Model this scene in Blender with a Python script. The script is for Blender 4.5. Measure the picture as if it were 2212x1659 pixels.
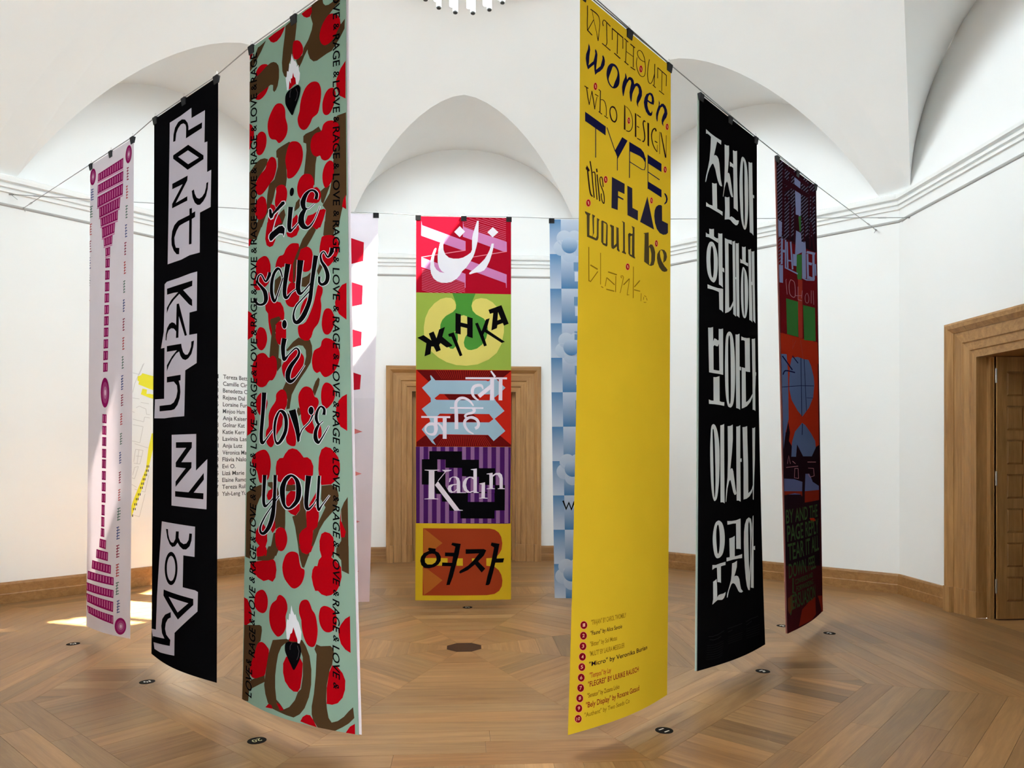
import bpy, bmesh, math, random
from mathutils import Vector, Matrix
from mathutils.geometry import tessellate_polygon

scene = bpy.context.scene
for o in list(bpy.data.objects):
    bpy.data.objects.remove(o)
col = scene.collection
RAD = math.radians

# ---------------------------------------------------------------- camera
cam_data = bpy.data.cameras.new('camera')
cam_data.sensor_width = 36.0
cam_data.lens = 36.0 * 1600 / 2212
cam_data.shift_y = (985 - 829.5) / 2212
cam_data.clip_start = 0.05
cam = bpy.data.objects.new('camera', cam_data)
cam.location = (0, -6.21, 1.6)
cam.rotation_euler = (RAD(90), 0, RAD(-3.7))
col.objects.link(cam)
scene.camera = cam

# ---------------------------------------------------------------- daylight
world = bpy.data.worlds.new('sky')
scene.world = world
world.use_nodes = True
wn = world.node_tree.nodes
wn['Background'].inputs[0].default_value = (0.85, 0.94, 1.0, 1)
wn['Background'].inputs[1].default_value = 13.0
sun_data = bpy.data.lights.new('sun', 'SUN')
sun_data.energy = 60.0
sun_data.angle = RAD(0.6)
sun_data.color = (1.0, 0.91, 0.74)
sun = bpy.data.objects.new('sun', sun_data)
SUN_DIR = Vector((-1, 0.40, -1.36))
sun.rotation_euler = SUN_DIR.to_track_quat('-Z', 'Y').to_euler()
col.objects.link(sun)

scene.view_settings.view_transform = 'Standard'
scene.view_settings.look = 'None'
scene.view_settings.gamma = 1
scene.view_settings.use_curve_mapping = False
scene.view_settings.exposure = 0.68
scene.cycles.max_bounces = 8
scene.cycles.diffuse_bounces = 6
scene.cycles.glossy_bounces = 2
scene.cycles.transparent_max_bounces = 8
scene.cycles.use_light_tree = False
scene.cycles.caustics_reflective = False
scene.cycles.caustics_refractive = False

# ---------------------------------------------------------------- helpers
def tag(o, label=None, cat=None, group=None, kind=None):
    if label: o['label'] = label
    if cat: o['category'] = cat
    if group: o['group'] = group
    if kind: o['kind'] = kind
    return o

def link(name, me, mat=None, parent=None, loc=(0, 0, 0)):
    o = bpy.data.objects.new(name, me)
    o.location = loc
    col.objects.link(o)
    if mat is not None and me is not None and not me.materials:
        me.materials.append(mat)
    if parent is not None:
        o.parent = parent
    return o

def mesh(name, verts, faces, smooth=False):
    me = bpy.data.meshes.new(name)
    me.from_pydata([tuple(v) for v in verts], [], [tuple(f) for f in faces])
    me.update()
    if smooth:
        me.polygons.foreach_set('use_smooth', [True] * len(me.polygons))
    return me

def add(name, verts, faces, mat, parent=None, smooth=False, loc=(0, 0, 0)):
    return link(name, mesh(name, verts, faces, smooth), mat, parent, loc)

def empty(name, loc=(0, 0, 0), parent=None):
    o = bpy.data.objects.new(name, None)
    o.location = loc
    o.empty_display_size = 0.1
    col.objects.link(o)
    if parent is not None: o.parent = parent
    return o

def box_vf(x0, x1, y0, y1, z0, z1, base=0):
    v = [(x0, y0, z0), (x1, y0, z0), (x1, y1, z0), (x0, y1, z0),
         (x0, y0, z1), (x1, y0, z1), (x1, y1, z1), (x0, y1, z1)]
    f = [(0, 3, 2, 1), (4, 5, 6, 7), (0, 1, 5, 4), (1, 2, 6, 5), (2, 3, 7, 6), (3, 0, 4, 7)]
    return v, [tuple(i + base for i in q) for q in f]

def boxes_vf(boxes):
    V, Fc = [], []
    for b in boxes:
        v, f = box_vf(*b, base=len(V))
        V += v; Fc += f
    return V, Fc

def tube_vf(path, r, n=8, cap=True):
    """round tube along a polyline"""
    V, Fc = [], []
    P = [Vector(p) for p in path]
    for i, p in enumerate(P):
        d = (P[min(i + 1, len(P) - 1)] - P[max(i - 1, 0)]).normalized()
        ref = Vector((0, 0, 1)) if abs(d.z) < 0.9 else Vector((1, 0, 0))
        s = d.cross(ref).normalized(); t = s.cross(d).normalized()
        for k in range(n):
            a = 2 * math.pi * k / n
            V.append(p + s * (r * math.cos(a)) + t * (r * math.sin(a)))
    for i in range(len(P) - 1):
        for k in range(n):
            a = i * n + k; b = i * n + (k + 1) % n
            Fc.append((a, b, b + n, a + n))
    if cap:
        Fc.append(tuple(range(n))[::-1])
        Fc.append(tuple((len(P) - 1) * n + k for k in range(n)))
    return V, Fc

# ---------------------------------------------------------------- materials
def new_mat(name):
    m = bpy.data.materials.new(name)
    m.use_nodes = True
    return m, m.node_tree.nodes, m.node_tree.links

def principled(nodes):
    return nodes['Principled BSDF']

def plain(name, rgb, rough=0.5, metal=0.0, emit=0.0, spec=0.5):
    m, n, l = new_mat(name)
    p = principled(n)
    p.inputs['Base Color'].default_value = (*rgb, 1)
    p.inputs['Roughness'].default_value = rough
    p.inputs['Metallic'].default_value = metal
    p.inputs['Specular IOR Level'].default_value = spec
    if emit:
        p.inputs['Emission Color'].default_value = (*rgb, 1)
        p.inputs['Emission Strength'].default_value = emit
    return m

def plaster(name, rgb):
    """matt white wall paint with faint cloudy unevenness"""
    m, n, l = new_mat(name)
    n.remove(n['Principled BSDF'])
    d = n.new('ShaderNodeBsdfDiffuse')
    tc = n.new('ShaderNodeTexCoord')
    no = n.new('ShaderNodeTexNoise'); no.inputs['Scale'].default_value = 1.3; no.inputs['Detail'].default_value = 1
    l.new(tc.outputs['Object'], no.inputs['Vector'])
    mx = n.new('ShaderNodeMixRGB'); mx.inputs[1].default_value = (*[c * 0.97 for c in rgb], 1); mx.inputs[2].default_value = (*rgb, 1)
    l.new(no.outputs['Fac'], mx.inputs[0]); l.new(mx.outputs[0], d.inputs['Color'])
    l.new(d.outputs[0], n['Material Output'].inputs['Surface'])
    return m

def oak(name, dark, light, axis='Z', rough=0.42, uv=False, tone=False, spec=0.4, streak=0.35):
    m, n, l = new_mat(name)
    p = principled(n)
    p.inputs['Roughness'].default_value = rough
    p.inputs['Specular IOR Level'].default_value = spec
    tc = n.new('ShaderNodeTexCoord')
    mp = n.new('ShaderNodeMapping')
    sc = {'X': (0.6, 9, 9), 'Y': (9, 0.6, 9), 'Z': (9, 9, 0.6)}[axis]
    mp.inputs['Scale'].default_value = sc
    l.new(tc.outputs['UV' if uv else 'Object'], mp.inputs['Vector'])
    no = n.new('ShaderNodeTexNoise'); no.inputs['Scale'].default_value = 2.2; no.inputs['Detail'].default_value = 6; no.inputs['Roughness'].default_value = 0.6
    no.inputs['Distortion'].default_value = 0.8
    l.new(mp.outputs[0], no.inputs['Vector'])
    ramp = n.new('ShaderNodeValToRGB')
    ramp.color_ramp.elements[0].position = 0.3; ramp.color_ramp.elements[0].color = (*dark, 1)
    ramp.color_ramp.elements[1].position = 0.72; ramp.color_ramp.elements[1].color = (*light, 1)
    l.new(no.outputs['Fac'], ramp.inputs[0])
    src = ramp.outputs[0]
    n2 = n.new('ShaderNodeTexNoise'); n2.inputs['Scale'].default_value = 14; n2.inputs['Detail'].default_value = 3
    l.new(mp.outputs[0], n2.inputs['Vector'])
    mx = n.new('ShaderNodeMixRGB'); mx.blend_type = 'MULTIPLY'; mx.inputs[0].default_value = streak
    l.new(src, mx.inputs[1]); l.new(n2.outputs['Color'], mx.inputs[2])
    bw = n.new('ShaderNodeRGBToBW'); l.new(n2.outputs['Color'], bw.inputs[0])
    mr = n.new('ShaderNodeMapRange'); mr.inputs[1].default_value = 0.3; mr.inputs[2].default_value = 0.7; mr.inputs[3].default_value = 0.55; mr.inputs[4].default_value = 1.1
    l.new(bw.outputs[0], mr.inputs[0]); l.new(mr.outputs[0], mx.inputs[2])
    src = mx.outputs[0]
    if tone:
        at = n.new('ShaderNodeAttribute'); at.attribute_name = 'tone'
        m2 = n.new('ShaderNodeMixRGB'); m2.blend_type = 'MULTIPLY'; m2.inputs[0].default_value = 1
        l.new(src, m2.inputs[1]); l.new(at.outputs['Color'], m2.inputs[2]); src = m2.outputs[0]
    l.new(src, p.inputs['Base Color'])
    rr = n.new('ShaderNodeMapRange'); rr.inputs[3].default_value = rough * 0.85; rr.inputs[4].default_value = rough * 1.2
    l.new(no.outputs['Fac'], rr.inputs[0]); l.new(rr.outputs[0], p.inputs['Roughness'])
    bp = n.new('ShaderNodeBump'); bp.inputs['Strength'].default_value = 0.12; bp.inputs['Distance'].default_value = 0.004
    l.new(n2.outputs['Fac'], bp.inputs['Height']); l.new(bp.outputs[0], p.inputs['Normal'])
    return m

def cloth(name, rgb=None, transl=0.22, vcol=False):
    """printed polyester flag cloth: matte, slightly see-through to strong light"""
    m, n, l = new_mat(name)
    n.remove(n['Principled BSDF'])
    out = n['Material Output']
    di = n.new('ShaderNodeBsdfDiffuse'); tr = n.new('ShaderNodeBsdfTranslucent')
    mix = n.new('ShaderNodeMixShader'); mix.inputs[0].default_value = transl
    tc = n.new('ShaderNodeTexCoord')
    no = n.new('ShaderNodeTexNoise'); no.inputs['Scale'].default_value = 4; no.inputs['Detail'].default_value = 4
    l.new(tc.outputs['Object'], no.inputs['Vector'])
    mr = n.new('ShaderNodeMapRange'); mr.inputs[3].default_value = 0.93; mr.inputs[4].default_value = 1.05
    l.new(no.outputs['Fac'], mr.inputs[0])
    mx = n.new('ShaderNodeMixRGB'); mx.blend_type = 'MULTIPLY'; mx.inputs[0].default_value = 1
    if vcol:
        at = n.new('ShaderNodeAttribute'); at.attribute_name = 'ink'
        l.new(at.outputs['Color'], mx.inputs[1])
    else:
        mx.inputs[1].default_value = (*rgb, 1)
    l.new(mr.outputs[0], mx.inputs[2])
    l.new(mx.outputs[0], di.inputs['Color']); l.new(mx.outputs[0], tr.inputs['Color'])
    l.new(di.outputs[0], mix.inputs[1]); l.new(tr.outputs[0], mix.inputs[2])
    l.new(mix.outputs[0], out.inputs['Surface'])
    return m

def srgb(r, g, b):
    f = lambda c: (c / 255 / 12.92) if c / 255 <= 0.04045 else ((c / 255 + 0.055) / 1.055) ** 2.4
    return (f(r), f(g), f(b))

PLASTER = plaster('white_plaster', (0.875, 0.89, 0.885))
OAK = oak('oak_joinery', (0.29, 0.142, 0.046), (0.49, 0.272, 0.102), 'Z')
OAK_H = oak('oak_joinery_horizontal', (0.29, 0.142, 0.046), (0.49, 0.272, 0.102), 'X')
OAK_BASE = oak('oak_skirting', (0.25, 0.12, 0.036), (0.40, 0.205, 0.07), 'X')
PARQUET = oak('oak_parquet', (0.235, 0.118, 0.044), (0.385, 0.215, 0.092), 'X', rough=0.34, uv=True, tone=True, spec=0.28, streak=0.22)
WALNUT = oak('walnut_medallion', (0.035, 0.016, 0.008), (0.065, 0.03, 0.014), 'X', rough=0.5, spec=0.15)
JOINT = plain('dark_joint', (0.06, 0.04, 0.025), 0.8)
STEEL = plain('steel', (0.55, 0.55, 0.55), 0.3, 1.0)
CABLE = plain('steel_cable', (0.32, 0.33, 0.33), 0.45, 0.6)
BLACK_CLIP = plain('black_clip', (0.010, 0.010, 0.012), 0.6, spec=0.2)
WHITE_GLASS = plain('opal_glass', (1.0, 1.0, 0.98), 0.2, emit=2.2)
DARK_CAP = plain('dark_metal', (0.06, 0.065, 0.065), 0.4, 0.5)
RAIL_GREY = plain('grey_rail_paint', (0.42, 0.42, 0.41), 0.6)  # even grey along the whole rail, darker than the wall plaster
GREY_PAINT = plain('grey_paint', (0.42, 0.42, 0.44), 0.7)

def glass_pane():
    m, n, l = new_mat('window_glass')
    n.remove(n['Principled BSDF'])
    t = n.new('ShaderNodeBsdfTransparent'); t.inputs[0].default_value = (0.97, 0.98, 0.98, 1)
    g = n.new('ShaderNodeBsdfGlossy'); g.inputs['Roughness'].default_value = 0.02
    mx = n.new('ShaderNodeMixShader'); mx.inputs[0].default_value = 0.06
    l.new(t.outputs[0], mx.inputs[1]); l.new(g.outputs[0], mx.inputs[2]); l.new(mx.outputs[0], n['Material Output'].inputs['Surface'])
    return m
GLASS = glass_pane()

# ---------------------------------------------------------------- room shell
AP = 5.05                          # distance from the middle of the room to each of its eight walls
T22 = math.tan(RAD(22.5))
HALF = AP * T22
ARCH_A, ARCH_R, SPRING = 1.88, 1.6, 4.65
SPH_C, SPH_R2 = -0.02, 50.84       # shallow dome
LANTERN = 2.0                      # glazed lantern over the middle of the dome
SIDES = [('right', 0), ('back_right', 45), ('back', 90), ('back_left', 135),
         ('left', 180), ('front_left', 225), ('front', 270), ('front_right', 315)]

def frame(az):
    a = RAD(az)
    return Vector((math.cos(a), math.sin(a), 0)), Vector((-math.sin(a), math.cos(a), 0))

def side_pt(az, l, z, inward=0.0):
    n, t = frame(az)
    p = n * (AP - inward) + t * l
    return Vector((p.x, p.y, z))

DOOR_W, DOOR_H = 0.785, 2.575      # half width and height of a door opening
CASE = 0.38
arch = [(ARCH_A * math.cos(math.pi * k / 40), SPRING + ARCH_R * math.sin(math.pi * k / 40)) for k in range(41)]

def wall_loop(opening=None):
    loop = [(-HALF, 0)]
    if opening:
        w, h = opening
        loop += [(-w, 0), (-w, h), (w, h), (w, 0)]
    loop += [(HALF, 0), (HALF, SPRING)] + arch + [(-HALF, SPRING)]
    return loop

WIN_W, WIN_Z0, WIN_Z1 = 1.9, 0.6, 3.1      # unseen window added behind the camera for soft frontal light
WINDOWS = ()
OPEN = {'back': (DOOR_W, DOOR_H), 'right': (DOOR_W, DOOR_H), 'front': (1.35, 3.0)}
for name, az in SIDES:
    lp = wall_loop(OPEN.get(name))
    loops = [lp]
    if name in WINDOWS: loops.append([(-WIN_W, WIN_Z0), (-WIN_W, WIN_Z1), (WIN_W, WIN_Z1), (WIN_W, WIN_Z0)])
    tris = tessellate_polygon([[Vector((x, y, 0)) for x, y in q] for q in loops])
    V = [side_pt(az, x, z) for q in loops for x, z in q]
    w = add('wall_' + name, V, tris, PLASTER)
    tag(w, kind='structure')

# dome with the eight lunette vaults cut into it
def sph_z(r): return SPH_C + math.sqrt(max(SPH_R2 - r * r, 0.0))
def groin(az, t):
    d = 1.25 * (1 - abs(t)) if az in (0, 180) else 1.68 * (1 - abs(t) ** 1.6)
    n, tt = frame(az)
    p = n * (AP - d) + tt * (ARCH_A * t)
    r = p.length
    z = sph_z(r)
    if abs(t) > 0.999: z = SPRING
    return Vector((p.x, p.y, z))

NT = 40
for name, az in SIDES:
    V, Fc = [], []
    rows = 6
    for i in range(NT + 1):
        th = math.pi * i / NT
        t = math.cos(th)
        W = side_pt(az, ARCH_A * t, SPRING + ARCH_R * math.sin(th))
        G = groin(az, t)
        for k in range(rows + 1):
            V.append(W.lerp(G, k / rows))
    for i in range(NT):
        for k in range(rows):
            a = i * (rows + 1) + k
            Fc.append((a, a + 1, a + rows + 2, a + rows + 1))
    v = add('ceiling_lunette_vault', V, Fc, PLASTER, smooth=True)
    tag(v, kind='structure')

V, Fc = [], []
bound = []
for name, az in SIDES:
    bound.append(side_pt(az, -HALF, SPRING))
    for i in range(NT + 1):
        bound.append(groin(az, -math.cos(math.pi * i / NT)))
NR = 14
NB = len(bound)
def oct_r(theta, ap):
    th = (theta + math.pi / 8) % (math.pi / 4) - math.pi / 8
    return ap / math.cos(th)
for b in bound:
    th = math.atan2(b.y, b.x); r0 = math.hypot(b.x, b.y); r1 = oct_r(th, LANTERN)
    dz = b.z - sph_z(r0)
    for k in range(NR + 1):
        f = k / NR
        r = r0 + (r1 - r0) * f
        V.append((r * math.cos(th), r * math.sin(th), sph_z(r) + dz * (1 - f) ** 3))
for i in range(NB):
    j = (i + 1) % NB
    for k in range(NR):
        Fc.append((i * (NR + 1) + k, j * (NR + 1) + k, j * (NR + 1) + k + 1, i * (NR + 1) + k + 1))
dome = add('ceiling', V, Fc, PLASTER, smooth=True)
tag(dome, kind='structure')

# lantern: octagonal glazed drum with an opaque cap
LZ0 = sph_z(LANTERN / math.cos(RAD(22.5))) - 0.02
LZ1 = LZ0 + 1.15
lh = LANTERN * T22
for k, (name, az) in enumerate(SIDES):
    n, t = frame(az)
    e = empty('window_%d' % (k + 1), n * LANTERN + Vector((0, 0, LZ0)))
    tag(e, kind='structure')
    def lp(l, z, d=0.0):
        return t * l + n * d + Vector((0, 0, z))
    H = LZ1 - LZ0
    bars = []
    def bar(l0, l1, z0, z1, d0=-0.03, d1=0.03):
        vs = [lp(l0, z0, d0), lp(l1, z0, d0), lp(l1, z0, d1), lp(l0, z0, d1), lp(l0, z1, d0), lp(l1, z1, d0), lp(l1, z1, d1), lp(l0, z1, d1)]
        return vs
    V, Fc = [], []
    quads = [(0, 3, 2, 1), (4, 5, 6, 7), (0, 1, 5, 4), (1, 2, 6, 5), (2, 3, 7, 6), (3, 0, 4, 7)]
    specs = [(-lh, -lh + 0.06, 0, H), (lh - 0.06, lh, 0, H), (-lh, lh, 0, 0.03), (-lh, lh, H - 0.08, H)]
    specs += [(-lh, -0.23, 0, H), (0.03, 0.44, 0, H)] if az == 315 else [(-0.02, 0.02, 0.02, H)]  # unseen bars widened on one face to shape the sun on the floor
    for s in specs:
        b = len(V); V += bar(*s); Fc += [tuple(i + b for i in q) for q in quads]
    add('window_frame', V, Fc, PLASTER, e)
    for x0, x1 in (((-0.23, 0.03), (0.44, lh - 0.06)) if az == 315 else ((-lh + 0.06, -0.02), (0.02, lh - 0.06))):
        add('pane', [lp(x0, 0.03), lp(x1, 0.03), lp(x1, H - 0.08), lp(x0, H - 0.08)], [(0, 1, 2, 3)], GLASS, e)
    pl = bpy.data.lights.new('skylight_portal', 'AREA')
    pl.shape = 'RECTANGLE'; pl.size = 2 * lh; pl.size_y = H
    pl.cycles.is_portal = True
    po = bpy.data.objects.new('skylight_portal', pl)
    po.location = n * (LANTERN + 0.06) + Vector((0, 0, (LZ0 + LZ1) / 2))
    po.rotation_euler = (-n).to_track_quat('-Z', 'Z').to_euler()
    col.objects.link(po)
R8 = LANTERN / math.cos(RAD(22.5)) + 0.05
V = [(R8 * math.cos(RAD(22.5 + 45 * k)), R8 * math.sin(RAD(22.5 + 45 * k)), LZ1) for k in range(8)] + [(0, 0, LZ1 + 0.7)]
cap = add('ceiling_lantern_cap', V, [(k, (k + 1) % 8, 8) for k in range(8)], PLASTER)
tag(cap, kind='structure')

def fill_window(num, az, back):
    n, t = frame(az)
    e = empty('window_%d' % num, side_pt(az, 0, 0) + n * back); tag(e, kind='structure')  # added window, out of view, that fills the hall with frontal light
    def P(l, z, d): return t * l + n * d + Vector((0, 0, z))
    D = 0.45
    V = [P(l, z, d) for d in (0, D) for l, z in ((-WIN_W, WIN_Z0), (WIN_W, WIN_Z0), (WIN_W, WIN_Z1), (-WIN_W, WIN_Z1))]
    add('window_reveal', V, [(k, (k + 1) % 4, (k + 1) % 4 + 4, k + 4) for k in range(4)], PLASTER, e)
    V, Fc = [], []
    for l0, l1, z0, z1 in ((-WIN_W, -WIN_W + 0.07, WIN_Z0, WIN_Z1), (WIN_W - 0.07, WIN_W, WIN_Z0, WIN_Z1), (-WIN_W, WIN_W, WIN_Z0, WIN_Z0 + 0.07), (-WIN_W, WIN_W, WIN_Z1 - 0.07, WIN_Z1), (-0.04, 0.04, WIN_Z0, WIN_Z1), (-WIN_W, WIN_W, 2.75, 2.82)):
        b = len(V)
        V += [P(l, z, d) for z in (z0, z1) for l, d in ((l0, D - 0.06), (l1, D - 0.06), (l1, D), (l0, D))]
        Fc += [tuple(i + b for i in q) for q in ((0, 3, 2, 1), (4, 5, 6, 7), (0, 1, 5, 4), (1, 2, 6, 5), (2, 3, 7, 6), (3, 0, 4, 7))]
    add('window_frame', V, Fc, PLASTER, e)
    pl = bpy.data.lights.new('window_portal', 'AREA')
    pl.shape = 'RECTANGLE'; pl.size = 2 * WIN_W; pl.size_y = WIN_Z1 - WIN_Z0
    pl.cycles.is_portal = True
    po = bpy.data.objects.new('window_portal', pl)
    po.location = side_pt(az, 0, (WIN_Z0 + WIN_Z1) / 2) + n * (back + D + 0.03)
    po.rotation_euler = (-n).to_track_quat('-Z', 'Z').to_euler()
    col.objects.link(po)


# cornice, picture rail and skirting, mitred at every corner
def run(name, az, prof, mat, l0=None, l1=None, kind='structure', parent=None):
    """extrude a (inward, z) profile along one wall; None ends are mitred"""
    V, Fc = [], []
    m = len(prof)
    for e in (0, 1):
        for d, z in prof:
            if e == 0: l = -(AP - d) * T22 if l0 is None else l0
            else: l = (AP - d) * T22 if l1 is None else l1
            V.append(side_pt(az, l, z, d))
    for k in range(m - 1):
        Fc.append((k, k + 1, m + k + 1, m + k))
    if l0 is not None: Fc.append(tuple(range(m))[::-1])
    if l1 is not None: Fc.append(tuple(m + k for k in range(m)))
    o = add(name, V, Fc, mat, parent)
    if kind: tag(o, kind=kind)
    return o

CORN = [(0, 4.462), (0.022, 4.465), (0.024, 4.492), (0.006, 4.497), (0.006, 4.512), (0.034, 4.516), (0.036, 4.545), (0.014, 4.55), (0.014, 4.572), (0.055, 4.578), (0.06, 4.61), (0.06, 4.635), (0.0, 4.66)]
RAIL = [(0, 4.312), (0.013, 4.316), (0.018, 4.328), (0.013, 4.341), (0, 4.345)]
SKIRT = [(0.028, 0.0), (0.028, 0.10), (0.024, 0.108), (0.024, 0.205), (0.016, 0.225), (0.0, 0.23)]
tn = 0
for name, az in SIDES:
    if name == 'front' : 
        pass
    tn += 1; run('trim_%d' % tn, az, CORN, PLASTER)
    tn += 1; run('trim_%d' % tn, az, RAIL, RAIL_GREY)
    if name in ('back', 'right'):
        o = empty('baseboard_' + name, side_pt(az, 0, 0)); tag(o, kind='structure')
        for (a, b) in ((None, -DOOR_W - CASE), (DOOR_W + CASE, None)):
            q = run('skirting_board', az, SKIRT, OAK_BASE, a, b, kind=None)
            q.parent = o; q.matrix_parent_inverse = Matrix.Translation(-o.location)
    elif name != 'front':
        run('baseboard_' + name, az, SKIRT, OAK_BASE)

# ---------------------------------------------------------------- parquet floor
random.seed(11)
RW = 0.155
LAD0, LAD1 = 0.143 + RW * 14.4, 0.143 + RW * 14.4 + 0.45
def floor_pt(az, l, r, z=0.0):
    n, t = frame(az)
    p = n * r + t * l
    return (p.x, p.y, z)
planks = []       # (polygon in (l, r), az, grain along l?)
def rings(r0, r1, count, inner):
    w = (r1 - r0) / count
    for name, az in SIDES:
        for k in range(count):
            a, b = r0 + k * w, r0 + (k + 1) * w
            side = 2 * b * T22
            cuts = []
            if side > 1.7:
                c = random.uniform(-0.28, 0.28) * side
                cuts = [c]
            ls = [None] + cuts + [None]
            for i in range(len(ls) - 1):
                L0, L1 = ls[i], ls[i + 1]
                q = [(-a * T22 if L0 is None else L0, a), (a * T22 if L1 is None else L1, a),
                     (b * T22 if L1 is None else L1, b), (-b * T22 if L0 is None else L0, b)]
                planks.append((q, az, True))
rings(0.143, LAD0, 14, True)
rings(LAD1, AP, 14, False)
for name, az in SIDES:
    hw = LAD1 * T22
    n = int(math.ceil(hw * 2 / RW))
    x = -n * RW / 2
    for k in range(n):
        x0, x1 = x + k * RW, x + (k + 1) * RW
        poly = [(x0, LAD0), (x1, LAD0), (x1, LAD1), (x0, LAD1)]
        for s in (1, -1):              # clip to the sector: s*l <= r*T22
            out = []
            for i in range(len(poly)):
                p, q = poly[i], poly[(i + 1) % len(poly)]
                fp, fq = p[1] * T22 - s * p[0], q[1] * T22 - s * q[0]
                if fp >= 0: out.append(p)
                if fp * fq < 0:
                    u = fp / (fp - fq); out.append((p[0] + (q[0] - p[0]) * u, p[1] + (q[1] - p[1]) * u))
            poly = out
            if not poly: break
        if len(poly) >= 3: planks.append((poly, az, False))

floor_v = [floor_pt(0, 0, 0, -0.014)] + [floor_pt(az, HALF, AP, -0.014) for _, az in SIDES]
floor = add('floor', floor_v, [(0, 1 + k, 1 + (k + 1) % 8) for k in range(8)], JOINT)
tag(floor, kind='structure')

def plank_geom(poly, az, along):
    cx = sum(p[0] for p in poly) / len(poly); cy = sum(p[1] for p in poly) / len(poly)
    g = 0.0009
    q = []
    for x, y in poly:
        dx, dy = x - cx, y - cy
        q.append((x - math.copysign(min(g, abs(dx)), dx), y - math.copysign(min(g, abs(dy)), dy)))
    n = len(q)
    V = [floor_pt(az, x, y, 0.0) for x, y in q] + [floor_pt(az, x, y, -0.013) for x, y in q]
    Fc = [tuple(range(n))] + [(i + n, (i + 1) % n + n, (i + 1) % n, i) for i in range(n)]
    nrm = (Vector(V[1]) - Vector(V[0])).cross(Vector(V[2]) - Vector(V[0]))
    if nrm.z < 0: Fc = [f[::-1] for f in Fc]
    off = (random.uniform(0, 50), random.uniform(0, 50))
    UV = [((x if along else y) + off[0], (y if along else x) + off[1]) for x, y in q] * 2
    return V, Fc, UV
def plank_mesh(items):
    V, Fc, UV, T = [], [], [], []
    for poly, az, along in items:
        v, f, uv = plank_geom(poly, az, along)
        b = len(V)
        V += v; Fc += [tuple(i + b for i in q) for q in f]; UV += uv
        t = random.gauss(1.0, 0.10 if along else 0.15); w = random.gauss(0, 0.03)
        T += [(t * (1 + w), t, t * (1 - w), 1)] * len(v)
    me = mesh('plank', V, Fc)
    ul = me.uv_layers.new(name='UVMap')
    for lo in me.loops: ul.data[lo.index].uv = UV[lo.vertex_index]
    at = me.color_attributes.new('tone', 'FLOAT_COLOR', 'POINT')
    for i, t in enumerate(T): at.data[i].color = t
    return me
def seen(pl):
    poly, az, _ = pl
    cx = sum(p[0] for p in poly) / len(poly); cy = sum(p[1] for p in poly) / len(poly)
    x, y, _z = floor_pt(az, cx, cy)
    d = math.hypot(x, y + 6.21)
    ang = math.degrees(math.atan2(x, y + 6.21)) - 3.7
    A = 0
    for i in range(len(poly)):
        p, q = poly[i], poly[(i + 1) % len(poly)]
        A += p[0] * q[1] - p[1] * q[0]
    s = abs(A) / d ** 3
    if y + 6.21 < 3.3 or abs(ang) > 38: s *= 0.01
    return -s
planks.sort(key=seen)
for pl in planks[:300]:
    link('plank', plank_mesh([pl]), PARQUET, floor)
rest = link('plank_field', plank_mesh(planks[300:]), PARQUET, floor)
rest['kind'] = 'stuff'
V = [(0.143 / math.cos(RAD(22.5)) * math.cos(RAD(22.5 + 45 * k)), 0.143 / math.cos(RAD(22.5)) * math.sin(RAD(22.5 + 45 * k)), 0.0) for k in range(8)]
med = add('medallion', V + [(x, y, -0.013) for x, y, z in V], [tuple(range(8))] + [(i, i + 8, (i + 1) % 8 + 8, (i + 1) % 8) for i in range(8)], WALNUT, floor)
med['label'] = 'small dark brown octagonal inlay at the centre of the parquet'

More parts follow.
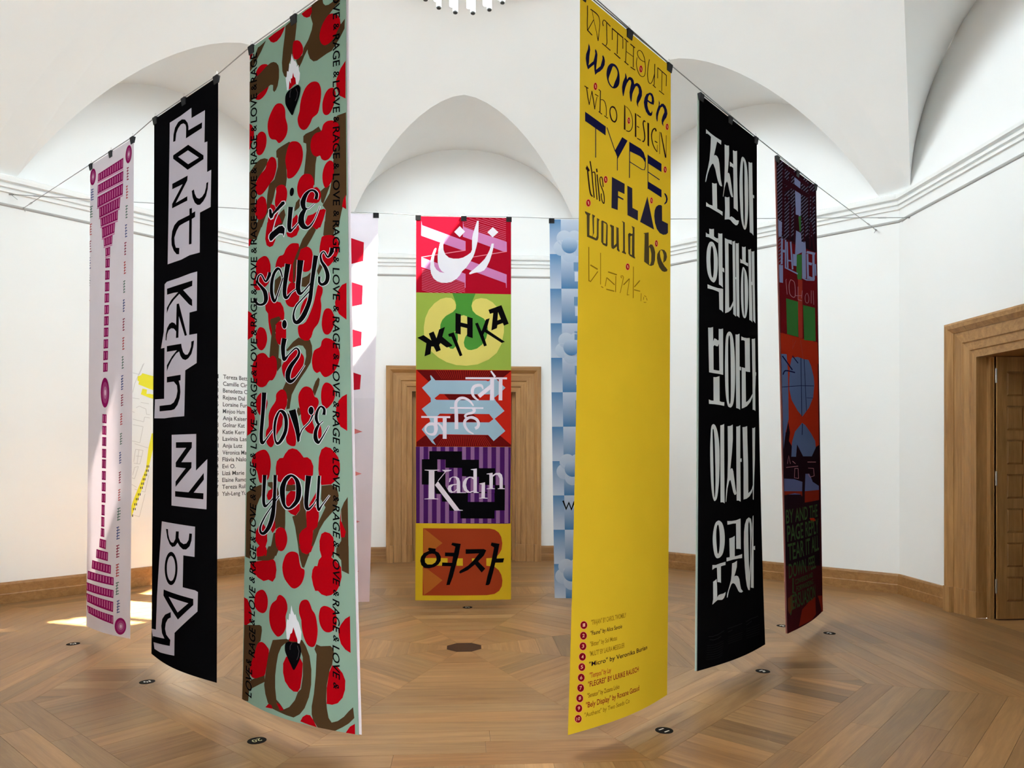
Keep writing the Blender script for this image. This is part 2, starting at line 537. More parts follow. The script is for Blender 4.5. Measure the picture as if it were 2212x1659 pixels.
# ---------------------------------------------------------------- doors
def door(num, az, leaves):
    n, t = frame(az)
    e = empty('door_%d' % num, side_pt(az, 0, 0)); tag(e, kind='structure')
    def P(l, z, d):            # d: into the room
        return t * l - n * d + Vector((0, 0, z))
    prof = [(0.0, 0.0), (0.0, 0.085), (0.02, 0.095), (0.06, 0.09), (0.085, 0.07), (0.105, 0.055), (0.105, 0.048), (0.215, 0.042),
            (0.225, 0.03), (0.235, 0.028), (0.3, 0.026), (0.31, 0.012), (0.38, 0.01), (0.38, 0.0)]
    ow, oh = DOOR_W + CASE, DOOR_H + CASE
    for s in (-1, 1):
        V, Fc = [], []
        for w, d in prof: V.append(P(s * (ow - w), 0.26, d))
        for w, d in prof: V.append(P(s * (ow - w), oh - w, d))
        m = len(prof)
        for k in range(m - 1): Fc.append((k, k + 1, m + k + 1, m + k))
        add('jamb', V, Fc, OAK, e)
        V, Fc = [], []
        pr2 = [(0.0, 0.0), (0.0, 0.098), (0.1, 0.098), (0.11, 0.055), (0.22, 0.052), (0.23, 0.035), (0.31, 0.033), (0.385, 0.018), (0.385, -0.09)]
        for z in (0, 0.26):
            for w, d in pr2: V.append(P(s * (ow - w), z, d))
        m = len(pr2)
        for k in range(m - 1): Fc.append((k, k + 1, m + k + 1, m + k))
        Fc.append(tuple(m + k for k in range(m)))
        add('plinth', V, Fc, OAK, e)
    V, Fc = [], []
    for s in (-1, 1):
        for w, d in prof: V.append(P(s * (ow - w), oh - w, d))
    m = len(prof)
    for k in range(m - 1): Fc.append((k, k + 1, m + k + 1, m + k))
    add('lintel', V, Fc, OAK_H, e)
    # deep lining of the wall
    D = 0.5
    for s in (-1, 1):
        add('door_lining', [P(s * DOOR_W, 0, 0), P(s * DOOR_W, DOOR_H, 0), P(s * DOOR_W, DOOR_H, -D), P(s * DOOR_W, 0, -D)], [(0, 1, 2, 3)], OAK, e)
    add('door_lining', [P(-DOOR_W, DOOR_H, 0), P(DOOR_W, DOOR_H, 0), P(DOOR_W, DOOR_H, -D), P(-DOOR_W, DOOR_H, -D)], [(0, 1, 2, 3)], OAK_H, e)
    for s in (-1, 1):
        a0, a1 = sorted((s * DOOR_W, s * (DOOR_W - 0.05)))
        V, Fc = [], []
        for z in (0, DOOR_H):
            for l, d in ((a0, -0.10), (a1, -0.10), (a1, -0.5), (a0, -0.5)): V.append(P(l, z, d))
        add('door_stop', V, [(0, 1, 5, 4), (1, 2, 6, 5), (2, 3, 7, 6), (3, 0, 4, 7)], OAK, e)
    # panelled leaves swung out into the next room
    LW, LH, TH = 0.76, DOOR_H - 0.02, 0.055
    for s, ang, back in leaves:
        hinge = P(s * (DOOR_W - 0.075), 0.012, -back)
        out = (n * math.cos(ang) - t * (s * math.sin(ang))).normalized()      # away from the hinge
        nor = (-t * s * math.cos(ang) - n * math.sin(ang)).normalized()       # faces the opening
        M = Matrix(((out.x, nor.x, 0), (out.y, nor.y, 0), (0, 0, 1))).to_4x4()
        M.translation = hinge
        cols, rows = 3, 7
        cw, ch = 0.175, 0.24
        xs = [0.10 + i * (cw + 0.025) for i in range(cols)]
        pitch = (LH - 0.16 - 0.06) / rows
        zs = [0.17 + j * pitch for j in range(rows)]
        bx = [(0, LW, -0.012, 0.012, 0, LH)]
        edges = [0] + sum([[x, x + cw] for x in xs], []) + [LW]
        for i in range(0, len(edges), 2): bx.append((edges[i], edges[i + 1], -TH / 2, TH / 2, 0, LH))
        ze = [0] + sum([[z, z + ch] for z in zs], []) + [LH]
        for x in xs:
            for j in range(0, len(ze), 2): bx.append((x, x + cw, -TH / 2, TH / 2, ze[j], ze[j + 1]))
        V, Fc = boxes_vf(bx)
        leaf = add('door_leaf', V, Fc, OAK, e)
        leaf.matrix_local = M
        pm = None
        for x in xs:
            for z in zs:
                if pm is None:
                    b = 0.02
                    V = []
                    for (y, i) in ((0.014, 0), (0.024, b)):
                        V += [(i, y, i), (cw - i, y, i), (cw - i, y, ch - i), (i, y, ch - i)]
                    for (y, i) in ((-0.014, 0), (-0.024, b)):
                        V += [(i, y, i), (cw - i, y, i), (cw - i, y, ch - i), (i, y, ch - i)]
                    Fc = [(4, 5, 6, 7), (12, 13, 14, 15)]
                    for k in range(4):
                        Fc += [(k, (k + 1) % 4, (k + 1) % 4 + 4, k + 4), (k + 8, (k + 1) % 4 + 8, (k + 1) % 4 + 12, k + 12)]
                    pm = mesh('panel', V, Fc)
                link('panel', pm, OAK, leaf, (x, 0, z))
        for z in (0.25, 1.3, 2.3):
            V, Fc = tube_vf([(-0.012, 0.03, z), (-0.012, 0.03, z + 0.14)], 0.009, 8)
            h = add('hinge', V, Fc, STEEL, leaf)
            h['label'] = 'steel door hinge'
    return e
door(1, 90, [(1, RAD(14), 0.3), (-1, RAD(4), 0.3)])
door(2, 0, [(1, RAD(0.0), 0.13), (-1, RAD(0), 0.13)])

# the rooms beyond the two doorways and the one the camera stands in
def beyond(tagname, az, depth, half, h, mat, opening, d0=0.5, window=False):
    n, t = frame(az)
    def P(l, d, z):
        p = n * (AP + d) + t * l
        return Vector((p.x, p.y, z))
    w, oh = opening
    V = [P(-half, d0, 0), P(half, d0, 0), P(half, depth, 0), P(-half, depth, 0), P(-half, d0, h), P(half, d0, h), P(half, depth, h), P(-half, depth, h),
         P(-w, d0, 0), P(w, d0, 0), P(-w, d0, oh), P(w, d0, oh)]
    rear = [(2, 3, 7, 6)]
    if window:
        V += [P(WIN_W, depth, WIN_Z0), P(-WIN_W, depth, WIN_Z0), P(-WIN_W, depth, WIN_Z1), P(WIN_W, depth, WIN_Z1)]
        rear = [(2, 3, 13, 12), (3, 7, 14, 13), (7, 6, 15, 14), (6, 2, 12, 15)]
    o = add('wall_' + tagname, V, rear + [(1, 2, 6, 5), (3, 0, 4, 7), (4, 5, 6, 7), (0, 8, 10, 4), (9, 1, 5, 11), (4, 10, 11, 5)], mat)
    tag(o, kind='structure')
    f = add('floor_' + tagname, [P(-half, d0, -0.002), P(half, d0, -0.002), P(half, depth, -0.002), P(-half, depth, -0.002),
                                P(-w, 0, -0.001), P(w, 0, -0.001), P(w, d0, -0.001), P(-w, d0, -0.001)], [(0, 1, 2, 3), (4, 5, 6, 7)], OAK_H)
    tag(f, kind='structure')
beyond('next_room_back', 90, 4.0, 2.0, 3.2, GREY_PAINT, (DOOR_W, DOOR_H))
beyond('next_room_right', 0, 3.0, 2.0, 3.2, GREY_PAINT, (DOOR_W, DOOR_H))
beyond('next_room_front', 270, 4.5, 2.6, 3.4, PLASTER, (1.35, 3.0), window=True)
fill_window(9, 270, 4.5)
n, t = frame(270)
V = []
for l, z in ((-1.35, 0), (-1.35, 3.0), (1.35, 3.0), (1.35, 0)):
    for d in (0, 0.5):
        p = n * (AP + d) + t * l; V.append((p.x, p.y, z))
o = add('trim_front_opening', V, [(0, 1, 3, 2), (2, 3, 5, 4), (4, 5, 7, 6)], PLASTER); tag(o, kind='structure')

# ---------------------------------------------------------------- banner data
SHEETS = {
    'tower': ((-3.215, 0.395, 4.102), (-2.575, -0.245, 4.088), (-3.330, 0.559, 0.100), (-2.734, 0.055, 0.100), 1.3, 0.030, (-0.7071, -0.7071, -0.0000), 0.906, 3.995),
    'body': ((-2.315, -0.505, 4.119), (-1.624, -1.196, 4.111), (-2.368, -0.425, 0.100), (-1.633, -1.196, 0.100), 1.6, 0.050, (-0.7071, -0.7071, -0.0000), 0.977, 4.015),
    'heart': ((-1.336, -1.484, 4.146), (-0.633, -2.187, 4.151), (-1.367, -1.541, 0.100), (-0.565, -2.185, 0.100), 1.6, 0.070, (-0.7071, -0.7071, -0.0000), 0.993, 4.049),
    'centre': ((-0.495, 1.500, 4.081), (0.489, 1.500, 4.082), (-0.506, 1.531, 0.100), (0.490, 1.516, 0.100), 1.6, 0.020, (-0.0000, -1.0000, -0.0000), 0.984, 3.981),
    'teeth': ((-1.836, 1.500, 4.090), (-0.884, 1.500, 4.096), (-1.939, 1.502, 0.100), (-0.972, 1.488, 0.100), 1.2, 0.020, (-0.0000, -1.0000, -0.0000), 0.952, 3.993),
    'blue': ((0.892, 1.500, 4.076), (1.904, 1.500, 4.087), (0.953, 1.562, 0.100), (1.964, 1.523, 0.100), 1.2, 0.020, (-0.0000, -1.0000, -0.0000), 1.012, 3.981),
    'yellow': ((0.634, -2.186, 4.148), (1.338, -1.482, 4.125), (0.557, -2.258, 0.100), (1.272, -1.631, 0.100), 2.0, 0.050, (0.7071, -0.7071, 0.0000), 0.996, 4.037),
    'korean': ((1.618, -1.202, 4.094), (2.297, -0.523, 4.090), (1.621, -1.143, 0.100), (2.392, -0.456, 0.100), 2.2, 0.040, (0.7071, -0.7071, 0.0000), 0.961, 3.992),
    'purple': ((2.573, -0.247, 4.073), (3.234, 0.414, 4.085), (2.723, -0.123, 0.100), (3.461, 0.745, 0.100), 1.0, 0.030, (0.7071, -0.7071, 0.0000), 0.935, 3.979),
}
# printed shapes, traced flat in half millimetres from the top left corner of each cloth:
# (cloth, part, ink, layer, outlines as steps from point to point; "|" starts a hole, "S" a stroke given as left/right pairs)
PRINT = [
    ('body', 'cut_out_paper', 'lavender', 1, '1199 189 5 144 390 7 -12 436 81 7 -4 411 114 -1 -14 494 -298 13 1 546 -295 -14 -247 19 -439 -8 21 -1001 25 -1040 347 2'),
    ('body', 'cut_out_paper', 'lavender', 1, '1395 2495 -1 538 -209 0 -2 311 225 5 -1 404 -324 77 -7 642 -345 1 -302 8 -376 -13 19 -281 339 8 -9 -747 -124 1 92 -234 14 -329 1 -367 76 -25 367 3 381 -7'),
    ('body', 'cut_out_paper', 'lavender', 1, '693 4727 728 0 10 502 282 -160 -9 676 -969 -5'),
    ('body', 'cut_out_paper', 'lavender', 1, '397 5990 581 3 454 4 -1 413 -297 6 6 445 321 3 69 15 -2 264 -587 387 13 320 -515 61 -274 8 -159 -273 214 -28 28 -505 76 -602'),
    ('body', 'lettering', 'black', 2, '638 510 11 -101 48 -86 99 -52 117 -5 97 31 77 67 27 60 0 53 402 6 -7 76 -471 11 4 -87 -1 -71 -19 -40 -58 -35 -81 -9 -87 32 -59 55 -27 104'),
    ('body', 'lettering', 'black', 2, '1108 677 450 267 0 51 -462 30 -456 -272 -1 -49|1101 754 324 186 -315 10 -311 -183'),
    ('body', 'lettering', 'black', 2, '615 1108 482 -2 -11 64 -351 238 354 -16 1 62 -475 7 0 -64 326 -207 -325 -4;1220 1349 66 -6 23 64 59 69 73 30 79 -8 70 -35 42 -67 10 -57 52 -3 -13 88 -48 91 -77 51 -89 28 -79 -14 -77 -48 -64 -87;1156 1582 74 4 1 74 96 -6 -3 77 -95 10 -5 344 -75 -5 2 -336 -144 4 -155 10 -86 54 -71 85 14 93 38 61 111 23 -6 89 -80 -14 -93 -66 -71 -94 -10 -92 23 -104 71 -76 119 -39 195 -4 151 -4'),
    ('body', 'lettering', 'black', 2, '467 2596 796 3 -6 74 -268 17 269 175 6 89 -93 -36 -298 -189 -178 62 -142 72 -82 89 -2 -77 144 -95 220 -80 -140 -12 -220 -4;790 2862 71 0 259 479 -64 4 -190 -298 -6 302 -80 -3 5 -94 -78 -49 -83 -14 -83 18 -53 57 -24 89 -26 -12 7 -81 40 -87 75 -55 82 -14 83 21 57 37'),
    ('body', 'lettering', 'black', 2, '484 3432 468 12 14 49 48 75 62 41 70 6 54 -39 46 -65 5 -69 78 -5 -22 88 -51 91 -89 54 -81 16 -88 -22 -67 -50 -41 -66 -91 19 -140 77 -102 82 -62 74 -3 -88 166 -113 160 -75 -332 -8'),
    ('body', 'lettering', 'black', 2, '497 3882 451 0 -1 79 -55 2 42 78 15 89 -20 88 -63 86 -98 58 -103 11 -414 0 -2 -82 391 -1 103 -27 79 -68 36 -88 -23 -81 -103 -61 -232 -2'),
    ('body', 'lettering', 'black', 2, '837 4835 474 2 -3 76 -287 204 289 -3 -2 78 -453 279 -4 -77 298 -194 -301 -11 -4 -65 307 -208 -310 0;843 5530 400 2 387 -274 6 89 -253 185 248 0 -3 82 -781 -6'),
    ('body', 'lettering', 'black', 2, '560 6089 72 -2 14 71 44 68 66 40 71 0 61 -56 12 -112 88 -5 0 88 58 56 92 22 78 -17 56 -53 15 -90 71 -1 -11 95 -45 82 -90 53 -91 6 -97 -35 -62 -45 -77 57 -92 19 -89 -33 -91 -85'),
    ('body', 'lettering', 'black', 2, '978 6616 -2 53 -12 51 -21 47 -29 41 -36 33 -43 23 -47 12 -49 0 -48 -11 -45 -23 -40 -33 -31 -42 -21 -48 -10 -53 3 -54 15 -53 26 -49 35 -42 41 -33 47 -22 48 -11 48 1 45 14 41 24 33 34 27 42 17 48|912 6623 -1 40 -8 39 -14 35 -20 30 -24 25 -29 17 -32 8 -32 0 -32 -9 -30 -18 -26 -26 -20 -31 -14 -37 -6 -39 1 -41 9 -39 17 -36 22 -31 27 -25 31 -16 32 -8 32 1 30 10 28 19 23 25 18 32 12 37'),
    ('body', 'lettering', 'black', 2, '524 6974 900 12 3 83 -395 259 -513 -266|721 7052 581 9 -284 169;803 7258 6 76 -97 37 -74 74 -21 87 49 73 115 39 35 10 -13 88 -716 90 -4 -89 517 -68 -102 -58 -37 -98 34 -110 108 -81'),
    ('korean', 'hangul_line', 'offwhite', 1, '192 420 137 13 159 2 180 -8 -6 61 -129 -5 -35 86 -61 143 51 -20 50 2 41 25 26 56 20 105 24 114 45 84 -35 13 -51 -7 -51 -46 -40 -62 -40 -80 -50 -49 -30 -9 -39 30 -60 72 -58 98 -48 117 -23 9 23 -85 67 -155 40 -111 29 -154 10 -120 6 -61 -55 -9 -58 1 -39 13;377 1118 69 -7 74 -26 14 359 170 1 -1 58 -88 -10 -191 -3 -146 -4 -83 11 0 -59 83 12 113 -12'),
    ('korean', 'hangul_line', 'offwhite', 1, '777 447 74 -6 70 -23 4 120 -22 167 -27 130 37 -15 27 15 26 50 32 86 53 171 -44 11 -43 -31 -42 -64 -38 -74 -36 -19 -32 33 -43 82 -43 140 -14 4 36 -138 18 -127 10 -236;1055 445 66 -6 75 -29 1 284 9 286 13 335 -60 -15 -82 -1 -12 -595 -55 -3 -60 14 0 -70 115 7;779 1207 78 -9 74 -28 4 300 58 -29 76 1 88 17 96 -19 -19 48 -45 37 -55 13 -88 -10 -86 -26 -64 6 -123 34 15 -167'),
    ('korean', 'hangul_line', 'offwhite', 1, '1391 438 24 -3 29 2 27 10 23 16 21 22 18 31 15 41 12 49 10 57 9 64 6 72 5 76 2 81 0 85 -2 80 -4 73 -7 68 -10 62 -13 57 -15 51 -16 40 -17 27 -17 17 -18 10 -19 4 -19 -3 -20 -9 -19 -16 -19 -21 -18 -28 -15 -32 -13 -38 -11 -46 -10 -58 -8 -65 -7 -65 -7 -63 -5 -64 -2 -63 -1 -59 2 -58 4 -58 7 -63 8 -63 9 -56 10 -46 12 -39 13 -32 13 -23 14 -15|1422 486 9 8 11 19 8 28 4 35 3 45 1 55 0 69 -1 80 0 86 3 96 5 103 3 92 0 77 -2 67 -3 53 -3 36 -4 23 -5 12 -7 5 -8 -5 -8 -19 -8 -33 -8 -45 -5 -58 -3 -73 0 -85 -2 -85 -3 -83 -3 -82 -3 -76 -1 -65 1 -58 1 -53 3 -47 4 -40 5 -33 5 -26 5 -17'),
    ('korean', 'hangul_line', 'offwhite', 1, '1606 450 64 -4 72 -24 17 494 53 -2 -1 45 -43 -1 13 587 -60 -19 -79 0 -12 -365 -13 -393'),
    ('korean', 'hangul_line', 'offwhite', 1, '287 1787 67 -7 75 -23 1 106 61 11 70 -10 -4 65 -76 -7 -98 -8 -107 -3 -89 13 0 -63 42 11 61 -5;562 1787 61 -4 71 -21 0 492 49 4 6 58 -56 -6 7 235 -56 -18 -66 -7 -9 -398;353 1955 23 -3 23 2 23 6 23 15 24 20 21 24 18 27 15 31 12 33 8 34 4 36 1 38 -2 43 -6 45 -8 43 -9 40 -13 37 -14 31 -19 24 -21 19 -19 13 -16 7 -15 1 -17 -1 -21 -3 -23 -5 -23 -10 -23 -15 -23 -19 -20 -22 -16 -24 -12 -28 -10 -30 -7 -36 -5 -39 -3 -39 0 -38 2 -36 4 -35 7 -31 10 -29 12 -27 14 -25 16 -24 18 -19 21 -15 23 -10|367 2013 12 7 15 14 11 21 8 27 4 33 3 37 3 41 1 44 -1 42 -1 40 -3 38 -4 33 -6 26 -7 22 -7 14 -8 8 -8 1 -9 -4 -10 -9 -10 -15 -9 -21 -6 -28 -5 -33 -3 -35 -4 -35 -3 -37 -1 -35 2 -36 3 -35 4 -30 4 -27 5 -22 6 -18 7 -15 8 -10'),
    ('korean', 'hangul_line', 'offwhite', 1, '233 2578 145 5 156 -4 172 -18 -4 342 -54 -20 -63 -7 -9 -245 -53 -5 -126 -1 -161 9'),
    ('korean', 'hangul_line', 'offwhite', 1, '772 1811 99 0 134 -16 0 62 -114 1 4 950 42 -16 54 -55 45 -55 -2 67 -77 78 -85 46 -107 32 15 -640;1025 1802 43 -7 44 -19 8 539 22 0 -6 -511 56 -5 49 -21 1 524 1 603 -49 -13 -48 -7 -5 -546 -20 9 2 555 -43 -9 -47 -16 0 -566'),
    ('korean', 'hangul_line', 'offwhite', 1, '1358 1809 64 -4 66 -24 0 235 35 5 49 -5 -1 52 -84 -3 -92 -6 -103 9 -1 -61 47 5 23 5'),
    ('korean', 'hangul_line', 'offwhite', 1, '1389 2111 19 -2 22 6 21 11 21 14 22 19 19 24 16 31 13 37 11 43 7 49 4 56 1 60 -2 66 -6 69 -9 65 -12 58 -16 53 -16 43 -16 29 -16 19 -16 13 -16 8 -16 2 -15 -1 -16 -2 -15 -6 -14 -12 -14 -21 -12 -28 -11 -33 -9 -38 -7 -44 -5 -51 -3 -61 0 -69 1 -63 2 -53 4 -48 6 -47 9 -47 10 -46 12 -38 12 -30 14 -22|1416 2138 6 8 7 22 4 30 2 36 0 44 0 57 0 75 1 87 0 82 1 73 1 68 0 54 -3 35 -4 22 -5 13 -5 7 -5 -2 -6 -13 -5 -24 -6 -35 -4 -45 -3 -59 -1 -68 0 -68 -1 -67 0 -67 1 -61 2 -52 2 -47 4 -38 5 -33 6 -24'),
    ('korean', 'hangul_line', 'offwhite', 1, '1581 1805 47 -7 53 -24 10 504 22 6 -8 -477 53 -5 49 -23 6 487 14 639 -49 -18 -34 -15 -13 -546 -29 5 14 575 -60 -17 -57 -4 -2 -678'),
    ('korean', 'hangul_line', 'offwhite', 1, '249 3182 69 -7 75 -19 1 204 35 -49 47 3 57 16 25 -12 3 -158 67 -5 67 -17 -12 671 -129 -3 -150 2 -131 -1 -12 -291|399 3428 38 -22 47 11 48 -4 33 -40 5 386 -72 2 -97 -1'),
    ('korean', 'hangul_line', 'offwhite', 1, '395 3865 73 -4 104 -24 -1 360 60 8 79 -2 -5 54 -122 -6 -166 -3 -150 2 -3 -60 64 11 68 -1'),
    ('korean', 'hangul_line', 'offwhite', 1, '865 3164 24 -7 26 -2 23 4 23 10 21 15 18 24 16 36 12 44 11 49 10 52 7 56 6 61 4 67 2 72 0 70 -2 66 -4 64 -5 62 -8 61 -9 58 -11 54 -11 48 -13 43 -16 35 -20 27 -22 18 -22 13 -21 7 -21 1 -19 -3 -18 -3 -16 -5 -15 -12 -14 -21 -12 -26 -11 -31 -11 -35 -9 -40 -7 -45 -4 -51 -3 -57 -2 -59 -2 -60 0 -62 1 -65 2 -71 4 -74 5 -70 5 -66 6 -62 7 -52 9 -37 10 -28 14 -23 18 -21 22 -17|885 3215 9 -4 10 6 7 21 5 41 3 55 3 64 2 71 1 79 0 85 -1 93 -1 98 -3 93 -3 89 -3 84 -5 64 -7 36 -8 17 -8 9 -7 8 -7 0 -6 -6 -7 -11 -6 -18 -5 -32 -3 -51 -1 -65 -1 -71 0 -75 1 -80 0 -80 1 -79 0 -80 2 -76 1 -76 3 -73 5 -59 8 -39 11 -24'),
    ('korean', 'hangul_line', 'offwhite', 1, '1098 3172 66 -5 71 -22 -12 493 47 3 -2 54 -42 -4 -11 597 -58 -14 -75 -6 10 -555'),
    ('korean', 'hangul_line', 'offwhite', 1, '1297 3176 91 8 117 -7 100 -15 -7 525 -76 5 -89 0 -6 470 64 -19 98 -55 88 -70 -2 45 -89 90 -122 66 -117 33 -73 14 21 -625 123 3 3 -415 -57 -3 -69 9;1679 3168 66 -8 65 -16 -3 524 25 8 -7 41 -13 16 -26 218 -9 329 -49 -16 -55 1 15 -506 -6 -298'),
    ('korean', 'hangul_line', 'offwhite', 1, '381 4533 20 0 20 6 19 12 19 19 18 25 16 28 13 30 11 33 10 37 9 42 7 45 5 51 3 56 1 61 -1 67 -4 82 -7 88 -7 79 -8 63 -9 53 -10 49 -12 49 -13 44 -15 35 -17 21 -19 12 -16 6 -12 1 -11 -6 -10 -10 -11 -16 -11 -21 -11 -28 -10 -40 -10 -47 -8 -51 -6 -51 -5 -54 -4 -59 -4 -64 -3 -69 -2 -66 -1 -63 0 -60 1 -58 3 -57 5 -56 6 -51 4 -48 5 -44 9 -35 15 -22 19 -12|381 4599 5 3 7 10 6 23 7 40 7 53 6 61 3 71 3 79 2 79 3 76 2 76 0 76 0 82 -2 81 -3 66 -4 45 -6 28 -5 18 -6 11 -6 -1 -5 -20 -4 -43 -4 -62 -3 -68 -2 -71 -2 -76 -1 -82 -3 -91 -3 -96 -3 -86 -3 -71 -2 -61 -2 -50 0 -37 1 -26 2 -19 4 -13 5 -6'),
    ('korean', 'hangul_line', 'offwhite', 1, '582 4544 60 -9 52 -15 -12 544 -8 608 -44 -18 -69 -3 11 -587'),
    ('korean', 'hangul_line', 'offwhite', 1, '801 4549 84 -7 76 -22 -6 214 -34 190 -64 264 34 -25 34 7 24 38 29 124 30 143 27 63 -21 19 -41 3 -38 -39 -35 -87 -36 -86 -19 -14 -30 22 -51 102 -44 193 -16 0 22 -166 44 -186 23 -281;1074 4547 71 -7 64 -19 -24 502 47 -5 -1 54 -44 -1 -23 598 -62 -20 -66 -3 22 -676'),
    ('korean', 'hangul_line', 'offwhite', 1, '1286 4548 82 -6 87 -16 -3 198 5 344 -17 486 73 -27 63 -37 40 -59 2 45 -46 68 -87 56 -108 33 -113 8 27 -477;1645 4549 57 1 53 -17 -35 486 -50 349 -39 293 -24 -6 19 -388 10 -397'),
    ('korean', 'hangul_line', 'offwhite', 1, '485 5912 20 -2 19 4 20 6 20 10 21 13 18 18 16 24 14 28 11 30 9 32 6 35 3 37 0 42 -4 45 -7 42 -12 40 -14 37 -17 31 -19 23 -20 15 -22 12 -22 9 -23 4 -21 2 -18 0 -15 -3 -15 -6 -14 -11 -14 -15 -12 -18 -9 -20 -9 -24 -8 -27 -7 -32 -6 -35 -4 -35 -2 -34 0 -34 3 -32 5 -31 6 -30 10 -29 12 -32 15 -31 18 -26 21 -16 24 -10|475 5968 10 -1 11 7 9 15 7 21 6 29 5 32 4 38 3 41 0 42 -2 42 -5 42 -6 35 -6 27 -8 21 -7 15 -6 9 -5 4 -6 -1 -7 -4 -7 -9 -6 -17 -6 -26 -4 -35 -5 -36 -4 -39 -3 -42 -2 -40 1 -39 4 -38 5 -32 9 -27 10 -21'),
    ('korean', 'hangul_line', 'offwhite', 1, '336 6532 79 9 113 -12 142 -8 -3 46 -73 2 -47 4 -5 239 -37 -14 -51 -9 -8 -208 -48 -1 -66 21;349 6772 46 -13 40 -18 9 107 1 161 32 -28 48 -7 73 0 63 -15 -15 40 -34 42 -49 19 -111 -13 -62 24 -64 26 22 -78'),
    ('korean', 'hangul_line', 'offwhite', 1, '741 5933 127 8 137 -3 141 -17 -19 461 -45 -11 -96 -9 12 -377 -94 -4 -113 5 -48 0;788 6190 88 -7 74 -18 -16 303 102 -2 130 -8 -6 60 -106 -6 -175 -2 -181 9 2 -56 89 3'),
    ('korean', 'hangul_line', 'offwhite', 1, '852 6564 72 -7 76 -17 -13 91 -42 72 -41 57 57 -3 57 17 37 47 19 80 22 70 63 48 -46 11 -60 -12 -38 -24 -45 -59 -53 -60 -55 -21 -46 13 -65 76 -47 102 -17 0 10 -53 65 -104 48 -88 23 -92'),
    ('korean', 'hangul_line', 'offwhite', 1, '1435 5922 75 28 26 81 2 99 -59 262 -18 245 -73 397 -50 -11 -44 -63 -31 -121 -20 -178 -10 -176 2 -194 17 -164 33 -105 61 -74|1437 5974 25 51 1 188 -27 372 -38 193 -12 -149 4 -246 8 -245 12 -116;1580 5915 31 -13 -34 480 62 -4 -5 65 -56 -11 -44 590 -102 -21 33 -363 76 -438'),
    ('korean', 'caption', 'ink_grey', 1, 'S236 7543 0 -11 99 25 -3 -11 121 5 -7 -11 160 -21 -10 -10;S258 7590 1 -10 94 30 -2 -12 101 7 -8 -11 89 -8 -10 -11;S684 7506 -6 -12 202 9 -7 -12 229 7 -7 -12;S699 7557 -8 -11 130 -1 -9 -12;S1226 7497 -13 -11 172 -4 -11 -13 313 22 -9 -13;S1228 7547 -11 -9 211 -18 -12 -10;S204 7661 -1 -5 121 23 -2 -5 126 3 -3 -5 143 -12 -4 -5;S200 7694 0 -5 123 23 -1 -5 125 4 -3 -5 137 -13 -4 -5;S196 7726 0 -5 127 23 -1 -5 125 6 -3 -5 130 -14 -4 -5;S193 7759 -1 -5 130 22 -1 -5 125 8 -3 -5 124 -16 -4 -4;S189 7792 0 -5 133 22 -1 -5 124 8 -3 -5 118 -16 -4 -5;S186 7824 -1 -5 137 22 -2 -5 124 10 -3 -5 112 -17 -4 -5;S182 7857 -1 -5 140 21 -1 -5 124 12 -3 -5 105 -18 -4 -5;S688 7629 -3 -5 406 5 -3 -6;S686 7660 -2 -5 405 5 -3 -6;S685 7690 -2 -5 404 6 -3 -5;S684 7721 -3 -6 403 7 -3 -5;S1227 7603 -3 -5 499 29 -4 -6;S1224 7638 -3 -6 499 30 -4 -5;S1221 7672 -3 -5 498 31 -3 -6;S1219 7707 -3 -6 497 33 -4 -6;S1216 7741 -3 -5 497 33 -4 -5'),
    ('yellow', 'word', 'ink_brown', 1, 'S129 100 17 -8 -17 109 17 -8 -22 108 16 -8 -11 83 17 -8;S130 376 15 -15 27 22 14 -14 34 23 15 -14;S147 370 -14 2 128 -172 -13 2;S190 116 11 -15 6 14 12 -15 13 13 12 -15 14 14 13 -15 9 15 13 -16 2 16 13 -15 -2 15 14 -14 -4 15 14 -13 -5 15 15 -13 -6 15 14 -12 -6 14 14 -11 -8 15 14 -10 -7 16 13 -8 -8 18 13 -7 -8 20 13 -7 -9 23 12 -6 -10 25 11 -5 -13 29 12 -4 -16 33 12 -4 -17 35 12 -5 -16 33 11 -4 -17 33 13 -5 -20 35 15 -6 -21 32 17 -6 -21 24 18 -7;S223 118 9 -5 21 89 9 -5 48 124 10 -6 14 81 16 -8'),
    ('yellow', 'word', 'ink_brown', 1, 'S455 177 -16 10 13 -15 -16 10 12 -17 -16 10 12 -17 -16 9 14 -16 -17 8 17 -16 -16 7 18 -14 -16 5 19 -13 -16 5 19 -11 -14 3 18 -7 -13 -1 16 -2 -8 -5 11 3 -1 -9 5 8 5 -12 1 11 9 -12 -1 12 11 -13 0 13 11 -12 2 14 12 -12 8 15 12 -12 12 16 13 -13 11 16 12 -12 4 15 12 -12;S506 110 16 -8 -16 36 17 -8 -16 48 17 -7 -15 50 16 -7 -16 43 17 -7 -15 34 16 -7 -15 30 17 -8 -16 27 17 -7 -18 24 17 -6 -21 20 16 -4 -23 15 15 -2 -22 12 15 -2 -20 9 15 -2;S416 395 12 -13 158 22 13 -13'),
    ('yellow', 'word', 'ink_brown', 1, 'S637 256 -16 7 15 -140 -15 7;S617 134 14 -16 216 22 15 -16;S733 130 17 -8 -26 259 18 -7;S849 130 15 -7 -17 144 15 -7'),
    ('yellow', 'word', 'ink_brown', 1, 'S664 401 15 -15 112 25 16 -15'),
    ('yellow', 'word', 'ink_brown', 1, 'S880 134 14 -14 71 21 14 -14;S920 143 16 -7 -19 133 17 -7 -29 139 16 -6;S878 407 13 -14 79 19 14 -14;S922 269 7 -9 151 3 8 -9;S1012 142 13 -15 92 16 13 -15;S1082 142 17 -8 -26 260 17 -7;S1017 416 11 -14 92 9 12 -14'),
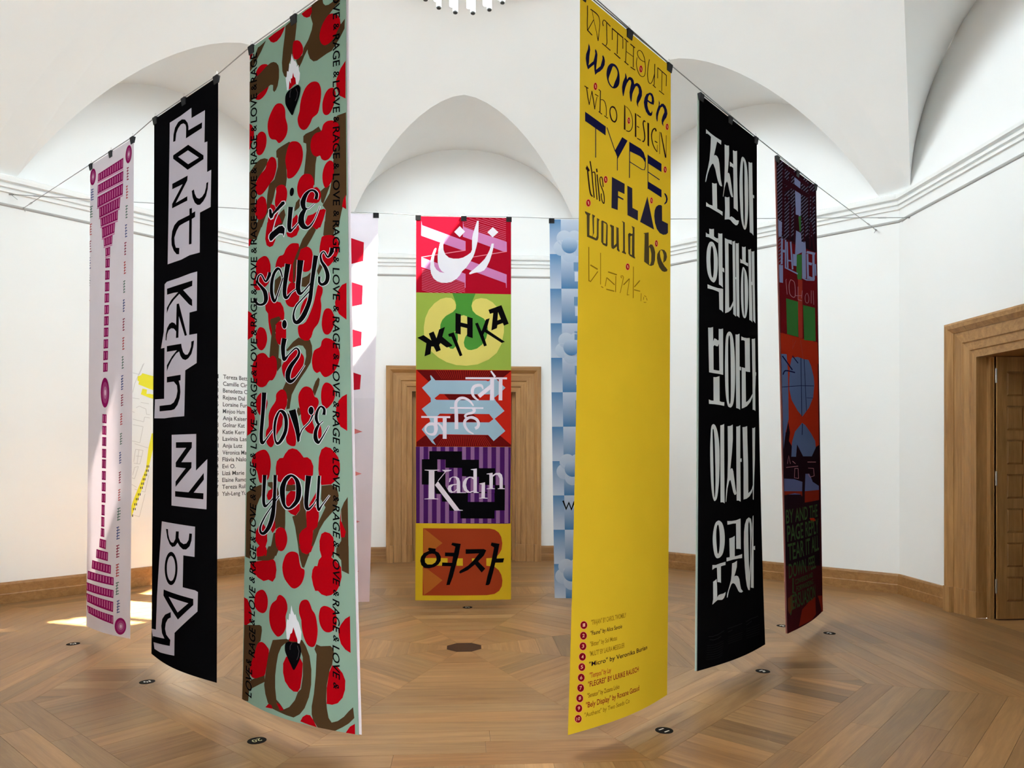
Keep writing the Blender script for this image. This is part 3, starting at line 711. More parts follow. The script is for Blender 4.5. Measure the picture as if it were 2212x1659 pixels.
    ('yellow', 'word', 'ink_brown', 1, 'S1163 234 14 -5 -18 19 14 -5 -20 26 14 -5 -20 28 15 -6 -17 27 15 -6 -12 25 14 -7 -9 25 14 -7 -7 24 15 -8 -5 23 14 -8 -3 22 14 -8 -1 20 14 -8 1 19 13 -10 2 16 12 -9 6 12 10 -10 9 9 7 -10 12 6 4 -9 14 3 0 -8 16 0 -4 -6 20 -4 -9 -3 22 -9 -13 0 23 -15 -14 3 22 -21 -15 4 20 -25 -15 6 19 -27 -15 5 16 -27 -15 6 15 -27 -15 7 13 -28 -15 7 11 -28 -15 7 10 -27 -15 8 10 -25 -15 8 9 -24 -15 8 8 -23 -15 8 6 -21 -15 9 3 -20 -14 9 0 -20 -13 10 -2 -18 -13 10 -2 -15 -12 10 -5 -10 -9 10 -9 -8 -6 10 -12 -5 -2 9 -13 -2 3 7 -17 2 9 3 -19 8 12 -1 -20 11 14 -2 -19 12 15 -4 -17 14 15 -6 -15 15 15 -6 -13 15 15 -7 -11 15 14 -8 -8 15 14 -9 -6 15 14 -9 -4 14 13 -9 -2 13 12 -9 0 12 11 -10 2 12 11 -10 4 11 9 -10 7 10 8 -10 11 8 7 -10 16 6 6 -10 14 6 6 -9 8 7 6 -10'),
    ('yellow', 'word', 'ink_brown', 1, 'S1449 135 16 -5 -22 21 17 -6 -24 28 16 -5 -24 31 16 -5 -23 32 16 -6 -22 32 17 -6 -22 35 16 -6 -20 34 16 -6 -18 32 17 -7 -16 31 17 -7 -13 29 16 -7 -11 27 17 -8 -10 24 16 -9 -7 19 15 -10 -3 15 13 -10 -1 13 11 -12 3 11 6 -11 9 5 -3 -8 17 -1 -9 -4 21 -7 -12 -1 23 -11 -14 1 24 -14 -15 2 24 -16 -16 3 25 -19 -16 4 25 -21 -17 4 27 -25 -17 4 27 -29 -17 5 26 -28 -17 5 23 -21 -16 5;S1579 138 19 -8 -23 127 18 -7 -32 162 18 -7;S1531 423 15 -13 58 23 15 -13'),
    ('yellow', 'word', 'ink_brown', 1, 'S1664 285 -16 7 20 -145 -16 7;S1648 158 13 -13 212 22 14 -14;S1868 162 18 -7 -23 150 18 -7;S1758 161 15 -6 -22 264 14 -6'),
    ('yellow', 'word', 'ink_brown', 1, 'S1686 436 13 -13 112 15 13 -13'),
    ('yellow', 'word', 'navy', 1, '160 506 23 22 8 35 -15 72 -7 75 -11 40 95 -86 17 -43 19 -61 -8 -23 9 -27 26 12 15 34 -9 76 -17 106 86 -75 23 -56 18 -48 -6 -24 12 -18 29 14 14 34 -8 50 -35 55 -58 57 -47 33 -47 46 -15 -47 -6 -63 -96 85 -11 14 -17 -2 -22 -37 -14 -59 8 -55 33 -66'),
    ('yellow', 'word', 'navy', 1, '629 531 19 -6 22 -5 20 -2 18 2 17 5 14 7 13 9 10 12 8 14 7 17 5 19 3 20 2 21 -1 21 -3 21 -6 19 -8 19 -11 17 -13 15 -15 14 -15 12 -16 10 -16 9 -17 7 -18 5 -19 3 -18 0 -17 -3 -17 -5 -14 -7 -13 -9 -10 -12 -10 -13 -8 -16 -6 -18 -4 -20 0 -20 3 -22 6 -22 8 -20 10 -19 11 -17 12 -14 12 -12 12 -11 13 -10 14 -8|647 556 15 -5 18 -1 16 3 14 5 13 8 10 9 6 11 2 13 -2 15 -5 18 -9 20 -10 20 -12 21 -13 21 -12 21 -10 22 -10 22 -11 16 -13 5 -15 -2 -14 -4 -13 -5 -13 -8 -10 -9 -8 -10 -4 -11 0 -15 7 -20 11 -24 12 -22 10 -21 10 -20 10 -19 9 -20 10 -20'),
    ('yellow', 'word', 'navy', 1, '913 525 25 32 9 34 26 -35 39 -24 46 -6 32 15 18 42 22 -19 40 -23 47 -5 40 20 27 40 -2 58 -38 65 -41 52 -13 26 9 32 -29 -17 -16 -37 16 -56 40 -73 -4 -48 -36 -18 -33 17 -40 58 -33 62 -19 100 -20 7 -19 -42 -7 -60 20 -71 19 -57 -13 -27 -32 10 -52 62 -32 62 -19 56 -19 60 -13 5 -16 -39 -5 -60 21 -71 45 -74 0 -35'),
    ('yellow', 'word', 'navy', 1, '1471 541 56 -8 36 35 11 47 -14 46 -68 15 -77 0 -4 45 18 44 42 25 21 -1 21 -26 0 -20 17 21 -10 41 -35 26 -56 7 -55 -23 -35 -45 -14 -53 21 -66 41 -59|1471 566 35 12 10 37 -10 33 -42 5 -45 -1 10 -40 21 -30'),
    ('yellow', 'word', 'navy', 1, '1685 554 29 22 -7 40 44 -42 51 -20 52 10 38 36 11 49 -26 55 -52 56 -30 41 8 46 -37 -20 -12 -41 26 -62 45 -69 -8 -35 -37 -20 -44 28 -44 68 -28 71 -8 62 -14 16 -22 -33 -3 -58 25 -61 43 -76'),
    ('yellow', 'number_dot', 'dot_rim', 1, '1301 318 -4 23 -13 21 -17 16 -19 8 -18 -2 -12 -11 -4 -19 4 -22 12 -22 18 -16 19 -8 17 2 13 11'),
    ('yellow', 'number_dot', 'dot_rim', 1, '332 916 -4 22 -11 20 -16 15 -18 7 -16 -3 -11 -11 -4 -19 4 -21 11 -21 16 -15 17 -7 16 3 12 11'),
    ('yellow', 'number_dot', 'dot_rim', 1, '1019 1056 -4 20 -10 19 -14 13 -15 6 -14 -4 -10 -11 -3 -18 3 -20 10 -19 14 -13 15 -6 14 3 10 12'),
    ('yellow', 'number_dot', 'dot_rim', 1, '1939 803 -4 21 -12 20 -18 15 -19 7 -18 -3 -12 -11 -4 -18 4 -21 12 -21 18 -15 19 -7 17 3 13 11'),
    ('yellow', 'number_dot', 'dot_rim', 1, '543 1907 -5 20 -12 19 -17 14 -19 6 -18 -4 -12 -12 -4 -18 4 -20 12 -19 17 -14 20 -5 17 3 12 12'),
    ('yellow', 'number_dot', 'dot_rim', 1, '215 2265 -4 21 -13 19 -19 13 -21 6 -19 -4 -13 -12 -5 -17 5 -21 12 -19 19 -13 21 -6 19 3 13 12'),
    ('yellow', 'number_dot', 'dot_rim', 1, '1892 1373 -4 22 -13 19 -19 15 -21 6 -18 -3 -13 -12 -5 -18 5 -21 13 -19 18 -15 21 -7 18 3 13 12'),
    ('yellow', 'number_dot', 'dot_rim', 1, '1545 1871 -3 20 -11 18 -15 12 -18 5 -15 -4 -10 -12 -4 -18 4 -19 10 -18 15 -12 17 -5 16 4 11 12'),
    ('yellow', 'number_dot', 'dot_rim', 1, '1671 2383 -4 21 -12 18 -17 13 -19 5 -17 -5 -11 -14 -5 -19 4 -21 12 -18 17 -13 19 -5 17 5 11 14'),
    ('yellow', 'number_dot', 'dot_rim', 1, '1008 2817 -5 20 -13 17 -19 13 -21 4 -19 -5 -13 -12 -4 -18 4 -20 13 -18 19 -12 21 -4 19 4 13 13'),
    ('yellow', 'number_dot', 'dot_red', 2, '1291 322 -3 20 -10 18 -13 14 -15 6 -14 -3 -9 -10 -3 -17 3 -19 9 -19 14 -13 15 -7 13 3 10 10'),
    ('yellow', 'number_dot', 'dot_red', 2, '324 919 -3 19 -9 18 -13 13 -14 5 -13 -3 -9 -10 -3 -17 3 -19 9 -17 12 -13 15 -6 13 3 8 11'),
    ('yellow', 'number_dot', 'dot_red', 2, '1010 1059 -3 18 -7 15 -11 11 -11 4 -10 -3 -8 -11 -2 -15 2 -18 8 -15 10 -11 11 -5 11 4 7 11'),
    ('yellow', 'number_dot', 'dot_red', 2, '1928 806 -3 19 -9 17 -13 12 -15 5 -13 -3 -9 -10 -4 -16 4 -18 9 -17 13 -13 15 -5 13 3 9 10'),
    ('yellow', 'number_dot', 'dot_red', 2, '534 1909 -3 18 -10 17 -14 11 -15 5 -15 -3 -9 -11 -4 -16 3 -18 10 -16 14 -12 16 -5 14 4 10 10'),
    ('yellow', 'number_dot', 'dot_red', 2, '207 2267 -3 18 -11 17 -16 12 -17 4 -16 -3 -11 -11 -4 -15 4 -18 10 -17 16 -12 17 -4 16 3 11 10'),
    ('yellow', 'number_dot', 'dot_red', 2, '1882 1377 -4 18 -10 17 -14 12 -16 5 -15 -3 -10 -11 -3 -16 3 -18 10 -17 15 -12 16 -5 14 3 10 11'),
    ('yellow', 'number_dot', 'dot_red', 2, '1535 1874 -2 17 -8 15 -12 10 -12 3 -12 -4 -8 -10 -2 -15 2 -17 8 -15 12 -10 12 -4 12 4 8 11'),
    ('yellow', 'number_dot', 'dot_red', 2, '1660 2385 -3 18 -9 16 -12 11 -15 3 -12 -5 -9 -11 -3 -17 3 -18 8 -16 13 -11 14 -3 13 4 9 12'),
    ('yellow', 'number_dot', 'dot_red', 2, '999 2818 -4 18 -10 15 -16 11 -17 3 -15 -4 -11 -11 -3 -16 3 -17 11 -15 15 -11 17 -3 15 4 11 11'),
    ('yellow', 'number_dot', 'dot_digit', 3, 'S1246 323 14 -7 -6 41 14 -7;S1249 331 -7 -1 19 -11 -7 -1'),
    ('yellow', 'number_dot', 'dot_digit', 3, 'S282 918 13 -6 -6 40 13 -6;S284 926 -7 -1 18 -10 -7 -1'),
    ('yellow', 'number_dot', 'dot_digit', 3, 'S974 1055 11 -5 -3 36 11 -4;S978 1062 -6 0 15 -9 -6 -1'),
    ('yellow', 'number_dot', 'dot_digit', 3, 'S1884 805 14 -6 -5 38 14 -5;S1887 813 -7 -1 19 -10 -7 -1'),
    ('yellow', 'number_dot', 'dot_digit', 3, 'S488 1906 15 -5 -8 38 15 -5;S490 1915 -7 -3 20 -8 -8 -2'),
    ('yellow', 'number_dot', 'dot_digit', 3, 'S156 2264 17 -5 -10 38 17 -5;S158 2274 -8 -4 22 -7 -8 -3'),
    ('yellow', 'number_dot', 'dot_digit', 3, 'S1834 1374 15 -5 -6 38 15 -6;S1837 1383 -8 -2 20 -9 -7 -1'),
    ('yellow', 'number_dot', 'dot_digit', 3, 'S1497 1868 12 -4 -4 35 12 -4;S1500 1876 -6 -1 16 -8 -6 -1'),
    ('yellow', 'number_dot', 'dot_digit', 3, 'S1617 2377 14 -4 -5 38 13 -3;S1621 2386 -7 -2 18 -8 -7 -1'),
    ('yellow', 'number_dot', 'dot_digit', 3, 'S949 2812 16 -4 -8 37 15 -5;S951 2821 -7 -3 20 -6 -7 -3'),
    ('yellow', 'word', 'ink_brown', 1, 'S80 1014 10 -12 26 12 9 -12 28 12 9 -12;S114 1014 17 -7 9 108 17 -8 12 79 16 -8;S181 1181 -12 3 60 -169 -12 4;S213 1014 19 -9 14 103 18 -9 9 98 19 -8;S284 1192 -12 3 57 -159 -12 3;S280 1027 8 -11 58 10 9 -11;S351 1195 10 -11 58 19 11 -11;S383 945 18 -7 -29 255 19 -7;S350 947 10 -11 32 14 10 -11;S399 1046 -2 -8 9 5 -1 -8 12 3 -1 -8 11 4 2 -9 7 7 6 -10 2 10 9 -11 -1 11 11 -10 -3 13 12 -10 -4 13 13 -9 -7 14 14 -8 -8 15 15 -8 -9 17 14 -8 -10 18 15 -8 -11 19 16 -7 -12 21 15 -7 -12 22 15 -7 -14 22 16 -6 -15 23 15 -5 -16 24 15 -5 -16 23 15 -6 -16 18 15 -6;S465 1202 10 -11 62 16 10 -11'),
    ('yellow', 'word', 'ink_brown', 1, '630 1026 18 -6 19 -3 17 2 15 7 12 11 10 13 8 15 5 17 2 17 0 17 -3 18 -5 16 -9 16 -11 15 -11 11 -11 7 -12 4 -14 2 -16 1 -17 -2 -15 -5 -12 -10 -11 -12 -7 -15 -6 -16 -3 -17 -1 -17 2 -18 5 -17 8 -15 12 -14 15 -13|632 1043 13 -3 14 -1 13 1 12 5 10 8 9 10 6 13 4 15 2 16 -1 15 -3 16 -6 13 -7 13 -10 10 -9 8 -9 4 -7 2 -9 -1 -10 -2 -11 -4 -9 -7 -8 -9 -7 -12 -6 -12 -5 -12 -3 -13 -2 -12 2 -14 5 -13 5 -12 8 -9 9 -8'),
    ('yellow', 'word', 'ink_brown', 1, '884 913 26 7 1 290 -36 -1'),
    ('yellow', 'word', 'ink_brown', 1, 'S918 925 8 -7 5 9 8 -8 11 10 8 -7 12 11 9 -7 9 13 9 -7 5 15 11 -7 3 18 11 -7 1 19 12 -7 -1 20 12 -7 -4 21 13 -7 -7 22 14 -6 -9 22 14 -6 -11 22 14 -5 -13 22 15 -6 -15 22 16 -5 -18 21 16 -5 -20 21 17 -5 -23 20 17 -4 -24 18 16 -2 -25 16 16 -1 -26 13 15 0 -26 10 14 3 -25 5 10 6 -22 1 7 9 -17 -4 0 11 -12 -8 -6 13 -8 -11 -9 12 -5 -11 -9 12 -1 -12 -8 12'),
    ('yellow', 'word', 'ink_brown', 1, '1120 923 33 2 0 289 -33 -3'),
    ('yellow', 'word', 'ink_brown', 1, 'S1161 936 13 -14 73 17 13 -14'),
    ('yellow', 'word', 'ink_brown', 1, 'S1162 1075 11 -12 39 13 10 -12'),
    ('yellow', 'word', 'ink_brown', 1, 'S1166 1221 11 -13 71 12 11 -13'),
    ('yellow', 'word', 'ink_brown', 1, 'S1372 940 -21 17 14 -18 -21 17 12 -20 -20 17 7 -19 -13 19 -7 -14 10 13 -23 0 23 -1 -30 12 26 -4 -31 17 27 -8 -30 20 28 -9 -27 22 28 -11 -24 24 27 -12 -22 26 27 -12 -23 26 27 -11 -22 27 27 -12 -22 29 28 -12 -23 29 28 -12 -24 28 28 -11 -25 26 28 -11 -26 25 28 -10 -27 23 27 -9 -29 21 28 -7 -32 20 27 -5 -33 17 25 -3 -33 14 24 -1 -28 5 17 7 -13 -9 -6 18 5 -18 -18 17 12 -18 -20 16 16 -17 -20 16'),
    ('yellow', 'word', 'ink_brown', 1, '1408 937 42 -4 0 293 -39 -6'),
    ('yellow', 'word', 'ink_brown', 1, 'S1637 966 -33 16 30 -21 -34 16 29 -25 -33 17 26 -25 -32 19 21 -24 -24 22 6 -21 -8 21 -9 -14 5 15 -22 -6 15 10 -29 1 22 4 -34 8 26 0 -37 13 28 -2 -37 17 29 -5 -36 19 29 -6 -34 20 28 -7 -32 21 29 -8 -30 22 27 -9 -27 24 27 -9 -25 26 26 -11 -22 28 25 -10 -19 28 25 -11 -17 27 24 -11 -14 27 23 -11 -11 26 23 -11 -9 25 22 -11 -6 24 20 -12 -3 21 19 -12 2 20 17 -12 1 18 17 -12 -4 16 16 -11;S1580 1115 12 -14 54 13 12 -14;S1644 1135 11 -4 -14 98 11 -4'),
    ('yellow', 'word', 'ink_brown', 1, 'S1701 951 13 -5 -13 289 13 -4'),
    ('yellow', 'word', 'ink_brown', 1, '1722 944 29 1 127 281 -37 8;S1866 938 14 -4 -16 289 13 -4'),
    ('yellow', 'word', 'navy', 1, '97 1287 402 23 -3 105 -398 -25;S292 1399 16 -5 -14 339 16 -5'),
    ('yellow', 'word', 'navy', 1, 'S515 1316 15 -8 154 229 15 -8;685 1528 155 -213 118 3 -211 283;S729 1590 16 -5 -14 160 16 -5'),
    ('yellow', 'word', 'navy', 1, '993 1318 264 -3 69 25 34 54 7 63 -28 -13 -41 -23 -68 -7 -218 14;S994 1321 18 -6 -22 439 19 -5;S1352 1396 19 -6 -19 115 19 -5 -39 46 14 6 -58 5 -7 11 -270 -18 -10 11'),
    ('yellow', 'word', 'navy', 1, '1413 1335 342 7 0 106 -342 -7;S1414 1335 17 -6 -17 433 17 -5;S1419 1555 12 -13 271 27 13 -14;1415 1666 341 9 0 100 -341 -17'),
    ('yellow', 'word', 'navy', 1, '1820 1704 30 -12 45 17 20 40 -20 51 -60 43 -12 -9 42 -41 7 -40 -22 -27'),
    ('yellow', 'word', 'ink_brown', 1, '136 1867 24 18 31 22 -14 17 -27 5 -33 -12 0 -20 13 -10;S137 1924 26 -9 -23 26 26 -10 -22 33 26 -9 -21 36 26 -10 -21 36 26 -9 -20 35 26 -9 -21 37 27 -9 -21 37 27 -10 -21 32 26 -9 -20 27 26 -10 -21 25 26 -11 -20 22 25 -11 -18 22 24 -14 -15 21 22 -15 -10 20 19 -16 -10 18 18 -16 -12 18 19 -16;S184 1808 22 -9 12 120 22 -8 0 146 22 -7 4 143 22 -7;S249 1921 -11 -7 17 3 -12 -6 18 1 -9 -7 14 5 -3 -12 6 11 5 -13 -1 13 9 -14 -8 14 17 -13 -14 16 20 -9 -15 23 20 -7 -15 35 20 -7 -15 45 21 -7 -16 49 21 -7 -15 45 20 -7 -15 43 20 -7 -14 44 20 -7 -15 39 20 -6 -16 29 20 -7;S306 1855 27 -11 -16 47 27 -10;S319 1915 23 -8 4 153 24 -8 2 152 24 -8;S459 2016 -19 7 16 -25 -19 6 15 -33 -19 6 14 -34 -19 7 13 -27 -19 9 11 -19 -17 11 7 -15 -11 14 -2 -12 -1 12 -10 -8 7 9 -16 -3 14 4 -21 5 17 -1 -22 10 19 -3 -21 14 19 -5 -19 18 20 -6 -17 22 19 -7 -15 22 19 -7 -14 21 19 -8 -11 21 18 -9 -9 19 18 -9 -9 20 19 -10 -10 20 19 -9 -11 20 19 -9 -11 20 19 -9 -12 20 19 -8 -13 20 19 -8 -14 21 19 -7 -16 22 20 -7 -18 21 20 -6 -18 20 20 -6 -20 20 20 -5 -20 19 19 -4 -21 16 19 -3 -21 8 17 4 -14 -6 -1 14 -1 -14 -13 13 7 -16 -17 11 10 -16 -18 10 12 -18 -19 8 12 -20 -19 8 13 -21 -19 7 15 -19 -19 6 18 -18 -20 6 20 -18 -20 5 21 -16 -20 5 20 -13 -19 5'),
    ('yellow', 'word', 'navy_grey', 1, '626 1851 269 2 -4 123 -135 3 -2 56 116 2 -4 19 -112 0 -6 149 -130 8'),
    ('yellow', 'word', 'navy_grey', 1, '952 1857 109 0 4 236 125 2 -3 121 -232 -6'),
    ('yellow', 'word', 'navy_grey', 1, '1409 1858 163 373 -335 -12;1768 1877 4 190 150 0 1 117 -49 35 -75 22 -89 -1 -73 -34 -44 -63 -19 -84 12 -77 36 -54 58 -38 58 -15'),
    ('yellow', 'word', 'olive', 1, '104 2385 108 2 -18 25 -1 219 53 0 11 -28 -16 -220 58 5 -22 29 2 167 -28 47 62 6 18 -32 2 -202 51 3 -17 25 -1 186 -20 34 -28 11 -170 -5 -9 -238 -27 -13'),
    ('yellow', 'word', 'olive', 1, '418 2414 23 -10 87 6 17 23 -4 231 -17 20 -75 -6 -33 -26|460 2420 56 7 -10 228 -46 0'),
    ('yellow', 'word', 'olive', 1, '587 2419 17 -9 66 2 1 229 48 -38 0 -185 -19 -6 67 -3 7 243 19 27 -19 9 -42 -13 0 -41 -73 49 -35 -4 -10 -25 -1 -210 -17 -10'),
    ('yellow', 'word', 'olive', 1, '831 2310 67 1 4 344 25 19 -10 13 -85 -5 29 -28 -1 -327'),
    ('yellow', 'word', 'olive', 1, '1045 2315 68 2 -2 352 19 17 -19 10 -104 -11 -32 -21 -5 -231 30 -23 52 3 17 -14 0 -57|1019 2448 37 -17 -3 235 -34 -2'),
    ('yellow', 'word', 'olive', 1, '1315 2339 125 -41 3 174 36 -34 50 -8 43 27 29 53 -4 97 -32 70 -64 28 -50 3 -118 -22 13 -344|1451 2476 31 17 23 61 -4 89 -24 50 -26 6'),
    ('yellow', 'word', 'olive', 1, '1703 2465 52 -26 75 -9 53 24 16 50 -23 50 -75 50 7 -43 7 -61 -30 -43 -30 -10 -27 13 -11 32 12 49 34 45 68 46 84 32 -15 26 -68 21 -61 1 -67 -31 -44 -50 -18 -56 10 -54'),
    ('yellow', 'word', 'ochre', 1, 'S174 2766 16 -4 -8 383 16 -3;S350 3000 14 4 -146 132 4 13 -27 -20 -10 10;S209 2965 12 -15 125 37 12 -15'),
    ('yellow', 'word', 'ochre', 1, 'S400 2782 13 -3 -9 362 12 -3'),
    ('yellow', 'word', 'ochre', 1, 'S418 3164 9 -9 30 18 9 -9'),
    ('yellow', 'word', 'ochre', 1, 'S551 2975 7 -14 171 13 8 -14'),
    ('yellow', 'word', 'ochre', 1, 'S704 2986 14 -2 -18 191 14 -2'),
    ('yellow', 'word', 'ochre', 1, 'S524 3044 12 -10 145 64 13 -10;S520 3041 13 -1 -41 105 13 -1'),
    ('yellow', 'word', 'ochre', 1, 'S517 3180 5 -12 158 7 5 -13'),
    ('yellow', 'word', 'ochre', 1, 'S846 2980 -6 7 -16 -9 -12 7 12 -19 -12 -4 40 -3 7 -9 8 22 14 -3 -87 200 12 0;S880 3062 -16 -6 141 -90 -17 -6;S994 2961 13 -2 -65 212 15 -11 41 -3 -2 -6'),
    ('yellow', 'word', 'ochre', 1, 'S1081 2800 15 -4 -22 385 16 -3;S1117 3043 -18 -5 143 -97 -18 -5;S1099 3081 5 -12 133 6 6 -12'),
    ('yellow', 'word', 'ochre', 1, 'S1258 3090 13 -2 -20 101 13 -2'),
    ('yellow', 'word', 'ochre', 1, 'S1319 3122 14 -2 -21 41 14 -2'),
    ('yellow', 'word', 'ochre', 1, 'S1333 3108 8 -8 39 16 8 -7'),
    ('yellow', 'word', 'ochre', 1, 'S1382 3125 13 -4 3 33 14 -4'),
    ('yellow', 'word', 'ochre', 1, 'S1323 3194 0 -8 61 -3 0 -7'),
    ('heart', 'camouflage', 'camo_brown', 1, '1341 7 7 50 -21 70 42 96 -21 62 -69 85 -91 62 -28 69 -129 11 58 113 56 -40 57 -60 63 -49 7 42 41 79 68 56 68 16 94 -6 92 -5 91 2 77 -40 89 -58 69 -56 7 -103 -75 31 -19 -75 -185 -119 104 -42 89 -17 0 -61 -102 -4 -39 15 -71 1 -59 -17 -40 -38 -13 -52 -107 -29'),
    ('heart', 'camouflage', 'camo_brown', 1, '810 34 119 -16 123 -3 -14 127 -29 135 -43 65 -8 95 -29 30 -44 42 0 65 -59 70 -45 -32 -37 -71 -11 -103 25 -156 37 -151'),
    ('heart', 'camouflage', 'camo_brown', 1, '378 40 -137 17 -49 -1 -74 77 -125 42 -8 120 100 -35 83 -66 97 -59'),
    ('heart', 'camouflage', 'camo_brown', 1, '1758 1414 75 -16 142 13 -5 883 -42 58 -49 110 -38 105 -7 48 -256 -51 33 -183 -63 -67 127 -103 25 -86 40 -220 27 -161'),
    ('heart', 'camouflage', 'camo_brown', 1, '1182 1440 48 -14 137 4 113 -14 52 70 -85 14 -1 235 -26 87 -20 231 -33 -8 -176 -147 27 -129 27 -152 -7 -77 -56 -28'),
    ('heart', 'camouflage', 'camo_brown', 1, '618 1453 34 -16 90 -8 148 -8 44 21 -73 70 -27 157 16 168 -21 94 -217 -36 -45 106 -60 96 -108 86 -94 120 -130 -27 47 -89 191 -129 13 -124 38 -118 116 -30 74 -131 -1 -109 -31 -13'),
    ('heart', 'camouflage', 'camo_brown', 1, '-24 1564 88 -38 98 -52 98 -17 96 13 80 34 -31 60 -126 78 -113 57 -14 170 -14 170 19 125 33 42 -65 60 -147 -31'),
    ('heart', 'camouflage', 'camo_brown', 1, '1012 2235 28 -67 69 -32 29 70 -42 39 -83 22'),
    ('heart', 'camouflage', 'camo_brown', 1, '572 2304 150 -92 74 -25 30 80 -86 127 -167 -35'),
    ('heart', 'camouflage', 'camo_brown', 1, '1510 2149 71 -22 107 -5 -127 179 -38 -32'),
    ('heart', 'camouflage', 'camo_brown', 1, '-23 2171 359 77 -78 94 -72 80 -108 -12 -97 -28'),
    ('heart', 'camouflage', 'camo_brown', 1, '1584 2501 185 46 11 48 -50 97 -135 -10 -37 -38'),
    ('heart', 'camouflage', 'camo_brown', 1, '1172 3064 92 -9 116 -53 -12 93 -51 71 -91 10 -67 -18'),
    ('heart', 'camouflage', 'camo_brown', 1, '1469 3079 -25 -51 50 -70 50 40 -50 62'),
    ('heart', 'camouflage', 'camo_brown', 1, '616 3000 119 -39 32 121 -57 124 -58 33 -48 -99'),
    ('heart', 'camouflage', 'camo_brown', 1, '555 3629 91 11 33 103 45 54 -11 139 59 30 2 74 -86 60 -18 -109 -154 -81 13 -116'),
    ('heart', 'camouflage', 'camo_brown', 1, '870 3861 137 -84 106 -38 106 43 101 2 38 75 7 95 -30 92 -87 88 -88 73 -90 90 -78 92 -25 96 -12 64 -68 5 24 -112 -58 -93 -43 -35 68 -86 137 -31 105 -57 102 -80 31 -92 -8 -72 -52 -53 -78 -15 -107 13 -110 39'),
    ('heart', 'camouflage', 'camo_brown', 1, '1469 4222 24 23 -12 61 -36 61 -35 60 -37 -57 12 -46 36 -60'),
    ('heart', 'camouflage', 'camo_brown', 1, '1113 4540 52 26 1 55 -38 23 -40 -57'),
    ('heart', 'camouflage', 'camo_brown', 1, '775 4574 85 11 137 46 -12 64 -123 -28'),
    ('heart', 'camouflage', 'camo_brown', 1, '24 5552 165 -65 151 -38 81 -11 4 101 -79 78 -63 87 -29 129 -101 91 7 170 -13 137 -14 91 -109 11 0 -315'),
    ('heart', 'camouflage', 'camo_brown', 1, '530 5411 92 -7 105 43 45 81 3 73 59 79 69 45 5 153 -4 73 -103 -26 -84 29 -34 -120 23 -149 -50 -154 -62 -56 -62 -23'),
    ('heart', 'camouflage', 'camo_brown', 1, '894 5427 196 3 1 56 -141 20 -54 -6'),
    ('heart', 'camouflage', 'camo_brown', 1, '1168 5611 47 -73 50 148 26 211 57 36 2 155 -21 131 -160 12 -27 -128 -53 -195 -54 -117 75 -19 60 -58'),
    ('heart', 'camouflage', 'camo_brown', 1, '1523 5429 151 -15 83 33 25 83 -17 91 -63 79 -137 121 -74 96 -75 152 -65 113 31 -173 11 -79 98 -121 91 -143 -70 -90'),
    ('heart', 'camouflage', 'camo_brown', 1, '675 6006 43 -11 4 98 61 109 -40 64 -192 17 85 -143'),
    ('heart', 'camouflage', 'camo_brown', 1, '1913 5541 -56 62 -42 77 7 136 -13 205 -71 88 -1 80 174 -12'),
    ('heart', 'camouflage', 'camo_brown', 1, '34 6212 112 -9 -3 153 -122 -13'),
    ('heart', 'camouflage', 'camo_brown', 1, '1149 6123 212 -15 -32 96 -44 89 -33 66 -34 -5 -37 -92'),
    ('heart', 'camouflage', 'camo_brown', 1, '1748 6098 165 -26 -3 302 -97 -30 -8 -113 -68 -56'),
    ('heart', 'camouflage', 'camo_brown', 1, '20 7181 275 -41 119 -21 50 10 11 48 -27 128 -90 49 -80 149 -32 94 -226 47 -2 -313'),
    ('heart', 'camouflage', 'camo_brown', 1, '16 7355 429 -77 -27 49 -71 78 -70 146 -59 123 -10 106 3 58 -13 77 -24 169 -174 24 15 -376'),
    ('heart', 'camouflage', 'camo_brown', 1, '194 7834 95 -47 276 -109 5 82 -140 66 -231 111'),
    ('heart', 'camouflage', 'camo_brown', 1, '715 7247 277 -57 245 -21 58 61 57 101 29 145 -2 170 -29 140 -61 133 -71 81 -94 54 -121 -2 -154 -12 -121 -9 -79 -46 -58 -87 -33 -100 31 -186 44 -187|951 7249 -66 49 -54 93 -30 125 -18 130 7 140 29 127 71 34 68 49 93 -46 87 -92 45 -98 47 -42 25 -154 -5 -205 -50 -95 -101 -48'),
    ('heart', 'camouflage', 'camo_brown', 1, '1449 7188 62 13 135 -21 41 25 4 46 -22 130 -33 58 -41 181 -9 162 12 99 20 90 39 44 77 -29 78 -59 61 -69 54 -51 12 114 -69 70 -76 52 -115 68 -85 12 -122 -27 -59 -63 -22 -64 -1 -88 29 -140 24 -207 11 -238 -31 -50'),
    ('heart', 'camouflage', 'camo_brown', 3, '-14 417 133 2 147 -27 129 -32 94 -8 63 12 62 32 46 49 15 56 -2 99 -27 82 -38 38 -39 12 -28 -30 4 -62 -54 -22 -48 5 -191 13 -131 18 -133 22'),
    ('heart', 'camouflage', 'camo_brown', 3, '325 6314 147 -23 76 -81 29 -43 204 -17 2 49 -54 61 -27 43 -118 32 -257 25'),
    ('heart', 'berry', 'red', 2, '1145 23 85 -6 118 4 7 62 -41 39 -63 -13 -63 -37'),
    ('heart', 'berry', 'red', 2, '433 35 134 -8 236 4 -38 47 -60 43 -77 21 -77 -10 -62 -34'),
    ('heart', 'berry', 'red', 2, '1767 267 22 10 22 11 19 16 20 22 18 25 13 26 5 24 0 23 -6 20 -14 16 -19 13 -18 12 -12 14 -10 12 -16 13 -26 13 -32 13 -32 9 -32 3 -31 -1 -29 -5 -25 -10 -22 -13 -19 -17 -17 -21 -14 -24 -8 -24 -3 -25 2 -26 7 -25 12 -24 17 -23 18 -20 21 -17 23 -15 23 -12 21 -9 21 -6 23 -1 26 4 26 9'),
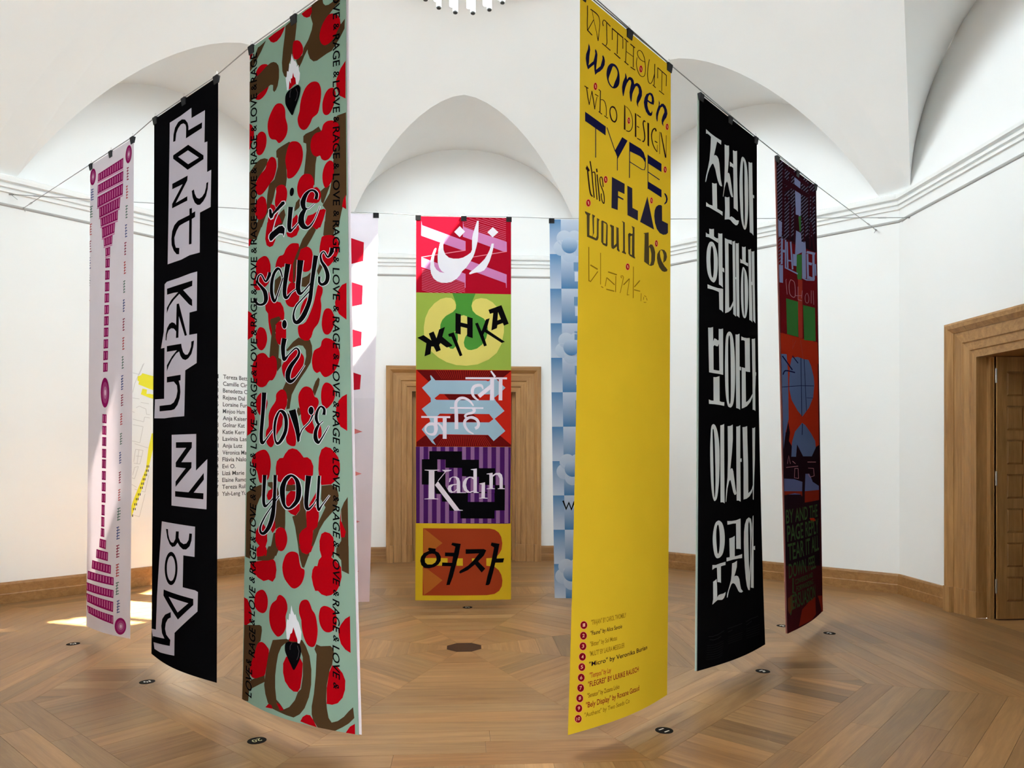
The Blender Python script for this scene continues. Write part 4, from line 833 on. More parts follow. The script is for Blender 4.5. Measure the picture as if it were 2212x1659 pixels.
    ('heart', 'berry', 'red', 2, '1002 278 21 4 27 8 24 11 21 13 19 15 17 18 17 22 16 25 10 25 4 22 -2 21 -9 18 -21 16 -28 13 -30 7 -30 -2 -30 -8 -26 -13 -17 -17 -11 -22 -8 -23 -5 -24 -1 -26 1 -25 2 -22 4 -22 6 -16 7 -11 8 -6'),
    ('heart', 'berry', 'red', 2, '136 390 -2 -17 14 -22 20 -19 23 -14 29 -11 30 -6 32 0 33 6 32 9 32 12 30 16 17 15 2 16 -10 16 -23 12 -41 7 -53 3 -51 -1 -46 -3 -42 -7'),
    ('heart', 'berry', 'red', 2, '137 659 30 -9 48 -9 53 -8 63 -12 68 -12 44 -3 6 14 -17 23 -20 21 -17 15 -22 13 -24 10 -30 9 -34 5 -33 2 -30 -4 -28 -8 -23 -10 -21 -12 -16 -13'),
    ('heart', 'berry', 'red', 2, '1976 856 -87 52 -51 58 -32 42 5 86 49 99 111 69'),
    ('heart', 'berry', 'red', 2, '1408 888 27 11 25 14 22 17 18 23 15 27 10 27 5 28 0 30 -2 28 -5 27 -6 26 -9 27 -10 31 -12 32 -19 26 -31 12 -38 5 -31 7 -17 13 -10 15 -14 15 -20 16 -24 16 -24 11 -25 5 -26 -1 -25 -6 -25 -12 -24 -17 -21 -20 -17 -21 -13 -24 -9 -23 -5 -20 -2 -18 3 -20 9 -19 14 -21 12 -21 6 -25 3 -26 5 -26 7 -23 8 -24 13 -24 19 -28 24 -29 27 -24 30 -16 34 -10 33 -5 32 0 33 6'),
    ('heart', 'berry', 'red', 2, '1748 1073 17 11 12 15 9 17 7 20 5 22 0 22 -5 24 -10 23 -11 21 -11 19 -13 16 -14 14 -16 15 -17 14 -19 9 -21 4 -22 -1 -21 -5 -20 -10 -18 -14 -14 -17 -9 -20 -4 -24 -2 -23 0 -22 2 -22 7 -23 12 -25 16 -25 18 -20 20 -14 22 -10 23 -5 27 0 27 6'),
    ('heart', 'berry', 'red', 2, '677 901 28 10 25 13 23 18 21 21 18 25 14 28 6 32 1 35 4 36 14 35 17 35 11 33 3 29 -2 27 -8 24 -13 20 -17 17 -21 14 -23 11 -27 8 -24 5 -21 3 -20 -1 -20 -7 -19 -15 -19 -21 -23 -19 -30 -12 -34 -10 -29 -13 -22 -15 -18 -17 -16 -22 -14 -28 -11 -33 -7 -33 -3 -31 2 -31 8 -29 15 -29 22 -28 25 -26 29 -25 32 -23 32 -15 31 -5 31 2'),
    ('heart', 'berry', 'red', 2, '-19 57 95 35 -25 34 -70 19'),
    ('heart', 'berry', 'red', 2, '-34 922 91 53 51 76 1 78 -33 52 -49 73 -56 37'),
    ('heart', 'berry', 'red', 2, '288 1123 29 12 29 17 23 19 16 21 10 24 6 24 2 25 -3 26 -6 23 -9 22 -14 19 -16 17 -19 14 -22 12 -22 7 -25 1 -25 -3 -23 -7 -20 -10 -17 -13 -13 -19 -9 -27 -6 -32 -2 -32 -1 -30 1 -29 7 -25 12 -22 16 -17 20 -12 25 -7 28 -2'),
    ('heart', 'berry', 'red', 2, '507 2063 77 34 78 101 92 145 -211 14 -110 -23 14 -99'),
    ('heart', 'berry', 'red', 2, '1055 2309 42 57 1 105 -140 -28 -1 -90'),
    ('heart', 'berry', 'red', 2, '1274 2372 93 4 117 -22 89 4 38 23 -51 98 -51 75 -208 -41 -80 -73'),
    ('heart', 'berry', 'red', 2, '432 2268 78 25 110 140 -6 91 -52 57 -70 2 -71 -37 -33 -83 14 -82'),
    ('heart', 'berry', 'red', 2, '843 2479 115 6 140 -28 14 35 -55 62 -98 9 -86 -33'),
    ('heart', 'berry', 'red', 2, '1380 2475 154 24 -26 41 -64 23 -51 -22'),
    ('heart', 'berry', 'red', 2, '-19 2382 97 28 -49 68 -47 -4'),
    ('heart', 'berry', 'red', 2, '1469 3188 25 5 29 18 20 19 7 20 -2 21 -5 21 -10 19 -13 19 -8 20 2 24 7 26 3 30 -3 37 -7 41 -9 36 -9 28 -12 24 -15 22 -23 19 -27 17 -24 18 -17 22 -13 23 -20 20 -29 17 -36 14 -36 6 -37 -2 -37 -9 -30 -16 -20 -25 -14 -30 -7 -29 -4 -24 1 -21 15 -18 36 -5 48 -2 47 -17 45 -46 45 -61 37 -59 26 -54 20 -52 17 -43 12 -34 11 -26'),
    ('heart', 'berry', 'red', 2, '1150 3509 -13 -15 -1 -37 6 -37 14 -32 21 -31 24 -25 28 -19 30 -12 20 2 6 21 -3 35 -15 37 -35 44 -47 45'),
    ('heart', 'berry', 'red', 2, '481 3122 62 18 17 78 92 42 90 25 59 66 24 77 -6 89 -58 -23 -117 52 -11 152 -77 -29 -49 -98 -26 -95 -10 -94 -56 -50 -10 -69 62 -42'),
    ('heart', 'berry', 'red', 2, '658 3514 103 -4 103 94 3 119 -204 -22 -25 -90'),
    ('heart', 'berry', 'red', 2, '-10 3283 90 38 86 98 19 88 -64 114 -123 29'),
    ('heart', 'berry', 'red', 2, '316 3527 27 7 29 10 25 14 20 19 16 22 13 24 9 25 6 27 0 26 -7 25 -12 25 -15 22 -21 17 -25 14 -25 8 -25 1 -25 -6 -23 -10 -22 -14 -20 -18 -17 -21 -13 -25 -9 -28 -5 -28 0 -26 6 -26 9 -23 13 -22 17 -19 17 -14 18 -7 18 -1'),
    ('heart', 'berry', 'red', 2, '1626 3470 20 2 20 6 20 11 17 16 16 21 13 22 11 20 9 20 2 24 -7 28 -13 32 -16 27 -18 23 -20 19 -21 13 -20 7 -20 0 -18 -4 -18 -7 -16 -13 -14 -17 -11 -23 -8 -28 -5 -29 1 -31 5 -32 7 -29 10 -25 12 -23 14 -17 15 -9 16 -4'),
    ('heart', 'berry', 'red', 2, '1950 3236 -74 12 -59 45 -36 63 -24 65 10 63 57 75 117 74'),
    ('heart', 'berry', 'red', 2, '646 3640 104 11 102 61 -70 66 -29 14 -59 -23 -46 -71'),
    ('heart', 'berry', 'red', 2, '10 4472 83 21 70 55 45 87 -22 102 -66 76 -99 32'),
    ('heart', 'berry', 'red', 2, '1930 4431 -78 26 -55 43 -34 67 -12 68 21 69 52 77 100 48'),
    ('heart', 'berry', 'red', 2, '739 6154 191 -15 -38 43 -54 22 -55 -5'),
    ('heart', 'berry', 'red', 2, '1166 6122 228 -16 -32 64 -67 35 -80 -16'),
    ('heart', 'berry', 'red', 2, '1491 6099 227 -14 -11 61 -40 64 69 41 68 56 7 105 -30 93 -40 65 -78 53 -69 18 -71 -12 -51 -34 -42 4 -32 -59 -25 -91 13 -78 32 -46 42 -3 21 -67 42 -42'),
    ('heart', 'berry', 'red', 2, '304 6215 115 -44 112 16 18 48 -61 55 -163 32'),
    ('heart', 'berry', 'red', 2, '259 6379 428 -70 45 32 25 87 -17 91 -56 55 -90 -14 -108 28 -133 -26 -105 -47 -91 -32 -3 -94'),
    ('heart', 'berry', 'red', 2, '1034 6191 31 -2 30 2 25 5 17 6 11 9 9 14 7 23 6 28 6 26 9 23 10 21 12 17 18 7 20 2 14 10 4 21 -2 29 -7 28 -10 28 -15 29 -19 26 -24 22 -28 19 -28 14 -24 8 -24 2 -24 -2 -24 -9 -26 -14 -25 -17 -28 -20 -29 -24 -23 -28 -17 -34 -12 -38 -4 -37 3 -32 10 -31 13 -28 13 -25 16 -24 21 -19 27 -16 30 -12'),
    ('heart', 'berry', 'red', 2, '443 6695 30 -2 27 5 23 10 23 15 20 21 15 22 8 26 4 27 -1 28 -4 27 -9 27 -14 23 -20 19 -26 16 -31 9 -36 3 -41 -3 -39 -8 -35 -13 -31 -18 -23 -22 -10 -29 0 -33 6 -30 10 -27 15 -25 23 -22 35 -20 43 -16'),
    ('heart', 'berry', 'red', 2, '837 6708 24 1 26 7 24 10 21 13 18 16 14 20 11 23 6 27 1 28 -8 28 -14 31 -9 32 3 36 7 38 1 36 -10 32 -17 29 -21 25 -28 23 -32 19 -30 10 -25 0 -22 -8 -23 -11 -25 -14 -26 -18 -23 -22 -19 -26 -16 -31 -11 -33 -5 -37 -1 -40 5 -37 11 -33 17 -30 20 -25 28 -20 31 -16 25 -15 12 -16 5 -15 9 -13 13 -11 15 -9'),
    ('heart', 'berry', 'red', 2, '1270 6713 19 -2 19 1 17 7 14 13 13 19 11 18 8 15 5 14 9 15 14 14 18 15 15 20 11 26 9 32 6 31 6 30 4 30 1 31 -2 35 -6 36 -6 31 -9 27 -9 22 -12 17 -15 11 -18 6 -18 1 -21 -3 -21 -8 -21 -15 -20 -24 -19 -30 -17 -32 -12 -33 -10 -34 -7 -30 -3 -26 -1 -21 -3 -23 -11 -24 -14 -25 -11 -25 -4 -26 -1 -27 4 -25 7 -22 11 -20 14 -17 17 -12 20 -8'),
    ('heart', 'berry', 'red', 2, '1574 6750 21 1 24 4 23 7 24 10 24 12 20 17 13 21 9 26 5 26 1 26 -3 26 -8 25 -15 25 -21 24 -22 18 -22 12 -23 6 -22 2 -20 -2 -20 -7 -18 -11 -17 -17 -16 -22 -12 -25 -8 -26 -5 -29 -1 -28 4 -28 6 -28 8 -23 9 -14 10 -9 12 -7 11 -6 13 -4'),
    ('heart', 'berry', 'red', 2, '6 6844 94 12 58 69 58 76 -3 110 -118 62 -75 8'),
    ('heart', 'berry', 'red', 2, '1913 6825 -63 37 -57 66 -39 65 9 75 26 73 54 54 69 29'),
    ('heart', 'berry', 'red', 2, '454 7313 26 -4 27 1 25 4 25 8 24 11 21 12 19 9 15 10 8 17 -2 26 -9 33 -11 37 -10 45 -12 49 -11 41 -6 29 -5 22 -12 19 -26 15 -33 13 -38 13 -43 17 -47 18 -43 12 -37 4 -33 -2 -26 -7 -19 -12 -12 -17 -5 -22 3 -30 10 -35 15 -37 21 -40 26 -42 26 -43 23 -47 23 -46 24 -38 25 -22 27 -13'),
    ('heart', 'berry', 'red', 2, '978 7394 225 -28 49 61 -7 138 -25 141 -37 51 -68 8 -72 -28 -76 -62 -37 -91 -4 -104'),
    ('heart', 'berry', 'red', 2, '1669 7388 73 10 62 58 34 75 -6 101 -32 91 -63 69 -71 28 -72 1 1 -174 33 -173'),
    ('heart', 'berry', 'red', 2, '1317 7985 53 -2 43 43 51 72 -110 -8 -125 -14 35 -57'),
    ('heart', 'berry', 'red', 2, '663 7996 64 0 26 36 -153 18'),
    ('heart', 'berry', 'red', 2, '821 7948 69 6 68 49 -65 20'),
    ('heart', 'berry', 'red', 2, '1945 7982 -60 40 -54 75 114 -2'),
    ('heart', 'berry', 'red', 3, '545 1507 22 10 22 15 18 18 13 25 8 29 3 28 -3 27 -8 26 -11 25 -12 23 -15 22 -18 19 -22 14 -27 12 -28 14 -30 17 -31 19 -32 17 -32 14 -33 12 -30 7 -30 0 -27 -6 -25 -10 -20 -14 -17 -18 -12 -23 -9 -28 -3 -32 2 -28 8 -20 14 -16 18 -15 23 -17 28 -16 30 -15 32 -12 34 -10 29 -13 19 -20 13 -24 15 -20 19 -18 22 -15 21 -10 21 -3 21 3'),
    ('heart', 'berry', 'red', 3, '1006 1448 29 9 30 13 26 16 25 19 21 22 18 25 12 30 9 33 3 32 -3 31 -8 31 -12 28 -17 26 -21 25 -25 21 -30 20 -35 17 -33 11 -31 5 -30 0 -26 -4 -21 -4 -17 -9 -13 -14 -5 -22 0 -29 -3 -33 -11 -41 -14 -46 -6 -45 9 -43 16 -42 18 -35 17 -26 19 -19 22 -12 27 -3 30 5'),
    ('heart', 'berry', 'red', 3, '1720 1421 23 9 20 9 20 12 22 14 22 15 17 20 12 27 8 32 4 31 -1 30 -4 30 -9 27 -13 23 -18 21 -19 18 -20 16 -21 14 -22 14 -20 16 -21 17 -22 12 -25 5 -26 1 -25 -3 -24 -8 -22 -12 -18 -13 -13 -16 -8 -18 -12 -13 -17 -3 -20 2 -22 -3 -26 -12 -29 -16 -24 -21 -19 -27 -14 -32 -8 -31 0 -32 7 -31 13 -26 20 -20 25 -14 29 -8 36 1 39 7 31 -1 17 -16 10 -24 12 -19 19 -10 22 -6 24 -3 29 2 32 6'),
    ('heart', 'berry', 'red', 3, '1245 1888 27 7 29 9 26 12 21 18 18 22 14 21 8 20 4 20 1 18 -5 17 -9 16 1 11 16 4 25 -1 25 5 23 16 24 22 17 24 9 27 3 29 -6 24 -13 19 -21 15 -37 4 -63 -13 -79 -24 -70 -26 -51 -24 -41 -26 -32 -26 -22 -28 -13 -28 -7 -27 -3 -27 2 -27 7 -25 13 -23 16 -21 20 -17 22 -11 24 -8 23 -4 18 -1 17 2'),
    ('heart', 'berry', 'red', 3, '1678 1850 23 6 22 11 17 15 10 17 6 20 2 21 1 23 -1 25 -7 27 -13 30 -17 31 -20 26 -25 18 -27 12 -24 6 -18 -3 -14 -9 -12 -14 -12 -22 -11 -27 -6 -28 -3 -28 1 -29 6 -27 11 -28 15 -25 19 -21 24 -15 27 -9'),
    ('heart', 'berry', 'red', 3, '747 1890 27 10 26 13 22 16 17 20 12 22 8 25 3 26 -3 29 -6 25 -9 22 -13 20 -21 14 -36 7 -44 1 -39 -2 -31 -2 -26 -4 -19 -11 -11 -18 -5 -25 0 -28 8 -33 12 -38 9 -30 -2 -20 -7 -13 1 -11 12 -10 19 -7 21 -4 24 -1 26 2'),
    ('heart', 'berry', 'red', 3, '291 1921 33 8 31 17 24 20 16 20 10 22 7 25 7 28 4 31 -1 28 -8 23 -12 20 -19 16 -28 13 -34 10 -33 3 -33 -5 -31 -12 -26 -15 -19 -17 -14 -21 -9 -23 -8 -28 -4 -32 2 -29 7 -25 13 -24 20 -19 31 -17 38 -13'),
    ('heart', 'berry', 'red', 3, '1959 2291 -42 43 -25 70 70 45'),
    ('heart', 'berry', 'red', 3, '360 2666 37 6 32 13 27 19 23 25 19 31 14 30 7 27 2 27 -2 31 -4 41 -7 45 -15 36 -24 24 -33 17 -36 12 -41 11 -45 7 -41 1 -37 -4 -34 -9 -28 -15 -25 -20 -20 -25 -7 -32 16 -47 28 -54 19 -44 -2 -24 -11 -15 -4 -16 7 -23 15 -25 26 -21 43 -15 53 -11'),
    ('heart', 'berry', 'red', 3, '1017 2635 30 6 30 8 23 10 8 13 1 16 5 14 14 8 18 6 23 4 28 0 34 -2 31 3 29 11 28 16 22 19 15 20 9 22 6 27 3 32 -1 37 -6 32 -12 26 -17 22 -22 15 -28 7 -33 0 -31 -2 -24 -9 -22 -12 -21 -2 -17 18 -16 29 -20 24 -24 18 -27 13 -30 5 -36 -1 -40 -8 -37 -25 -30 -56 -27 -72 -32 -50 -43 -7 -48 16 -41 10 -28 -6 -21 -13 -12 -16 -2 -23 5 -26 11 -24 15 -22 20 -20 24 -14 28 -3 32 2 28 -4 21 -16 16 -23 20 -20 27 -16 29 -13 30 -8 28 -3 28 2'),
    ('heart', 'berry', 'red', 3, '1558 2659 51 1 65 9 56 15 41 24 32 31 22 32 10 31 0 31 -5 29 -10 26 -15 22 -18 21 -22 18 -25 17 -25 14 -24 14 -25 12 -24 4 -25 -6 -24 -14 -24 -19 -23 -26 -22 -30 -17 -32 -9 -32 -4 -32 1 -32 5 -32 10 -31 10 -26 7 -19 8 -14'),
    ('heart', 'berry', 'red', 3, '939 3084 35 0 42 9 34 17 25 25 18 32 13 31 10 29 5 27 0 27 -8 27 -13 27 -19 21 -27 12 -34 7 -34 0 -35 -7 -35 -13 -29 -17 -22 -20 -16 -23 -6 -29 6 -40 17 -46 17 -39 16 -27 17 -19'),
    ('heart', 'berry', 'red', 3, '1106 3690 264 29 -25 44 -50 31 -76 -8 -79 -44'),
    ('heart', 'berry', 'red', 3, '357 3845 29 4 26 9 25 11 24 17 23 20 25 12 27 -3 29 -11 28 -3 28 9 27 17 21 22 11 28 5 33 2 32 0 28 -3 27 -10 26 -20 27 -26 25 -27 18 -25 4 -26 -4 -25 3 -25 15 -25 21 -27 17 -30 9 -32 6 -33 0 -33 -4 -32 -8 -34 -16 -36 -24 -37 -32 -30 -37 -20 -43 -13 -47 -4 -42 9 -31 18 -26 21 -25 24 -26 27 -25 30 -19 37 -10 40 -4'),
    ('heart', 'berry', 'red', 3, '1035 3868 27 2 27 9 27 13 28 16 28 19 23 20 15 18 9 18 2 22 -6 29 -14 32 -17 31 -22 28 -27 26 -28 20 -30 13 -32 7 -30 6 -29 5 -27 4 -26 2 -24 2 -23 0 -22 -7 -22 -21 -21 -28 -16 -29 -11 -29 -7 -29 2 -25 11 -19 19 -16 25 -18 34 -23 40 -26 37 -23 29 -20 25 -19'),
    ('heart', 'berry', 'red', 3, '1612 3796 22 5 24 6 24 9 24 11 23 14 22 16 20 23 20 26 15 25 11 23 8 23 2 24 -3 29 -9 32 -11 28 -14 25 -15 21 -17 19 -18 17 -19 13 -20 12 -23 11 -23 9 -23 6 -20 4 -19 1 -18 -3 -17 -8 -16 -12 -14 -12 -10 -13 -9 -12 -10 -8 -16 2 -19 8 -19 2 -21 -9 -22 -16 -18 -19 -12 -24 -8 -28 -5 -28 1 -27 4 -26 7 -25 8 -22 11 -21 18 -16 31 -10 37 -7 29 -10 13 -17 5 -21 6 -18 11 -12 12 -9 13 -6 14 -4 15 -2'),
    ('heart', 'berry', 'red', 3, '1609 4287 21 4 24 8 23 11 21 17 19 20 15 20 10 20 6 21 0 21 -5 22 -9 23 -14 22 -20 22 -25 20 -23 17 -19 12 -19 7 -18 1 -20 -7 -21 -14 -16 -20 -12 -25 -7 -30 -4 -31 0 -32 5 -32 7 -28 9 -22 12 -17 14 -13 13 -10 15 -6'),
    ('heart', 'berry', 'red', 3, '323 4334 22 -7 19 -2 23 9 34 25 38 36 26 33 10 24 -1 22 -7 21 -10 22 -15 22 -20 21 -23 21 -27 21 -28 9 -28 -5 -29 -15 -26 -21 -22 -26 -19 -30 -12 -32 -5 -32 1 -33 10 -28 24 -23 34 -19'),
    ('heart', 'berry', 'red', 3, '782 4316 31 1 30 10 24 15 18 20 12 27 7 28 3 30 -2 31 -6 28 -11 18 -14 15 -15 22 -14 37 -14 45 -11 39 -2 24 0 18 -10 23 -32 34 -43 39 -37 39 -22 39 -17 38 -16 29 -19 18 -19 9 -22 2 -26 -7 -28 -14 -24 -18 -16 -22 -11 -26 -7 -28 -3 -28 1 -29 7 -26 16 -19 22 -15 15 -23 1 -39 -6 -45 0 -42 9 -30 14 -25 21 -26 33 -29 40 -29 30 -29 7 -28 -3 -29 8 -24 28 -22 37 -17'),
    ('heart', 'berry', 'red', 3, '1262 4310 30 5 32 10 25 13 16 14 11 18 10 17 8 17 6 17 10 14 15 7 17 3 15 8 13 15 9 19 2 22 -10 22 -18 24 -19 29 -22 38 -23 42 -14 36 3 24 11 19 10 20 8 25 6 26 -1 19 -13 11 -21 5 -25 -1 -30 -7 -35 -13 -32 -22 -29 -33 -27 -42 -20 -38 -9 -27 -1 -24 -4 -28 -13 -39 -16 -43 -11 -40 -6 -35 -2 -32 6 -29 16 -26 23 -24 24 -18 24 -11 25 -6'),
    ('heart', 'berry', 'red', 3, '970 4630 19 0 18 26 18 33 20 34 21 42 14 45 7 53 1 57 -5 42 -12 19 -18 5 -21 0 -25 -2 -29 -6 -26 -9 -23 -12 -20 -15 -12 -22 -4 -31 4 -38 10 -45 18 -63 23 -69'),
    ('heart', 'berry', 'red', 3, '1493 4742 14 14 12 32 8 32 1 29 -5 29 -8 20 -13 7 -17 0 -15 -8 -12 -15 -10 -22 -1 -26 10 -35 18 -38'),
    ('heart', 'berry', 'red', 3, '421 5019 32 2 25 7 23 12 24 17 22 21 18 25 13 28 9 32 4 31 0 28 -5 27 -7 28 -6 31 -10 33 -19 28 -36 21 -46 17 -42 10 -31 5 -27 -1 -24 -15 -20 -34 -18 -47 -25 -44 -45 -36 -53 -34 -33 -32 1 -31 22 -29 25 -25 23 -19 26 -15 34 -13 47 -13 53 -10'),
    ('heart', 'berry', 'red', 3, '828 5927 28 3 30 7 24 13 19 25 15 31 9 30 2 28 -4 27 -9 26 -13 25 -18 25 -19 18 -21 11 -23 6 -23 1 -25 -5 -25 -11 -21 -15 -15 -22 -10 -28 -7 -29 -5 -33 -2 -35 3 -30 9 -22 15 -17 17 -12 21 -10 23 -6'),
    ('heart', 'berry', 'red', 3, '1022 5009 84 15 64 40 56 51 66 -3 60 31 41 70 -5 94 -46 47 -70 41 -97 -38 -152 -53 -105 34 -108 66 -56 -7 -46 -64 -11 -99 20 -74 56 -37 70 -4 40 -48 66 -48'),
    ('heart', 'berry', 'red', 3, '946 5393 78 -57 64 31 2 55 -90 10 -66 -6'),
    ('heart', 'berry', 'red', 3, '1590 4996 77 16 64 47 52 53 25 68 -1 76 -38 92 -95 62 -151 11 -33 -69 -17 -108 11 -132 39 -85'),
    ('heart', 'berry', 'red', 3, '550 5510 90 -28 17 66 -57 68 -61 2 -26 -49'),
    ('heart', 'berry', 'red', 3, '1002 5497 89 5 16 127 61 13 2 72 -72 66 -89 -19 -80 -45 -29 -79 25 -82'),
    ('heart', 'berry', 'red', 3, '1446 5496 44 42 11 61 -88 66 66 28 6 77 -27 118 -65 42 -10 117 -32 119 -67 36 -70 -41 -48 -76 -2 -94 46 -51 81 -43 -14 -156 68 -121 45 -56'),
    ('heart', 'berry', 'red', 3, '456 5913 57 38 27 73 11 82 -36 69 34 55 -14 55 -227 21 -4 -88 65 -40 -95 -51 4 -118 65 -64'),
    ('heart', 'berry', 'red', 3, '682 5826 32 63 3 65 -57 53 -39 -38 19 -92'),
    ('heart', 'berry', 'red', 3, '1576 5935 72 12 51 43 14 75 -16 93 -30 36 -144 10 -26 -63 -4 -101 30 -79'),
    ('heart', 'berry', 'red', 3, '1046 6189 74 10 37 33 -237 19 51 -40'),
    ('heart', 'berry', 'red', 3, '1815 5680 -2 121 67 118 -21 62 -50 2 -17 -150'),
    ('heart', 'camouflage', 'camo_brown', 4, '1367 2512 64 52 -77 79 -92 78 -120 10 -41 81 -40 41 -38 236 -28 12 -3 -228 54 -87 68 -84 67 -84 107 -75'),
    ('heart', 'camouflage', 'camo_brown', 4, '521 3489 14 -32 181 -10 45 38 -117 52 1 75 -12 86 -76 -8 12 -95'),
    ('heart', 'flame', 'white', 4, '944 407 17 55 41 56 15 -3 36 53 0 32 36 -11 7 67 21 39 -7 70 -35 49 -58 -32 -87 4 -44 22 -37 0 -30 -158 22 -9 7 -63 30 18 22 -90 22 16'),
    ('heart', 'flame', 'red', 5, '976 638 19 56 29 26 15 70 -65 2 -44 18 -44 -2 15 -98 29 43 0 -57 29 2'),
    ('heart', 'heart', 'black', 6, '813 903 1 -20 5 -18 8 -15 12 -12 16 -8 17 -6 18 -4 19 -1 21 -1 23 -1 25 -2 25 -1 25 -1 25 0 22 3 17 8 15 11 10 13 8 13 3 15 1 16 -3 19 -7 20 -8 19 -10 18 -12 17 -14 19 -17 22 -20 25 -20 23 -16 26 -16 25 -18 11 -20 -11 -23 -25 -23 -29 -26 -31 -27 -35 -21 -31 -11 -27 -4 -23'),
    ('heart', 'heart', 'ink_grey2', 7, 'S932 826 11 6 -33 28 12 5 -15 44 12 4'),
    ('heart', 'heart', 'ink_grey2', 7, 'S1034 846 10 1 25 58 12 3 -26 48 11 5 -46 23 10 7'),
    ('heart', 'flame', 'white', 4, '1052 6800 20 57 37 47 17 -10 25 56 29 27 18 37 29 67 -4 78 -21 54 -33 1 -7 -46 -30 -59 -37 -65 -22 66 -28 35 -29 52 -31 -4 -16 -100 4 -80 10 -49 26 12 9 -80 19 13'),
    ('heart', 'flame', 'red', 5, '1095 7044 25 51 18 37 24 36 7 30 -140 13 15 -82 29 -19'),
    ('heart', 'heart', 'black', 6, '962 7251 17 -17 24 -12 23 -8 17 0 17 3 18 2 23 -4 26 -5 22 -3 19 3 17 5 14 7 11 11 8 12 6 15 4 16 2 18 -2 20 -4 23 -7 24 -9 25 -12 25 -15 26 -15 24 -16 26 -16 25 -16 12 -17 -8 -17 -22 -19 -24 -21 -25 -24 -28 -20 -26 -17 -22 -14 -20 -10 -21 -4 -26 0 -28'),
    ('heart', 'heart', 'ink_grey2', 7, 'S1074 7225 9 2 -40 38 11 0 -10 42 11 -1'),
    ('heart', 'heart', 'ink_grey2', 7, 'S1165 7242 10 -3 16 61 11 -3 -20 58 11 0 -34 47 10 1'),
    ('heart', 'script_word', 'white', 5, '458 2115 49 -3 40 31 11 37 192 -96 71 14 15 44 -234 76 -30 40 -62 1 -51 -51;S667 2180 -11 -14 52 9 27 -10 -129 111 23 9 -97 127 24 8;469 2430 51 -25 167 -43 89 10 64 57 -8 54 -31 47 -30 -43 -60 -15 -82 24 -76 33 -54 -8 -38 -52'),
    ('heart', 'script_word', 'white', 5, 'S879 2182 123 33 -124 -20 121 33 -122 -14 119 32 -121 -10 117 31 -118 -7 114 30 -116 -7 111 29 -114 -6 111 30 -115 -4 110 30 -114 -4 110 29 -113 -4 110 27 -111 -5 110 23 -107 -4 106 19 -102 -3 102 14 -96 2 97 5 -87 11 86 -9 -63 29 55 -36 -18 47 -4 -52 31 49 -38 -47 52 41 -44 -40 56 33 -41 -34 53 26 -36 -28 53 21 -36 -27 55 18 -35 -26 56 15 -35 -24 55 14 -34 -23 53 12 -34 -22 53 10 -34 -21 53 8 -34 -20 52 8 -34 -21 50 10 -35 -21 45 13 -34 -20;S1471 2236 -78 -29 81 21 -77 -29 82 19 -77 -30 83 16 -78 -27 82 11 -80 -20 78 2 -78 -8 67 -9 -68 4 53 -20 -58 12 41 -26 -48 18 29 -30 -37 22 17 -33 -24 28 4 -36 -13 32 -8 -39 -2 36 -20 -40 9 38 -31 -39 20 38 -41 -37 29 37 -52 -36 41 40 -63 -36 52 43 -74 -38 62 46 -84 -38 73 47 -92 -38 83 48 -100 -36 92 47 -108 -33 100 46 -114 -31 108 45 -120 -28 116 41 -125 -24 124 36 -123 -16 120 25 -115 -6 115 17 -107 3 108 7 -97 11 100 -3 -83 23 82 -20 -52 37 46 -37 -17 45 19 -41 3 44 7 -37 8 37 6 -29 4 29 6 -23;S1234 2294 -1 -21 75 37 -14 -23 124 -14 -23 -20;S1201 2265 65 37 -79 -32 73 42 -92 -34 81 47 -102 -37 91 51 -113 -38 104 52 -123 -37 119 49 -129 -32 125 44 -134 -26 132 39 -137 -20 137 34 -140 -14 141 26 -139 -5 143 15 -132 6 133 2 -117 19 120 -10 -102 30 106 -21 -83 39 88 -32 -63 48 67 -43 -40 54 45 -47 -16 56 23 -50 8 55 0 -49 31 50 -21 -46 47 40 -33 -37 56 29 -39 -33 60 22 -39 -29 60 14 -39 -24 60 7 -37 -21 56 1 -34 -18 57 -7 -35 -16 58 -15 -33 -15 56 -18 -32 -14 51 -14 -31 -14 44 -6 -29 -13'),
